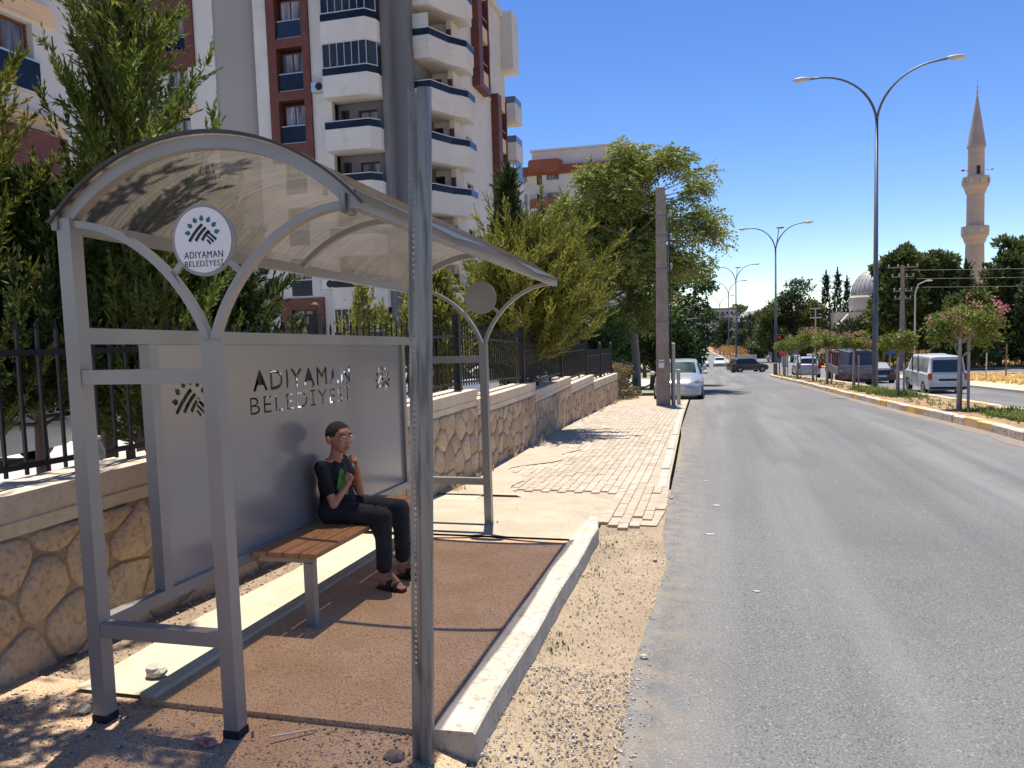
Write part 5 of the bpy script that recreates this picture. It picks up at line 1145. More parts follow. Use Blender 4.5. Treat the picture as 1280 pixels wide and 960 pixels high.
# right block: side face towards the road
XF = -14.85; ZR2 = 24.3
holes = []
for k in range(-1, 7):
    z = 3.1+2.93*k; holes += [(47.75, 49.1, z, z+1.55)] if k < 4 else []
    holes += [(53.0, 54.3, z+.1, z+1.75)] if k >= 4 else []
b = MB(); grid_wall(b, 47.0, 58.2, ZB, ZR2, [(47.75, 49.1, 3.1+2.93*k-.2, 3.1+2.93*k+1.75) for k in range(0, 5)]+[(52.6, 53.9, 3.1+2.93*k-.2, 3.1+2.93*k+1.75) for k in (5, 6)], FB(XF), -.3, 0)
b.build('wall', M_wall, apt)
for k in range(0, 5): window(apt, FB(XF), 47.75, 49.1, 3.1+2.93*k-.2, 3.1+2.93*k+1.75, -.25, rail=M_blrail, railh=1.0, pane=M_wdark)
for k in (5, 6): window(apt, FB(XF), 52.6, 53.9, 3.1+2.93*k-.2, 3.1+2.93*k+1.75, -.25, rail=M_blrail, railh=1.0, pane=M_wdark)
# two staggered red frames with recessed windows
def redframe(y0, y1, z0, z1, par):
    b = MB(); b.box(XF+.005, XF+.55, y0, y0+.9, z0, z1); b.box(XF+.005, XF+.5, y1-.18, y1, z0, z1); b.box(XF+.005, XF+.55, y0+.9, y1-.181, z0, z0+.35)
    b.build('red_cladding', M_redc, par)
    z = z0+.4
    while z < z1: b = MB(); b.box(XF+.006, XF+.42, y0+.905, y1-.185, z, z+.95); z += FH; b.build('beige_band', M_beige, par)
    b = MB(); b.box(XF+.007, XF+.05, y0+.905, y1-.185, z0+.35, z1); b.build('recessed_glazing', M_wfr, par)
    z = z0+1.9
    while z < z1: b = MB(); b.tube([(XF+.40, y0+.92, z), (XF+.40, y1-.2, z)], .025, 5); z += FH; b.build('handrail', M_alu, par)
redframe(49.6, 52.3, 17.2, ZR2-.4, apt); redframe(54.0, 56.6, -1.0, 17.9, apt); redframe(49.6, 52.2, ZB, 3.2+1.9, apt)
b = MB(); b.box(-30, XF-.3, 58.0, 59.0, ZB, ZR2); b.box(-30, XF+.25, 46.9, 58.25, ZR2+.01, ZR2+.5); b.box(-17, XF-.31, 47.2, 57.9, ZB, ZR2); b.build('side_core', M_wall, apt)
b = MB(); b.box(XF-.3, XF+.9, 57.3, 59.2, 20.6, ZR2+.45); b.build('wall', M_wall, apt)
for k in range(-1, 6):
    z = 2.2+2.93*k; b = MB(); b.box(XF-1.5, XF+.75, 58.22, 60.4, z+.2, z+1.5); q = b.build('balcony', M_wall, apt)
    b = MB(); b.box(XF-1.5, XF+.72, 58.25, 58.29, z+1.51, z+2.0); b.box(XF+.70, XF+.74, 58.3, 60.3, z+1.51, z+2.0); b.build('rail_glass', M_blrail, q)
    if k in (1, 2, 3): b = MB(); b.box(XF+.66, XF+.70, 58.3, 60.3, z+2.01, z+3.1); b.build('balcony_glazing', M_blrail, q)
# corner balconies of the right block, bent in plan
for k in range(-1, 8):
    zb_ = 2.35+2.93*k; zt = zb_+1.22
    pl = [(-17.25, 45.6), (-17.05, 42.9), (-15.35, 42.9), (-14.75, 44.5), (-14.0, 45.6), (-14.0, 47.0), (-15, 47.0)]
    b = MB(); b.prism(pl, lambda a, c, d: (a, c, d), zb_, zb_+.5); b.prism(pl, lambda a, c, d: ((a+15.8)*1.03-15.8, (c-45.5)*1.03+45.5, d), zb_+.5, zt); q = b.build('balcony', M_wall, apt)
    rp = [(-17.09, 42.82), (-15.33, 42.82), (-14.71, 44.45), (-13.94, 45.58), (-13.94, 47.0)]
    b = MB()
    for a, c in zip(rp[:-1], rp[1:]): b.bar((a[0], a[1], zt+.20), (c[0], c[1], zt+.20), .03, .36)
    b.build('rail_glass', M_brail, q); b = MB(); b.tube([(x, y, zt+.41) for x, y in rp], .035, 6); b.build('handrail', M_alu, q)
    if k == 5:
        b = MB()
        for j in range(12): b.box(-17.05+.0, -15.35, 42.86-.012*(j % 2), 42.90, zt+.75+j*.09-.6, zt+.83+j*.09-.6)
        b.build('balcony_shutter', mat('white_shutter', (.55, .54, .52), rough=.6), q)
    if k <= 0:
        b = MB()
        for a, c in zip(rp[:-1], rp[1:]): b.bar((a[0], a[1], zb_-.7), (c[0], c[1], zb_-.7), .03, 1.35)
        b.build('balcony_glazing', M_wdark, q)
b = MB(); hs_ = []
for k in range(-1, 7): z = 2.35+2.93*k; hs_ += [(-16.4, -15.7, z+.5, z+2.6)]
grid_wall(b, -17.2, -15.2, ZB, ZR2, hs_, FA(45.9), -.3, 0)
hs2 = [(46.0+.0, 46.9, 0, 0)]
b.box(-15.2, -14.86, 45.6, 46.99, ZB, ZR2); b.build('wall', M_wall, apt)
for k in range(-1, 7):
    z = 2.35+2.93*k; window(apt, FA(45.9), -16.4, -15.7, z+.5, z+2.6, -.25, mull=0, pane=M_wdark)
    b = MB(); b.box(-15.18, -14.9, 45.52, 45.59, z+.6, z+2.4); b.build('window', M_wfr, apt)
b = MB(); b.box(-17.3, -14.2, 42.9, 47, ZR2-.3, ZR2+.3); b.build('roof_slab', M_wall, apt)
# near left block
nb = thing('apartment_building', 'pale apartment block at the far left behind the tall conifers with a clad window bay', 'building', (-18, 17, -.7))
XL = -17.2; hl = [(15.6, 17.2, 2.3+2.9*k, 2.3+2.9*k+1.75) for k in range(-1, 4)]
b = MB(); grid_wall(b, 6, 20.6, -1.5, 14.5, hl+[(9, 11, h[2], h[3]) for h in hl], FB(XL), -.3, 0); b.build('wall', M_wall, nb)
for h in hl:
    window(nb, FB(XL), *h, -.25, frame=M_redc, rail=M_brail if h[2] < 7 else M_brail, mull=1, railh=.8); window(nb, FB(XL), 9, 11, h[2], h[3], -.25)
    b = MB(); grid_wall(b, 14.6, 17.9, h[3]+.12, h[3]+.42, [], FB(XL), .003, .14); grid_wall(b, 14.8, 17.7, h[3]+.42, h[3]+.52, [], FB(XL), .003, .22); b.build('beige_band', M_beige, nb)
b = MB(); grid_wall(b, 15.2, 17.6, 5.2, 6.9, [], FB(XL), .004, .5); b.build('red_cladding', M_redc, nb)
b = MB(); b.box(-32, XL-.31, 6, 20.6, -1.5, 14.5); b.build('building_core', M_wall, nb)
b = MB(); b.box(-32.3, XL+.3, 5.8, 20.9, 14.51, 14.9); b.build('roof', M_wall, nb)
# second apartment block behind the trees
ab = thing('apartment_building', 'white apartment block with red parapet bands beyond the spire-shaped conifer', 'building', (-20, 100, -5))
Yb = 100.0; M_band = mat('brick_red_band', (.24, .07, .04), (.28, .09, .055), 1, rough=.8)
hb_ = []
for k in range(-1, 6): z = 5.3+2.95*k; hb_ += [(-24.3, -22.9, z, z+1.4), (-21.6, -20.9, z-.5, z+1.4), (-20.3, -18.6, z, z+1.4), (-15, -13.6, z, z+1.4), (-11.5, -10, z, z+1.4)]
b = MB(); grid_wall(b, -25.9, -9.0, -4, 21.3, hb_, FA(Yb), -.3, 0); b.build('wall', M_wall, ab)
for h in hb_: window(ab, FA(Yb), *h, -.25, frame=M_alu if h[0] > -21 or h[0] < -22 else M_wfr, pane=M_wpane if h[0] > -21 or h[0] < -22 else M_wdark, mull=1 if h[1]-h[0] > 1 else 0)
b = MB(); b.box(-25.9, -9, 100.35, 112, -4, 21.3); b.build('building_core', M_wall, ab)
b = MB(); b.box(-26.1, -9, 99.7, 112.2, 20.75, 21.9); b.prism([(-22.7, 99.9), (-22.2, 98.5), (-18.6, 98.5), (-18.1, 99.9)], lambda a, c, d: (a, c, d), 20.9, 22.5); b.build('red_band', M_band, ab)
b = MB(); b.box(-22.4, -10, 101, 108, 22.0, 24.0); b.box(-22.6, -9.8, 100.8, 108.2, 24.01, 24.25); b.build('penthouse', M_wall, ab)
for k in range(-1, 5):
    z = 5.3+2.95*k; b = MB(); b.prism([(-22.6, 99.95), (-22.2, 98.6), (-18.6, 98.6), (-18.2, 99.95)], lambda a, c, d: (a, c, d), z-.75, z+.45); q = b.build('balcony', M_band, ab)
    b = MB(); b.prism([(-22.5, 99.9), (-22.1, 98.55), (-18.7, 98.55), (-18.3, 99.9)], lambda a, c, d: (a, c, d), z-1.05, z-.76); b.build('balcony_slab', M_wall, q)
    b = MB(); b.tube([(-22.6, 99.9, z+.95), (-22.2, 98.6, z+.95), (-18.6, 98.6, z+.95), (-18.2, 99.9, z+.95)], .03, 5); [b.box(-22.2+i*.4-.015, -22.2+i*.4+.015, 98.6, 98.64, z+.45, z+.95) for i in range(10)]; b.build('handrail', M_hub, q)
    b = MB(); b.box(-20.75, -20.35, 99.4, 99.75, z+.75, z+1.2); b.build('air_conditioner', M_wall, q)
# distant blocks down the road
M_pink = mat('pink_grey_render', (.42, .36, .35), (.5, .43, .41), .2, rough=.9)
def block(label, x0, x1, y, z0, z1, d, m, floors, ncol, bm=None, red=None):
    o = thing('apartment_building', label, 'building', ((x0+x1)/2, y, z0)); fh = (z1-z0-.6)/floors; w = (x1-x0)/ncol; hs_ = []
    for f in range(floors):
        for c in range(ncol): hs_.append((x0+w*(c+.25), x0+w*(c+.75), z0+fh*(f+.35), z0+fh*(f+.85)))
    b = MB(); grid_wall(b, x0, x1, z0, z1, hs_, FA(y), -.4, 0); b.build('wall', m, o)
    for h in hs_: window(o, FA(y), *h, -.3, frame=M_alu, pane=M_wdark, mull=0)
    b = MB(); b.box(x0, x1, y+.45, y+d, z0, z1); b.build('building_core', m, o); b = MB(); b.box(x0-.4, x1+.4, y-.4, y+d+.4, z1+.01, z1+.5); b.build('roof', red or m, o)
    if bm:
        for f in range(floors): b = MB(); b.box(x0+w*.1, x0+w*(ncol*.5), y-1.3, y-.02, z0+fh*f+.3, z0+fh*f+1.3); b.build('balcony', bm, o)
    return o
block('distant dark-balconied apartment block at the end of the road', 1.2, 12.5, 345, -11.5, 5.0, 14, M_pink, 6, 6, mat('brown_balcony', (.16, .10, .09), rough=.8), mat('dark_parapet', (.10, .07, .07), rough=.8))
block('distant white apartment block left of the dark-balconied one', -10, .6, 360, -12, 4.0, 14, M_wall, 6, 5)
block('distant cream house row right of the dark-balconied block', 14, 30, 365, -12, 0.5, 12, M_wall, 4, 7, None, M_band)
block('distant pale block behind the roadside trees, farthest right', 31, 47, 385, -12, -1.5, 12, M_pink, 4, 7, M_band)
block('low white house with tiled roof near the far median', 15, 23, 250, -9.3, -4.5, 8, M_wall, 2, 4, None, M_band)
block('low beige building behind the small red sign', 17.5, 30, 128, -6.2, -3.0, 6, mat('tan_render', (.50, .36, .26), (.56, .42, .3), .5, rough=.9), 1, 5)
# ------------------------------------------------------------------ trees
def leafmat(name, c1, c2, sc=1.2, isl=.45, tr=.35, rough=.55): return mat(name, c1, c2, sc, rough=rough, island=isl, transl=tr, spec=.3)
M_jun = leafmat('juniper_leaf', (.11, .165, .03), (.24, .27, .06), 1.6, .50, .40)
M_jun2 = leafmat('golden_juniper_leaf', (.17, .19, .03), (.33, .31, .065), 1.2, .50, .40)
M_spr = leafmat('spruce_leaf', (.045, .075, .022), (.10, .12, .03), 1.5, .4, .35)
M_ail = leafmat('broad_leaf', (.14, .19, .035), (.33, .34, .085), .7, .40, .4)
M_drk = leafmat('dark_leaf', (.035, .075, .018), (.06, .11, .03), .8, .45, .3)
M_pin = leafmat('pine_leaf', (.06, .095, .025), (.16, .18, .05), .35, .55, .25)
M_cyp = leafmat('cypress_leaf', (.035, .055, .02), (.06, .08, .025), .3, .4, .2)
M_far = leafmat('far_leaf', (.08, .11, .04), (.12, .14, .06), .1, .35, .2)
M_myr = leafmat('myrtle_leaf', (.11, .17, .025), (.24, .26, .055), 1.5, .4, .4)
M_flow = leafmat('pink_flower', (.50, .17, .18), (.60, .30, .28), 3, .25, .3); M_oran = leafmat('rusty_flower', (.40, .17, .06), (.28, .20, .05), 1, .3, .3)
M_bark = mat('bark', (.16, .11, .08), (.24, .17, .12), 5, rough=.95, bump=.8, bsc=25, stretch=(3, 3, .6)); M_barkg = mat('grey_bark', (.26, .22, .18), (.34, .30, .25), 4, rough=.95, bump=.6, bsc=20, stretch=(3, 3, .6))
def nrm(a): return a/np.maximum(1e-9, np.linalg.norm(a, axis=-1, keepdims=True))
def blades(name, P, D, L, W, m, fold=True):
    """one leaf-shaped quad per point: P base, D direction, L length, W half width"""
    n = len(P); D = nrm(D); rnd = rng.normal(size=(n, 3)); S_ = nrm(np.cross(D, rnd)); L = np.asarray(L)[:, None]*np.ones((n, 1)); W = np.asarray(W)[:, None]*np.ones((n, 1))
    V = np.stack([P, P+D*L*.45+S_*W, P+D*L, P+D*L*.45-S_*W], 1)
    return np_mesh(name, V.reshape(-1, 3), 4, m)
def leaf_count(px): return px
def conifer(name, label, loc, H, Rf, m, nbr=90, seed=1, elev=(15, 50), tw=.34, bl=.085, bw=.011, z0=.10, curl=.5, ntw=13, nbl=17, trunk=.09, lean=(0, 0), group=None, az=None, tips=0):
    r = np.random.default_rng(seed); t = thing(name, label, 'tree', loc, 0, group)
    P = []; D = []; Ls = []; limbs = []
    for i in range(nbr):
        u = (i+.5)/nbr; h = z0+(1-z0)*u**.92*.97; a = i*2.39996+r.uniform(-.4, .4)
        R_ = Rf(h, a)*r.uniform(.62, 1.12); el = radians(r.uniform(*elev))*(1 if h < .85 else 1.4)
        o = np.array([lean[0]*h, lean[1]*h, h*H]); d = np.array([cos(a)*cos(el), sin(a)*cos(el), sin(el)]); pts = [o]
        K = 8; st = R_/cos(el)/K
        for k in range(K): d = nrm(d+np.array([0, 0, curl*.12])+r.normal(size=3)*.05); pts.append(pts[-1]+d*st)
        pts = np.array(pts); limbs.append(pts)
        nt = max(4, int(ntw*R_/1.2))
        for q in range(nt):
            tt = (.18+.82*(q+r.random())/nt)*K; k = min(K-1, int(tt)); f = tt-k; p = pts[k]*(1-f)+pts[k+1]*f; tan = nrm(pts[k+1]-pts[k])
            td = nrm(tan*1.0+r.normal(size=3)*.42+np.array([0, 0, .34*curl*2])); L = tw*(1.15-.45*tt/K)*r.uniform(.6, 1.25)
            s = r.random(nbl); s.sort(); bp = p+td*(s[:, None]*L); bd = td*1.0+r.normal(size=(nbl, 3))*(.44*(1.15-s[:, None]))
            P.append(bp); D.append(bd); Ls.append(bl*(1.15-.5*s)*r.uniform(.8, 1.2, nbl))
        # tip spray
        s = r.random(nbl+tips); td = nrm(pts[-1]-pts[-2]+np.array([0, 0, .25])); P.append(pts[-1]+td*(s[:, None]*tw*.9)-td*tw*.3); D.append(td+r.normal(size=(nbl+tips, 3))*.4*(1.2-s[:, None])); Ls.append(bl*(1.1-.4*s))
    s = r.random(90); P.append(np.array([lean[0], lean[1], H*.93])+np.stack([r.normal(size=90)*.03, r.normal(size=90)*.03, s*H*.12], 1)); D.append(np.array([0, 0, 1.0])+r.normal(size=(90, 3))*.4*(1.1-s[:, None])); Ls.append(np.full(90, bl))
    P = np.concatenate(P); D = np.concatenate(D); Ls = np.concatenate(Ls)
    inst(blades('crown', P, D, Ls, Ls*bw/bl, m), 'crown', t)
    b = MB(); b.tube([(lean[0]*f, lean[1]*f, f*H*.96-(.2 if f == 0 else 0)) for f in (0, .15, .4, .7, 1)], [trunk, trunk*.85, trunk*.6, trunk*.3, .01], 8); b.build('trunk', M_bark, t, smooth=True, local=True)
    b = MB()
    for l in limbs[::2]: b.tube([tuple(l[0]), tuple(l[3]), tuple(l[6])], [trunk*.25, trunk*.15, .004], 4, cap=False)
    kind(b.build('limb', M_bark, t, local=True), 'stuff')
    return t
prof = lambda R0, e=.8, mx=.25: (lambda h, a: R0*(min(1, h/mx)**.5)*max(.03, (1-(h-mx)/(1-mx)) if h > mx else 1)**e)
def ujun(R0): return lambda h, a: R0*(.75+.25*sin(a*3+h*9))*(1 if h < .45 else max(.06, (1-(h-.45)/.55))**.75)
conifer('conifer', 'big shaggy green conifer rising behind the near end of the shelter roof', (-5.35, 6.35, T(0, 6)-.05), 6.0, (lambda h, a: ujun(1.35)(h, a)*(1 if h < .42 else .80)), M_jun, nbr=300, seed=3, elev=(26, 60), tw=.30, ntw=26, nbl=30, bl=.070, bw=.0078, trunk=.12)
conifer('conifer', 'yellow-green conifer cropped by the left edge of the picture', (-6.25, 4.9, T(0, 5)-.05), 5.0, ujun(1.30), M_jun2, nbr=250, seed=5, elev=(26, 60), tw=.30, ntw=24, nbl=28, bl=.072, bw=.008, trunk=.10)
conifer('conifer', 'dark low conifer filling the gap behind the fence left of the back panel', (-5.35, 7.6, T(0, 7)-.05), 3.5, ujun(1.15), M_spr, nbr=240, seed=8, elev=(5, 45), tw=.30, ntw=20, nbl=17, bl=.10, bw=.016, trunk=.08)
conifer('conifer', 'tall conifer overhanging the near shelter corner from the left, mostly outside the picture', (-4.5, 3.3, T(0, 4)-.05), 6.6, lambda h, a: 2.15*(1 if h < .75 else .6), M_jun2, nbr=260, seed=23, elev=(-5, 30), tw=.34, ntw=18, nbl=17, bl=.10, bw=.016, z0=.60, trunk=.13)  # mostly unseen tree, added with a high crown to shade soil and roof corner
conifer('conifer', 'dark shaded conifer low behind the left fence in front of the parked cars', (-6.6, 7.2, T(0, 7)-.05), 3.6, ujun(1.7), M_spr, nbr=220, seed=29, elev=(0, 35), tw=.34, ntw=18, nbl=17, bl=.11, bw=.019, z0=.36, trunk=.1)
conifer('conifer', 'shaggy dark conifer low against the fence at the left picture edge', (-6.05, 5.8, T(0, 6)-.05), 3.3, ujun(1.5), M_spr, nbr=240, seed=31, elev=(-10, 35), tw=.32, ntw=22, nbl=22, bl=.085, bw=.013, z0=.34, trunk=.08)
conifer('conifer', 'slim spire-topped conifer behind the far end of the shelter roof', (-4.35, 17.0, T(0, 17)-.05), 5.75, prof(1.28, 1.0, .12), M_spr, nbr=260, seed=11, elev=(18, 50), tw=.36, ntw=20, nbl=17, bl=.12, bw=.021, trunk=.10)
conifer('conifer', 'broad golden conifer reaching over the wall towards the pavement', (-3.75, 15.2, T(0, 15)-.05), 3.55, lambda h, a: (1.75+.40*cos(a))*(1 if h < .5 else max(.12, 1-(h-.5)/.55)**.6), M_jun2, nbr=300, seed=13, elev=(5, 46), tw=.40, ntw=24, nbl=28, bl=.085, bw=.0105, z0=.36, trunk=.12)
conifer('conifer', 'small yellow-green conifer seen through the far end frame of the shelter', (-3.98, 10.8, T(0, 11)-.05), 2.75, ujun(.95), M_jun2, nbr=190, seed=17, elev=(15, 52), tw=.30, ntw=20, nbl=17, bl=.10, bw=.016, z0=.35, trunk=.06)
conifer('conifer', 'thin conifer shoot beside the perforated post at the grey recess', (-6.4, 13.6, T(0, 13)-.05), 2.9, ujun(.75), M_jun2, nbr=60, seed=19, elev=(25, 60), tw=.28, ntw=12, nbl=14, bl=.09, bw=.013, z0=.3, trunk=.05)
# clump-based crowns
def clumps(name, label, cat, loc, cl, m, trunkpts, tr, n, ll, lw, kind_='leaf', seed=0, flowers=None, barkm=None, group=None, squash=.8, depth=1.0, limbs=True, droop=.3):
    r = np.random.default_rng(seed); t = thing(name, label, cat, loc, 0, group); C = np.array([c[:3] for c in cl], float)-np.array(loc); Rr = np.array([c[3] for c in cl], float)
    w = Rr**2; w = w/w.sum(); idx = r.choice(len(cl), n, p=w); d = nrm(r.normal(size=(n, 3))); rad = r.random(n)**.45
    bump_ = 1+.22*np.sin(d[:, 0]*5+idx*1.7)*np.cos(d[:, 2]*6+idx)
    P = C[idx]+d*(Rr[idx]*rad*bump_)[:, None]*np.array([1, depth, squash]); 
    if kind_ == 'pinnate':
        ax = nrm(d*np.array([1, 1, .3])+r.normal(size=(n, 3))*.5); k = 9; V = []; DD = []
        for j in range(k):
            s = (j+1)/k; q = P+ax*(s*ll*3.2)+np.array([0, 0, -1])*(droop*ll*3*s*s); side = nrm(np.cross(ax, np.array([0, 0, 1.0])))*(1 if j % 2 else -1)
            V.append(q); DD.append(side*.9+ax*.5+np.array([0, 0, -.35])+r.normal(size=(n, 3))*.2)
        P = np.concatenate(V); D = np.concatenate(DD)
    else: D = d*.9+r.normal(size=(n, 3))*.7+(np.array([0, 0, .5]) if kind_ == 'needle' else np.array([0, 0, -.2]))
    L = ll*r.uniform(.7, 1.3, len(P)); inst(blades('crown', P, D, L, L*lw/ll, m), 'crown', t)
    b = MB(); b.tube([tuple(np.array(p)-np.array(loc)) for p in trunkpts], tr, 9); b.build('trunk', barkm or M_bark, t, smooth=True, local=True)
    if limbs:
        b = MB(); tp = [np.array(p)-np.array(loc) for p in trunkpts]
        for c, R_ in zip(C, Rr):
            s = min(tp[1:], key=lambda q: abs(q[2]-(c[2]-R_*1.2)) + .3*np.linalg.norm(q[:2]-c[:2])); mid = (s+c)/2+np.array([0, 0, -.12*R_])+r.normal(size=3)*.1*R_
            b.tube([tuple(s), tuple(mid), tuple(c)], [tr[-1]*.9+.02*R_, tr[-1]*.6+.012*R_, .008*R_+.003], 5, cap=False)
            for _ in range(3):
                e = c+nrm(r.normal(size=3))*R_*.8; b.tube([tuple(c*.6+mid*.4), tuple(e)], [.012*R_+.002, .003], 4, cap=False)
        kind(b.build('limb', barkm or M_bark, t, local=True), 'stuff')
    if flowers:
        nf, fm, top = flowers; F = []; DD = []
        for _ in range(nf):
            i = r.integers(len(cl)); dd = nrm(r.normal(size=3)*np.array([1, 1, .7])+np.array([.25, -.1, top])); c = C[i]+dd*Rr[i]*r.uniform(.85, 1.12)
            k = 14; F.append(c+r.normal(size=(k, 3))*.045); DD.append(r.normal(size=(k, 3)))
        F = np.concatenate(F); DD = np.concatenate(DD); inst(blades('blossom', F, DD, np.full(len(F), .055), np.full(len(F), .02), fm), 'blossom', t)
    return t
ail = [(-6.33, 6.9, .83), (-5.05, 8.18, .9), (-3.73, 8.7, .96), (-2.45, 8.46, .88), (-1.19, 8.61, .73), (-.43, 7.48, .58), (-5.75, 5.44, 1.14), (-4.14, 6.46, 1.27), (-2.48, 6.54, 1.0), (-1.23, 5.73, .95), (.01, 5.66, .65), (.65, 5.25, .32), (-4.76, 3.89, 1.36), (-3.07, 4.19, 1.34), (-1.79, 4.12, 1.03), (-.54, 3.88, .66), (-5.73, 3.18, .99), (-3.48, 2.16, .98), (-4.62, 1.63, .76), (-6.15, 1.68, .77), (-2.4, 2.6, .8), (-3.4, 7.4, .9), (-5.3, 6.8, .8), (-6.8, 4.4, 1.1), (-6.6, 2.6, 1.1), (-5.4, .6, .9), (-6.6, .4, 1.0), (-7.3, 6.0, .9)]
ra = random.Random(4)
cl = [(x, 36.5+ra.uniform(-1.6, 1.6), z, r_*.70) for x, z, r_ in ail]+[(x+ra.uniform(-.95, .95)*r_, 36.5+ra.uniform(-2, 2), z+ra.uniform(-.9, .9)*r_, r_*ra.uniform(.28, .45)) for x, z, r_ in ail*4]
clumps('broadleaf_tree', 'tall loose broadleaf tree with long compound leaves behind the utility pole', 'tree', (-3.4, 37.2, T(0, 37)), cl, M_ail, [(-3.4, 37.2, -2.1), (-3.38, 37.2, -.6), (-3.45, 37.1, .9), (-3.6, 36.9, 3.1), (-3.5, 36.7, 5.4), (-3.4, 36.6, 7)], [.24, .2, .17, .13, .08, .04], 11500, .16, .038, 'pinnate', 3, barkm=M_barkg, droop=.45)
dk = [(-2.03, 1.53, 1.14), (-.99, 2.15, 1.04), (-.22, 3.41, .7), (-1.32, .2, 1.14), (-.46, .62, .87), (-2.18, -.66, .97), (-1.03, -1.0, .6), (-1.83, 3.7, .96), (-.03, 1.69, .5), (-3.4, 0, 1.2), (-4.6, -.4, 1.2), (-3.3, 1.9, 1.2), (-5.0, 1.4, 1.2), (-6.2, .2, 1.2), (-.75, -.35, .7)]
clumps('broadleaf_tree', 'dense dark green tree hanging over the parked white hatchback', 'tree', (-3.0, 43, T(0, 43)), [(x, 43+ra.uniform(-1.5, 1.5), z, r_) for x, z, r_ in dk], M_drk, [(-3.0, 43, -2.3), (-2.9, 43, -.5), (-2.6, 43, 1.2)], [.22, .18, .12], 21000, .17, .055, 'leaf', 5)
clumps('broadleaf_tree', 'low shadowy tree filling the dark space beyond the end of the wall', 'tree', (-4.6, 33, T(0, 33)), [(-4.4, 33, -.4, .9), (-5.2, 34, .3, 1.0), (-4.0, 35, -1.0, .7), (-5.6, 32, -.6, .9), (-4.2, 34, .9, .8), (-6.4, 33, .8, 1.1)], M_drk, [(-4.6, 33, -2.0), (-4.6, 33, -.4)], [.12, .08], 9000, .13, .04, 'leaf', 6)
clumps('shrub', 'dry straggly shrub growing against the far end of the stone wall', 'shrub', (-3.2, 28.4, T(0, 28)), [(-3.1, 28.4, -1.0, .38), (-3.3, 28.8, -.6, .35), (-3.0, 28.6, -.25, .3), (-2.9, 29.2, -1.2, .4), (-3.3, 28.0, -.1, .25)], leafmat('dry_shrub_leaf', (.16, .13, .05), (.26, .19, .09), 3), [(-3.2, 28.4, -1.5), (-3.2, 28.5, -.6)], [.03, .02], 3200, .07, .018, 'leaf', 7)
# trees lining the left side further down
for i, (x, y, z, R_) in enumerate([(-5, 62, -1.0, 2.2), (-4.6, 78, -1.6, 2.2), (-5.2, 100, -2.2, 2.8), (-5.0, 125, -3.2, 3.0), (-6.5, 160, -4, 4), (-9, 210, -5, 5)]):
    loc = (x, y, T(0, y)); lb = ['first', 'second', 'third', 'fourth', 'fifth', 'last'][i]
    clumps('street_tree', lb+' leafy tree down the left kerb beyond the parked hatchback', 'tree', loc, [(x+ra.uniform(-.5, .5)*R_, y+ra.uniform(-.6, .6)*R_, z+ra.uniform(-.3, .7)*R_, R_*ra.uniform(.45, .7)) for _ in range(7)], M_drk if i % 2 else M_ail, [loc, (x, y, z)], [.18, .1], 5000, .10*R_, .035*R_, 'leaf', 20+i, group='trees down the left side of the road')
# young flowering trees with stakes on the median
def myrtle(label, x, y, R_, zc, seed, fl, stakes=2, light=False, hs=1.5):
    g = T(5, y)+.12; H = zc; r = random.Random(seed)
    cl = [(x+r.uniform(-.62, .62)*R_, y+r.uniform(-.6, .6)*R_, g+H+r.uniform(-.30, .32)*R_, R_*r.uniform(.34, .52)) for _ in range(13)]
    t = clumps('flowering_tree', label, 'tree', (x, y, g), cl, M_myr, [(x, y, g-.1), (x+.01, y, g+H*.35), (x-.01, y, g+H*.62), (x, y, g+H*.8)], [.035, .03, .026, .018], 3600, .085, .024, 'leaf', seed, flowers=(fl, M_flow, .8) if fl else None, barkm=M_barkg, group='young flowering trees on the median')
    sm_ = _m.get('weathered_stake') or mat('weathered_stake', (.34, .31, .28), (.42, .38, .34), 12, rough=.9)
    for k, (dx, top) in enumerate(((-.10, hs), (.12, hs*.86))[:stakes]):
        s = thing('stake', ['left', 'right'][k]+' wooden stake of the '+label, 'stake', (x+dx, y-.06, g)); b = MB(); b.bar((dx*.5*(k-.5), 0, -.1), (-dx*.35*(0 if k else 1)+.02, .0, top), .055, .05); b.build('stake_pole', sm_, s, local=True)
        s['label'] = ('left' if k == 0 else 'right')+' grey stake supporting the '+label
    return t
ML = [('rosy-tipped median tree in front of the white van', 5.80, 20.3, .80, 2.0, 70, 2.0), ('leafy median tree just right of the tall street lamp', 6.0, 27.4, .58, 1.85, 6, 1.3), ('round median tree with pink tips left of the street lamp', 5.65, 33.2, .62, 1.95, 34, 1.6),
      ('median tree in front of the lorry tailboard', 5.55, 39.6, .72, 2.1, 30, 1.7), ('median tree with reddish crown over the small hatchback', 5.5, 44.5, .85, 2.35, 44, 1.6), ('median tree left of the small hatchback', 5.3, 50, .85, 2.3, 10, 1.6), ('last median tree beside the red round sign', 5.15, 56.5, .8, 2.1, 4, 1.6)]
for i, (lb, x, y, R_, zc, fl, hs_) in enumerate(ML): myrtle(lb, x, y, R_, zc, 40+i, fl, hs=hs_)
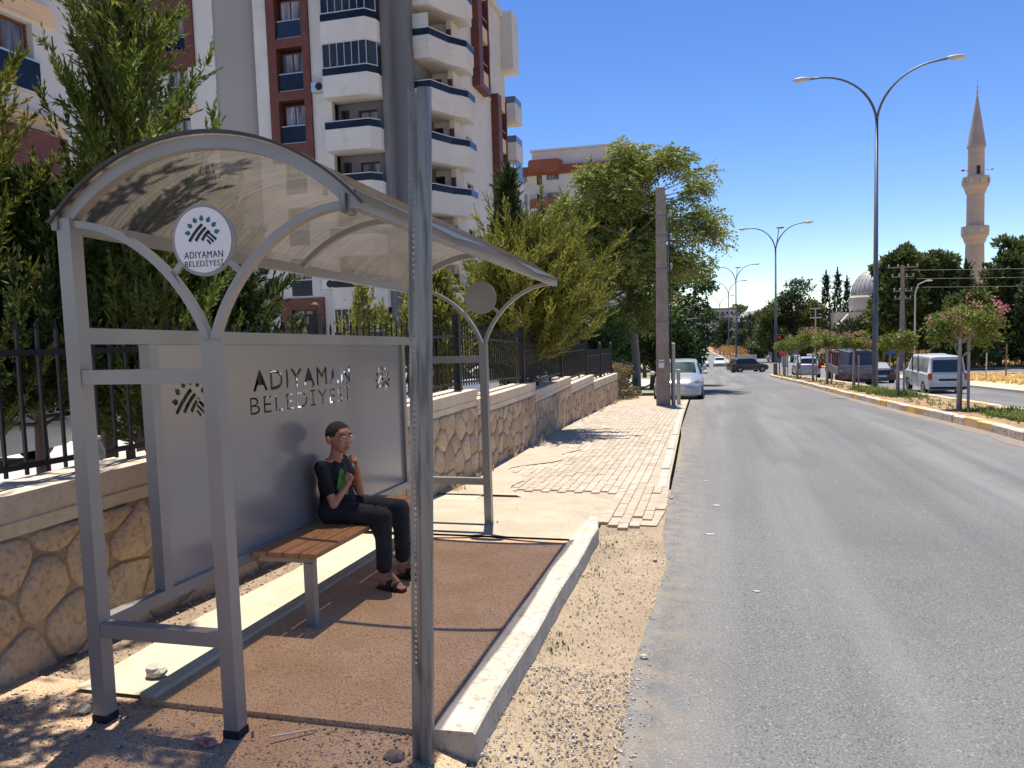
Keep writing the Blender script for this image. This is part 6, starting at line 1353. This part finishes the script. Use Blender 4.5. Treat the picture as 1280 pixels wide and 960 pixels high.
# right-hand pines, dark spires, hedge
def big(label, x, y, top, R_, seed, m=M_pin, base=None, n=9000, kindn='tree', sp=.9, ll=.34):
    g = T(x, y); H = top-g; r = random.Random(seed); cl = []
    for k in range(24):
        h = r.uniform(.22, .96); rr = R_*(1.0-.55*h)*r.uniform(.5, 1.0); a = r.uniform(0, 6.28); cl.append((x+cos(a)*rr*sp, y+sin(a)*rr*sp, g+H*h, R_*r.uniform(.34, .52)*(1.15-.55*h)))
    cl.append((x, y, g+H*.97, R_*.2))
    return clumps('pine_tree', label, 'tree', (x, y, g), cl, m, [(x, y, g-.3), (x+.1, y, g+H*.4), (x, y, g+H*.75), (x, y, g+H*.95)], [.30, .24, .14, .05], n, ll, ll*.24, 'needle', seed, squash=.75)
PT = [('narrow pine hiding the right half of the mosque dome', 20.0, 98, 7.2, 2.3), ('pine directly right of the tall street lamp', 20.8, 93, 8.6, 3.6), ('broad pine between the street lamp and the minaret', 25.0, 97, 8.2, 4.0), ('spiky pine just left of the minaret', 27.2, 99, 7.6, 3.0), ('pine right of the minaret with the tallest crown', 31.2, 96, 9.2, 3.8), ('pine at the right edge of the picture', 34.8, 97, 9.4, 4.0),
      ('low pine below the minaret balconies', 29.0, 101, 5.2, 3.6), ('pine behind the mosque dome side', 23.0, 104, 6.6, 3.4), ('lower pine in the row behind the white van', 26.3, 90, 3.2, 3.4), ('pine beyond the right frame edge', 38.5, 99, 8.6, 4.2), ('low pine at the far right near the hedge', 33.2, 91, 3.4, 3.2)]
for i, (lb, x, y, top, R_) in enumerate(PT): big(lb, x, y, top, R_, 60+i, n=15000, ll=.62)
def spire(label, x, y, top, R_, seed, m=M_cyp):
    g = T(x, y); return conifer('conifer', label, (x, y, g), top-g, prof(R_, 1.0, .08), m, nbr=90, seed=seed, elev=(0, 30), tw=R_*.5, ntw=7, nbl=9, bl=R_*.22, bw=R_*.05, z0=.08, trunk=.15)
spire('thin dark spire conifer, left one of the three by the dome', 20.7, 150, 8.6, 1.9, 80); spire('thin dark spire conifer, tallest of the three by the dome', 22.6, 150, 9.0, 1.8, 81); spire('thin dark spire conifer, right one of the three by the dome', 24.2, 150, 7.6, 1.7, 82)
spire('dark pointed conifer standing in front of the minaret foot', 26.6, 92, 6.2, 1.9, 83); spire('dark pointed conifer among the pines right of the minaret', 31.9, 90, 6.0, 2.0, 84)
DT = [('large dark evergreen clump left of the three spires', 14.8, 150, 7.6, 6.2, M_cyp), ('dark round tree beside the first far street lamp', 11.4, 148, 3.2, 4.4, M_pin), ('grey-green tree below the three spires', 17.6, 146, 3.6, 3.6, M_pin), ('round evergreen right of the spires under the dome', 21.6, 138, -1.8, 2.6, M_pin)]
for i, (lb, x, y, top, R_, m) in enumerate(DT): big(lb, x, y, top, R_, 90+i, m, n=9000, ll=.5)
FTR = [(4.2, 232, 1.0, 3.2), (8.6, 226, -2.6, 3.4), (13.2, 230, 2.4, 4.6), (16.4, 222, -1.5, 4.8), (9.8, 260, 5.2, 4.0), (20.5, 235, -1.0, 4.6), (25, 240, -2.2, 5), (12, 185, -2.6, 4.2), (31, 260, -1, 6), (38, 250, -2, 6), (47, 270, 0, 6), (22, 200, -3.0, 3.6)]
for i, (x, y, top, R_) in enumerate(FTR):
    t = big('distant tree', x, y, top, R_, 110+i, M_far, n=2600, ll=.9); t['label'] = ['small distant tree nearest the far median', 'low distant bush-like tree by the far crossing', 'distant crown in front of the dark-balconied block', 'distant broad tree right of the second lamp line', 'tall distant tree in front of the cream houses', 'distant tree over the low white house', 'distant low crown right of the low white house', 'closest of the far trees past the black SUV', 'hazy distant tree behind the low beige building', 'hazy distant tree behind the mosque gable', 'most distant tree behind the pines', 'small round tree behind the tan building'][i]; t['group'] = 'distant trees beyond the crossing'
def hedge(name, label, pts, R_, m, n, ll):
    r = np.random.default_rng(9); P = np.array(pts, float); k = r.integers(0, len(P)-1, n); f = r.random(n)[:, None]; C = P[k]*(1-f)+P[k+1]*f; d = nrm(r.normal(size=(n, 3))); C = C+d*(R_*r.random((n, 1))**.4)*np.array([1, 1, .9])
    o = inst(blades(name, C, d+r.normal(size=(n, 3))*.6, ll*r.uniform(.7, 1.3, n), ll*.2*np.ones(n), m), name, None); return kind(o, 'stuff', label)
hedge('hedge', 'clipped dark hedge running behind the dry field', [(14, 112, T(14, 112)+.8), (60, 108, T(60, 108)+.8)], 1.0, M_cyp, 16000, .35)
hedge('tree_belt', 'dark wooded mass behind the pines', [(19, 118, T(20, 118)+3.0), (26, 118, T(20, 118)+5.5), (44, 116, T(30, 118)+5.0), (80, 116, T(30, 118)+5)], 3.4, M_cyp, 26000, .6)
hedge('bush_row', 'rust-tinged flowering bushes along the far median fence', [(5.0, 130, T(5, 130)+1.9), (4.6, 200, T(5, 200)+2.0), (2.2, 300, T(3, 300)+2.1)], 1.15, M_oran, 9000, .35)
hedge('woodland', 'far-off wooded slope on the horizon', [(-200, 700, T(0, 700)-1), (60, 640, T(0, 640)-1), (160, 620, T(0, 620)), (400, 640, T(0, 640))], 7, M_far, 16000, 3.0)
# ------------------------------------------------------------------ street furniture and far structures
M_pole = mat('dark_lamp_pole', (.10, .105, .11), (.14, .145, .15), 2, rough=.45, metal=.5); M_lampg = mat('lamp_head_grey', (.42, .41, .38), rough=.5); M_lens = mat('lamp_lens', (.55, .53, .48), rough=.2)
def lamp(label, x, y, H, span, third=False, s=1.0):
    t = thing('street_lamp', label, 'street lamp', (x, y, T(5, y)+.12), 0, 'double-armed street lamps on the median')
    b = MB(); b.lathe([(.17*s, 0), (.17*s, .03), (.115*s, .04), (.11*s, .3), (.055*s, H)], 12); b.build('pole', M_pole, t, smooth=True, local=True)
    for q in (-1, 1):
        b = MB(); pts = [(q*span*(1-cos(u)), 0, H-.25+(1.9*s)*sin(u)*(1 if q < 0 else 1.0)+(.0 if q < 0 else .18)*(1-cos(u))) for u in [pi/2*k/12 for k in range(13)]]
        e = pts[-1]; pts.append((e[0]+q*.35*s, 0, e[2]+(.06 if q > 0 else .0)-.02)); b.tube(pts, [.045*s]*6+[.036*s]*8, 8); b.build('arm', M_pole, t, smooth=True, local=True)
        e = pts[-1]; b = MB(); b.ell((e[0]+q*.26*s, 0, e[2]+.02), (.34*s, .13*s, .085*s), 12, 8); h = b.build('lamp_head', M_lampg, t, smooth=True, local=True)
        b = MB(); b.ell((e[0]+q*.29*s, 0, e[2]-.035), (.22*s, .10*s, .06*s), 10, 6); b.build('lens', M_lens, h, smooth=True, local=True)
    if third: b = MB(); b.tube([(0, 0, H-.1), (.25, .1, H+1.5*s)], .03*s, 6); b.ell((.35, .1, H+1.6*s), (.30*s, .14*s, .08*s), 10, 6); b.build('rear_lamp', M_pole, t, local=True)
    return t
lamp('nearest double-armed street lamp towering over the median trees', 6.10, 31.6, 10.15, 2.0)
lamp('second double-armed street lamp beside the red traffic light', 4.95, 61.8, 9.5, 1.75, True)
lamp('third double-armed street lamp past the black SUV', 4.25, 128, 13.2, 2.3, True, 1.4)
lamp('fourth double-armed street lamp on the far median', 4.3, 178, 14.2, 2.5, False, 1.6)
lamp('fifth and farthest double-armed street lamp down the road', 3.2, 235, 14.0, 2.6, False, 1.7)
# left utility pole
M_cpole = mat('concrete_pole', (.27, .215, .175), (.34, .275, .225), 3, (.20, .15, .12), 20, (.55, .7), rough=.95, bump=.5, bsc=40)
up_ = thing('utility_pole', 'thick brown-grey concrete utility pole with steel straps on the pavement', 'utility pole', (-1.38, 24.1, T(0, 24)))
b = MB(); b.prism([(-.215, -.16), (.215, -.16), (.215, .16), (-.215, .16)], lambda a, c, d: (a*(1-.055*d) if d > 1 else a, c*(1-.05*d) if d > 1 else c, d), -.2, 6.65); b.build('pole_shaft', M_cpole, up_, local=True)
for z in (1.35, 2.55, 4.15, 5.15, 5.75):
    w = .225*(1-.05*z); b = MB(); b.box(-w, w, -.185*(1-.04*z), .185*(1-.04*z), z, z+.05); b.build('strap', M_hub, up_, local=True)
b = MB(); b.box(.19, .22, -.03, .03, 4.15, 5.9); b.build('bracket_bar', M_hub, up_, local=True)
for z in (4.2, 5.1, 5.8):
    b = MB(); b.bar((.20, 0, z), (.30, 0, z), .04); b.lathe([(.03, 0), (.045, .04), (.03, .08), (.04, .12), (.02, .16)], 8, (.29, 0, z+.02)); b.build('insulator', M_lampg, up_, local=True)
b = MB(); b.tube([(.27, -.1, 0), (.26, -.1, 2.2), (.24, -.05, 5.6)], .018, 6); b.build('cable_duct', M_iron, up_, local=True)
pn = tag(MB().box(-1.50, -1.33, 23.925, 23.930, .10, .36).build('paper_notice', mat('white_paper', (.72, .68, .70), rough=.8)), 'white paper notice stuck on the concrete utility pole', 'notice')
tag(MB().cbox(-1.14, -1.01, 24.05, 24.2, T(0, 24)-.1, T(0, 24)+1.95, .02).build('concrete_post', mat('pale_concrete', (.42, .40, .35), (.48, .46, .41), 3, rough=.9)), 'slim pale concrete post right beside the utility pole', 'post')
tag(MB().cbox(-1.00, -.88, 24.6, 24.7, T(0, 24)-.1, T(0, 24)+1.1, .02).build('concrete_post', _m['pale_concrete']), 'short pale post between the utility pole and the parked hatchback', 'post')
# traffic light, stop sign, small blue sign
tl = thing('traffic_light', 'red traffic light on a thin post at the median nose', 'traffic light', (5.15, 61.2, T(5, 61)))
b = MB(); b.tube([(0, 0, 0), (0, 0, 2.9)], .04, 8); b.build('post', M_pole, tl, local=True); b = MB(); b.cbox(-.16, .16, -.12, .1, 2.45, 3.15, .02); hd = b.build('signal_head', M_iron, tl, local=True)
b = MB(); b.lathe([(.12, -.16), (.12, -.12)], 14, (0, 0, 2.95), axis='y'); rl = mat('red_signal', (.7, .03, .04), rough=.3); b.build('red_lens', rl, hd, local=True)
b = MB(); b.lathe([(.12, -.16), (.12, -.12)], 14, (0, 0, 2.65), axis='y'); b.build('dark_lens', M_glassd, hd, local=True)
st = thing('stop_sign', 'small red octagonal sign below the traffic light', 'road sign', (5.30, 59.6, T(5, 59.6)))
b = MB(); b.tube([(0, 0, 0), (0, 0, 2.0)], .035, 8); b.build('post', M_pole, st, local=True); b = MB(); b.prism([(.36*cos(radians(22.5+45*k)), .36*sin(radians(22.5+45*k))) for k in range(8)], lambda a, c, d: (a, d, 1.85+c), -.06, -.04); pl_ = b.build('sign_plate', rl, st, local=True)
b = MB(); b.prism([(-.2, -.05), (.2, -.05), (.2, .05), (-.2, .05)], lambda a, c, d: (a, d, 1.85+c), -.066, -.061); b.build('white_bar', M_lampg, pl_, local=True)
b = MB(); b.cbox(4.74, 5.0, 61.3, 61.5, T(5, 61), T(5, 61)+1.0, .03); tag(b.build('control_box', M_pole), 'grey control box at the foot of the second street lamp', 'box')
bs = thing('road_sign', 'small blue rectangular road sign behind the median trees', 'road sign', (12.55, 60, T(12.5, 60)))
b = MB(); b.tube([(0, 0, 0), (0, 0, 2.6)], .04, 8); b.build('post', M_hub, bs, local=True); b = MB(); b.box(-.36, .36, -.07, -.05, 1.95, 2.6); q = b.build('sign_plate', mat('blue_sign', (.02, .08, .42), rough=.4), bs, local=True)
b = MB(); b.bar((-.15, -.075, 2.1), (.12, -.075, 2.45), .08, .005, upv=(0, 1, 0)); b.build('white_arrow', M_lampg, q, local=True)
# right-hand pylons, thin lamp, posts, wires
py = thing('utility_pole', 'concrete power pole with crossarms and insulators beyond the cross street', 'utility pole', (20.0, 90, T(20, 90)))
b = MB(); b.prism([(-.28, -.2), (.28, -.2), (.28, .2), (-.28, .2)], lambda a, c, d: (a*(1-.04*d), c*(1-.04*d), d), 0, 11.2); b.build('pole_shaft', M_cpole, py, local=True)
for z, w in ((10.9, 1.5), (9.9, 1.1), (8.4, .9), (7.6, .8)):
    b = MB(); b.box(-w, w, -.26, -.16, z, z+.12); a_ = b.build('crossarm', M_cpole, py, local=True)
    for k in (-1, -.35, .35, 1): b = MB(); b.lathe([(.05, 0), (.09, .06), (.05, .12), (.08, .2), (.03, .26)], 7, (k*w*.92, -.21, z+.12)); b.build('insulator', M_lampg, a_, local=True)
th = thing('street_lamp', 'thin single street lamp leaning over beside the white van roof', 'street lamp', (17.7, 75, T(17, 75)))
b = MB(); b.tube([(0, 0, 0), (0, 0, 7.2), (.25, 0, 8.0), (.9, 0, 8.3)], [.09, .06, .045, .04], 8); b.build('pole', M_lampg, th, smooth=True, local=True); b = MB(); b.ell((1.1, 0, 8.3), (.3, .12, .08), 10, 6); b.build('lamp_head', M_lampg, th, local=True)
for i, (x, z) in enumerate([(18.72, 1.9), (19.95, 2.5), (16.2, 1.5)]):
    b = MB(); b.tube([(x, 60, T(x, 60)-.1), (x+.02, 60, T(x, 60)+z)], .045, 8); tag(b.build('field_post', M_lampg if i != 1 else M_bark), ['thin grey marker post in the dry field behind the van', 'brown post in the dry field nearest the right edge', 'short grey post in the dry field just left of the van'][i], 'post')
hl_ = thing('floodlight_mast', 'two-headed white floodlight mast rising left of the spires', 'street lamp', (17.0, 135, T(17, 135)))
b = MB(); b.tube([(0, 0, 0), (0, 0, 9)], .1, 6); b.build('pole', M_lampg, hl_, local=True); b = MB(); b.box(-.9, .9, -.2, .2, 8.9, 9.1); b.build('lamp_bar', M_lens, hl_, local=True); b = MB(); b.box(-.9, .9, -.2, .2, 7.4, 7.6); b.build('lamp_bar', M_lens, hl_, local=True)
for k, (z0, z1) in enumerate([(3.58, 3.26), (3.06, 2.82), (2.6, 2.43)]):
    b = MB(); pts = [(20.0+(60-20)*f, 90-(20*f), 6.0-.9*k+(z1-z0)*f*3-1.2*4*f*(1-f)*.4) for f in [j/14 for j in range(15)]]; b.tube(pts, .022, 5)
    tag(b.build('power_line', M_iron), ['highest', 'middle', 'lowest'][k]+' power line running right from the concrete power pole', 'power line')
# mosque and minaret
M_mst = mat('minaret_stone', (.42, .34, .27), (.48, .39, .32), .6, rough=.9, wave=(.28, 'Z', (.46, .37, .31), .55)); M_mos = mat('mosque_stone', (.46, .42, .34), (.52, .48, .40), .4, rough=.9); M_lead = mat('lead_dome', (.38, .36, .33), (.46, .43, .40), .8, rough=.55, metal=.2)
mn = thing('minaret', 'tall stone minaret with two balconies and a pointed cone roof', 'minaret', (44.7, 150, T(44, 150)))
R1 = 1.42; zb = T(44, 150)
def mlathe(name, prof_, m, n=16, par=None): b = MB(); b.lathe([(r_, z-zb) for r_, z in prof_], n); return b.build(name, m, par or mn, local=True)
mlathe('lower_shaft', [(1.62, zb), (1.55, 8), (1.42, 12.9)], M_mst); mlathe('lower_gallery', [(1.42, 12.91), (1.65, 13.3), (1.7, 13.6), (1.95, 14.2), (2.1, 14.25), (2.12, 15.9), (1.98, 15.9), (1.98, 14.6)], M_mst)
mlathe('middle_shaft', [(1.38, 14.3), (1.34, 21.3)], M_mst); mlathe('upper_gallery', [(1.36, 21.31), (1.58, 21.7), (1.62, 22.0), (1.85, 22.6), (2.0, 22.65), (2.02, 24.3), (1.9, 24.3), (1.9, 23.0)], M_mst)
mlathe('upper_shaft', [(1.30, 22.7), (1.24, 29.2)], M_mst); mlathe('cone_roof', [(1.45, 29.21), (1.45, 29.5), (.10, 38.0)], mat('cone_lead', (.34, .28, .25), (.40, .33, .30), .5, rough=.6)); mlathe('finial', [(.06, 37.9), (.2, 38.5), (.06, 38.9), (.15, 39.3), (.03, 39.7), (.02, 40.8)], M_lead, 8)
for z, n_g in ((14.3, 'a'), (22.7, 'b')):
    for k in range(8): a = 2*pi*k/8+.2; b = MB(); b.box(-.3, .3, -.04, .04, .35, 1.2); o = inst(b.mesh('gallery_relief', M_mos), 'gallery_relief', mn, (2.10*cos(a), 2.10*sin(a), z-zb), (0, 0, a+pi/2))
b = MB(); b.box(-.25, .25, -1.32, -1.2, 24.6-zb, 26.0-zb); b.build('gallery_door', M_black, mn, local=True)
b = MB(); b.tube([(-1.3, -.8, 25.2-zb), (-2.2, -1, 25.4-zb)], .05, 5); b.ell((-2.3, -1, 25.4-zb), (.28, .3, .25), 8, 6); b.build('loudspeaker', mat('red_speaker', (.4, .08, .06), rough=.5), mn, local=True)
b = MB(); b.tube([(1.2, -.8, 25.2-zb), (2.1, -1, 25.3-zb)], .05, 5); b.ell((2.2, -1, 25.3-zb), (.25, .3, .2), 8, 6); b.build('loudspeaker', M_lampg, mn, local=True)
mq = thing('mosque', 'pale stone mosque with a ribbed lead dome behind the pines', 'mosque', (28.1, 142, T(26, 142)))
zq = T(26, 142); b = MB(); b.lathe([(4.5*cos(u), 4.55-zq+4.6*sin(u)) for u in [pi/2*k/12 for k in range(12)]]+[(.05, 9.2-zq)], 32); dm = b.build('dome', M_lead, mq, smooth=True, local=True)
for k in range(32):
    a = 2*pi*k/32; b = MB(); b.tube([(4.53*cos(u)*cos(a), 4.53*cos(u)*sin(a), 4.55-zq+4.63*sin(u)) for u in [pi/2*j/8 for j in range(9)]], .055, 4); b.build('dome_rib', M_lead, dm, local=True)
b = MB(); b.lathe([(4.9, 2.2-zq), (4.9, 4.2-zq), (4.65, 4.54-zq)], 16); b.build('drum', M_mos, mq, local=True)
b = MB(); b.box(-7.0, 7.5, -2.5, 9, 0, 1.8-zq); b.build('prayer_hall', M_mos, mq, local=True)
b = MB(); b.prism([(-7.4, 0), (-7.4, 6.2), (-5.6, 8.2), (-3.9, 6.2), (-3.9, 0)], lambda a, c, d: (a, d, c), -4.5, -2.51); g_ = b.build('gable', M_mos, mq, local=True)
for k in (-6.7, -5.9, -5.1): b = MB(); b.box(k-.2, k+.2, -4.58, -4.51, 2.0, 6.6 if k != -5.9 else 7.2); b.build('window', M_glassd, g_, local=True)
for x in (-3.2, -.6, 2.4):
    b = MB(); b.lathe([(1.1, 1.81-zq), (1.1, 2.3-zq), (0.7, 2.9-zq), (.05, 3.4-zq)], 12, (x, -1.2, 0)); b.build('small_dome', M_lead, mq, smooth=True, local=True)
b = MB(); b.box(-9.5, 9, -6.5, -6.1, 0, 2.6); b.build('yard_wall', mat('tan_wall', (.42, .31, .23), (.48, .36, .28), .5, rough=.9), mq, local=True)
# wall and booths beyond the crossing, far median fence
M_wf = mat('white_fence', (.58, .56, .53), rough=.8); ff = thing('picket_fence', 'white panel fence along the far median', 'fence', (5, 130, T(5, 130)))
for k in range(26):
    y = 128+k*6.5; x = m2L(y)+1.0; b = MB(); b.box(-.05, .05, 0, 5.4, .2, 1.7); inst(b.mesh('fence_panel', M_wf if k % 4 else M_band), 'fence_panel', ff, (x-5, y-130, T(x, y)-T(5, 130)))
b = MB(); b.box(4.3, 7.3, 127.6, 127.7, T(5, 128), T(5, 128)+1.7)
for k in range(7): b.box(4.3+k*.5, 4.35+k*.5, 127.5, 127.59, T(5, 128), T(5, 128)+1.75)
b.build('fence_panel', M_wf, ff)
for i, (x, y, w, h, lb) in enumerate([(9.6, 110, .8, 1.9, 'white booth left of the crossing wall'), (11.0, 108, .7, 1.6, 'white cabinet behind the last median tree'), (12.6, 108, .9, 1.7, 'pale cabinet beside the small hatchback')]):
    b = MB(); b.cbox(x, x+w, y, y+.6, T(x, y), T(x, y)+h, .05); tag(b.build('cabinet', M_wf), lb, 'cabinet')
for i, (x, y, s_) in enumerate([(12.0, 150, 1.0), (16.0, 148, 1.0)]):
    hdg = radians(180)
    car('parked_car', ['white van parked beyond the crossing right of the far median', 'grey pickup-like car parked beyond the crossing'][i], 'car', hatch(4.6, 1.9, .95), wht if i == 0 else gry, on(x, y), -pi/2+.3, side=[(.7, -.3, -.38, 0), (-.38, -1.25, 0, .1)], ws=[('windscreen', 4, 5, (.04, .93))], wheels=(1.4, -1.4))
# hills
hb = MB(); n = 60; r = random.Random(3)
for j, (yy, amp, off) in enumerate([(1450, 0, -40), (2100, 26, 6), (2600, 40, 14), (3200, 10, -40)]):
    for i in range(n+1):
        x = -2600+6000*i/n; hb.v.append((x, yy, off+amp*(.5+.5*sin(i*.55+j)+.25*sin(i*1.7+j*2)+.15*r.random())*(1-.65*ss(500, 1600, x))))
for j in range(3):
    for i in range(n): a = j*(n+1)+i; hb.f.append((a, a+1, a+n+2, a+n+1)); hb.mi.append(0)
kind(hb.build('hills', mat('bluish_hill', (.20, .20, .20), (.25, .24, .22), .004, rough=1), smooth=True))

for x, z in ((-21.2, 9.1), (-21.3, 15.0), (-28.9, 12.2), (-28.8, 6.3), (-21.2, 3.9)):
    b = MB(); b.cbox(x-.40, x+.40, 40.62, 40.97, z, z+.58, .03); q = b.build('air_conditioner', M_alu, apt); b = MB(); b.lathe([(.22, 40.60), (.22, 40.615)], 16, (x+.08, 0, z+.29), axis='y'); b.build('fan_grille', M_black, q)
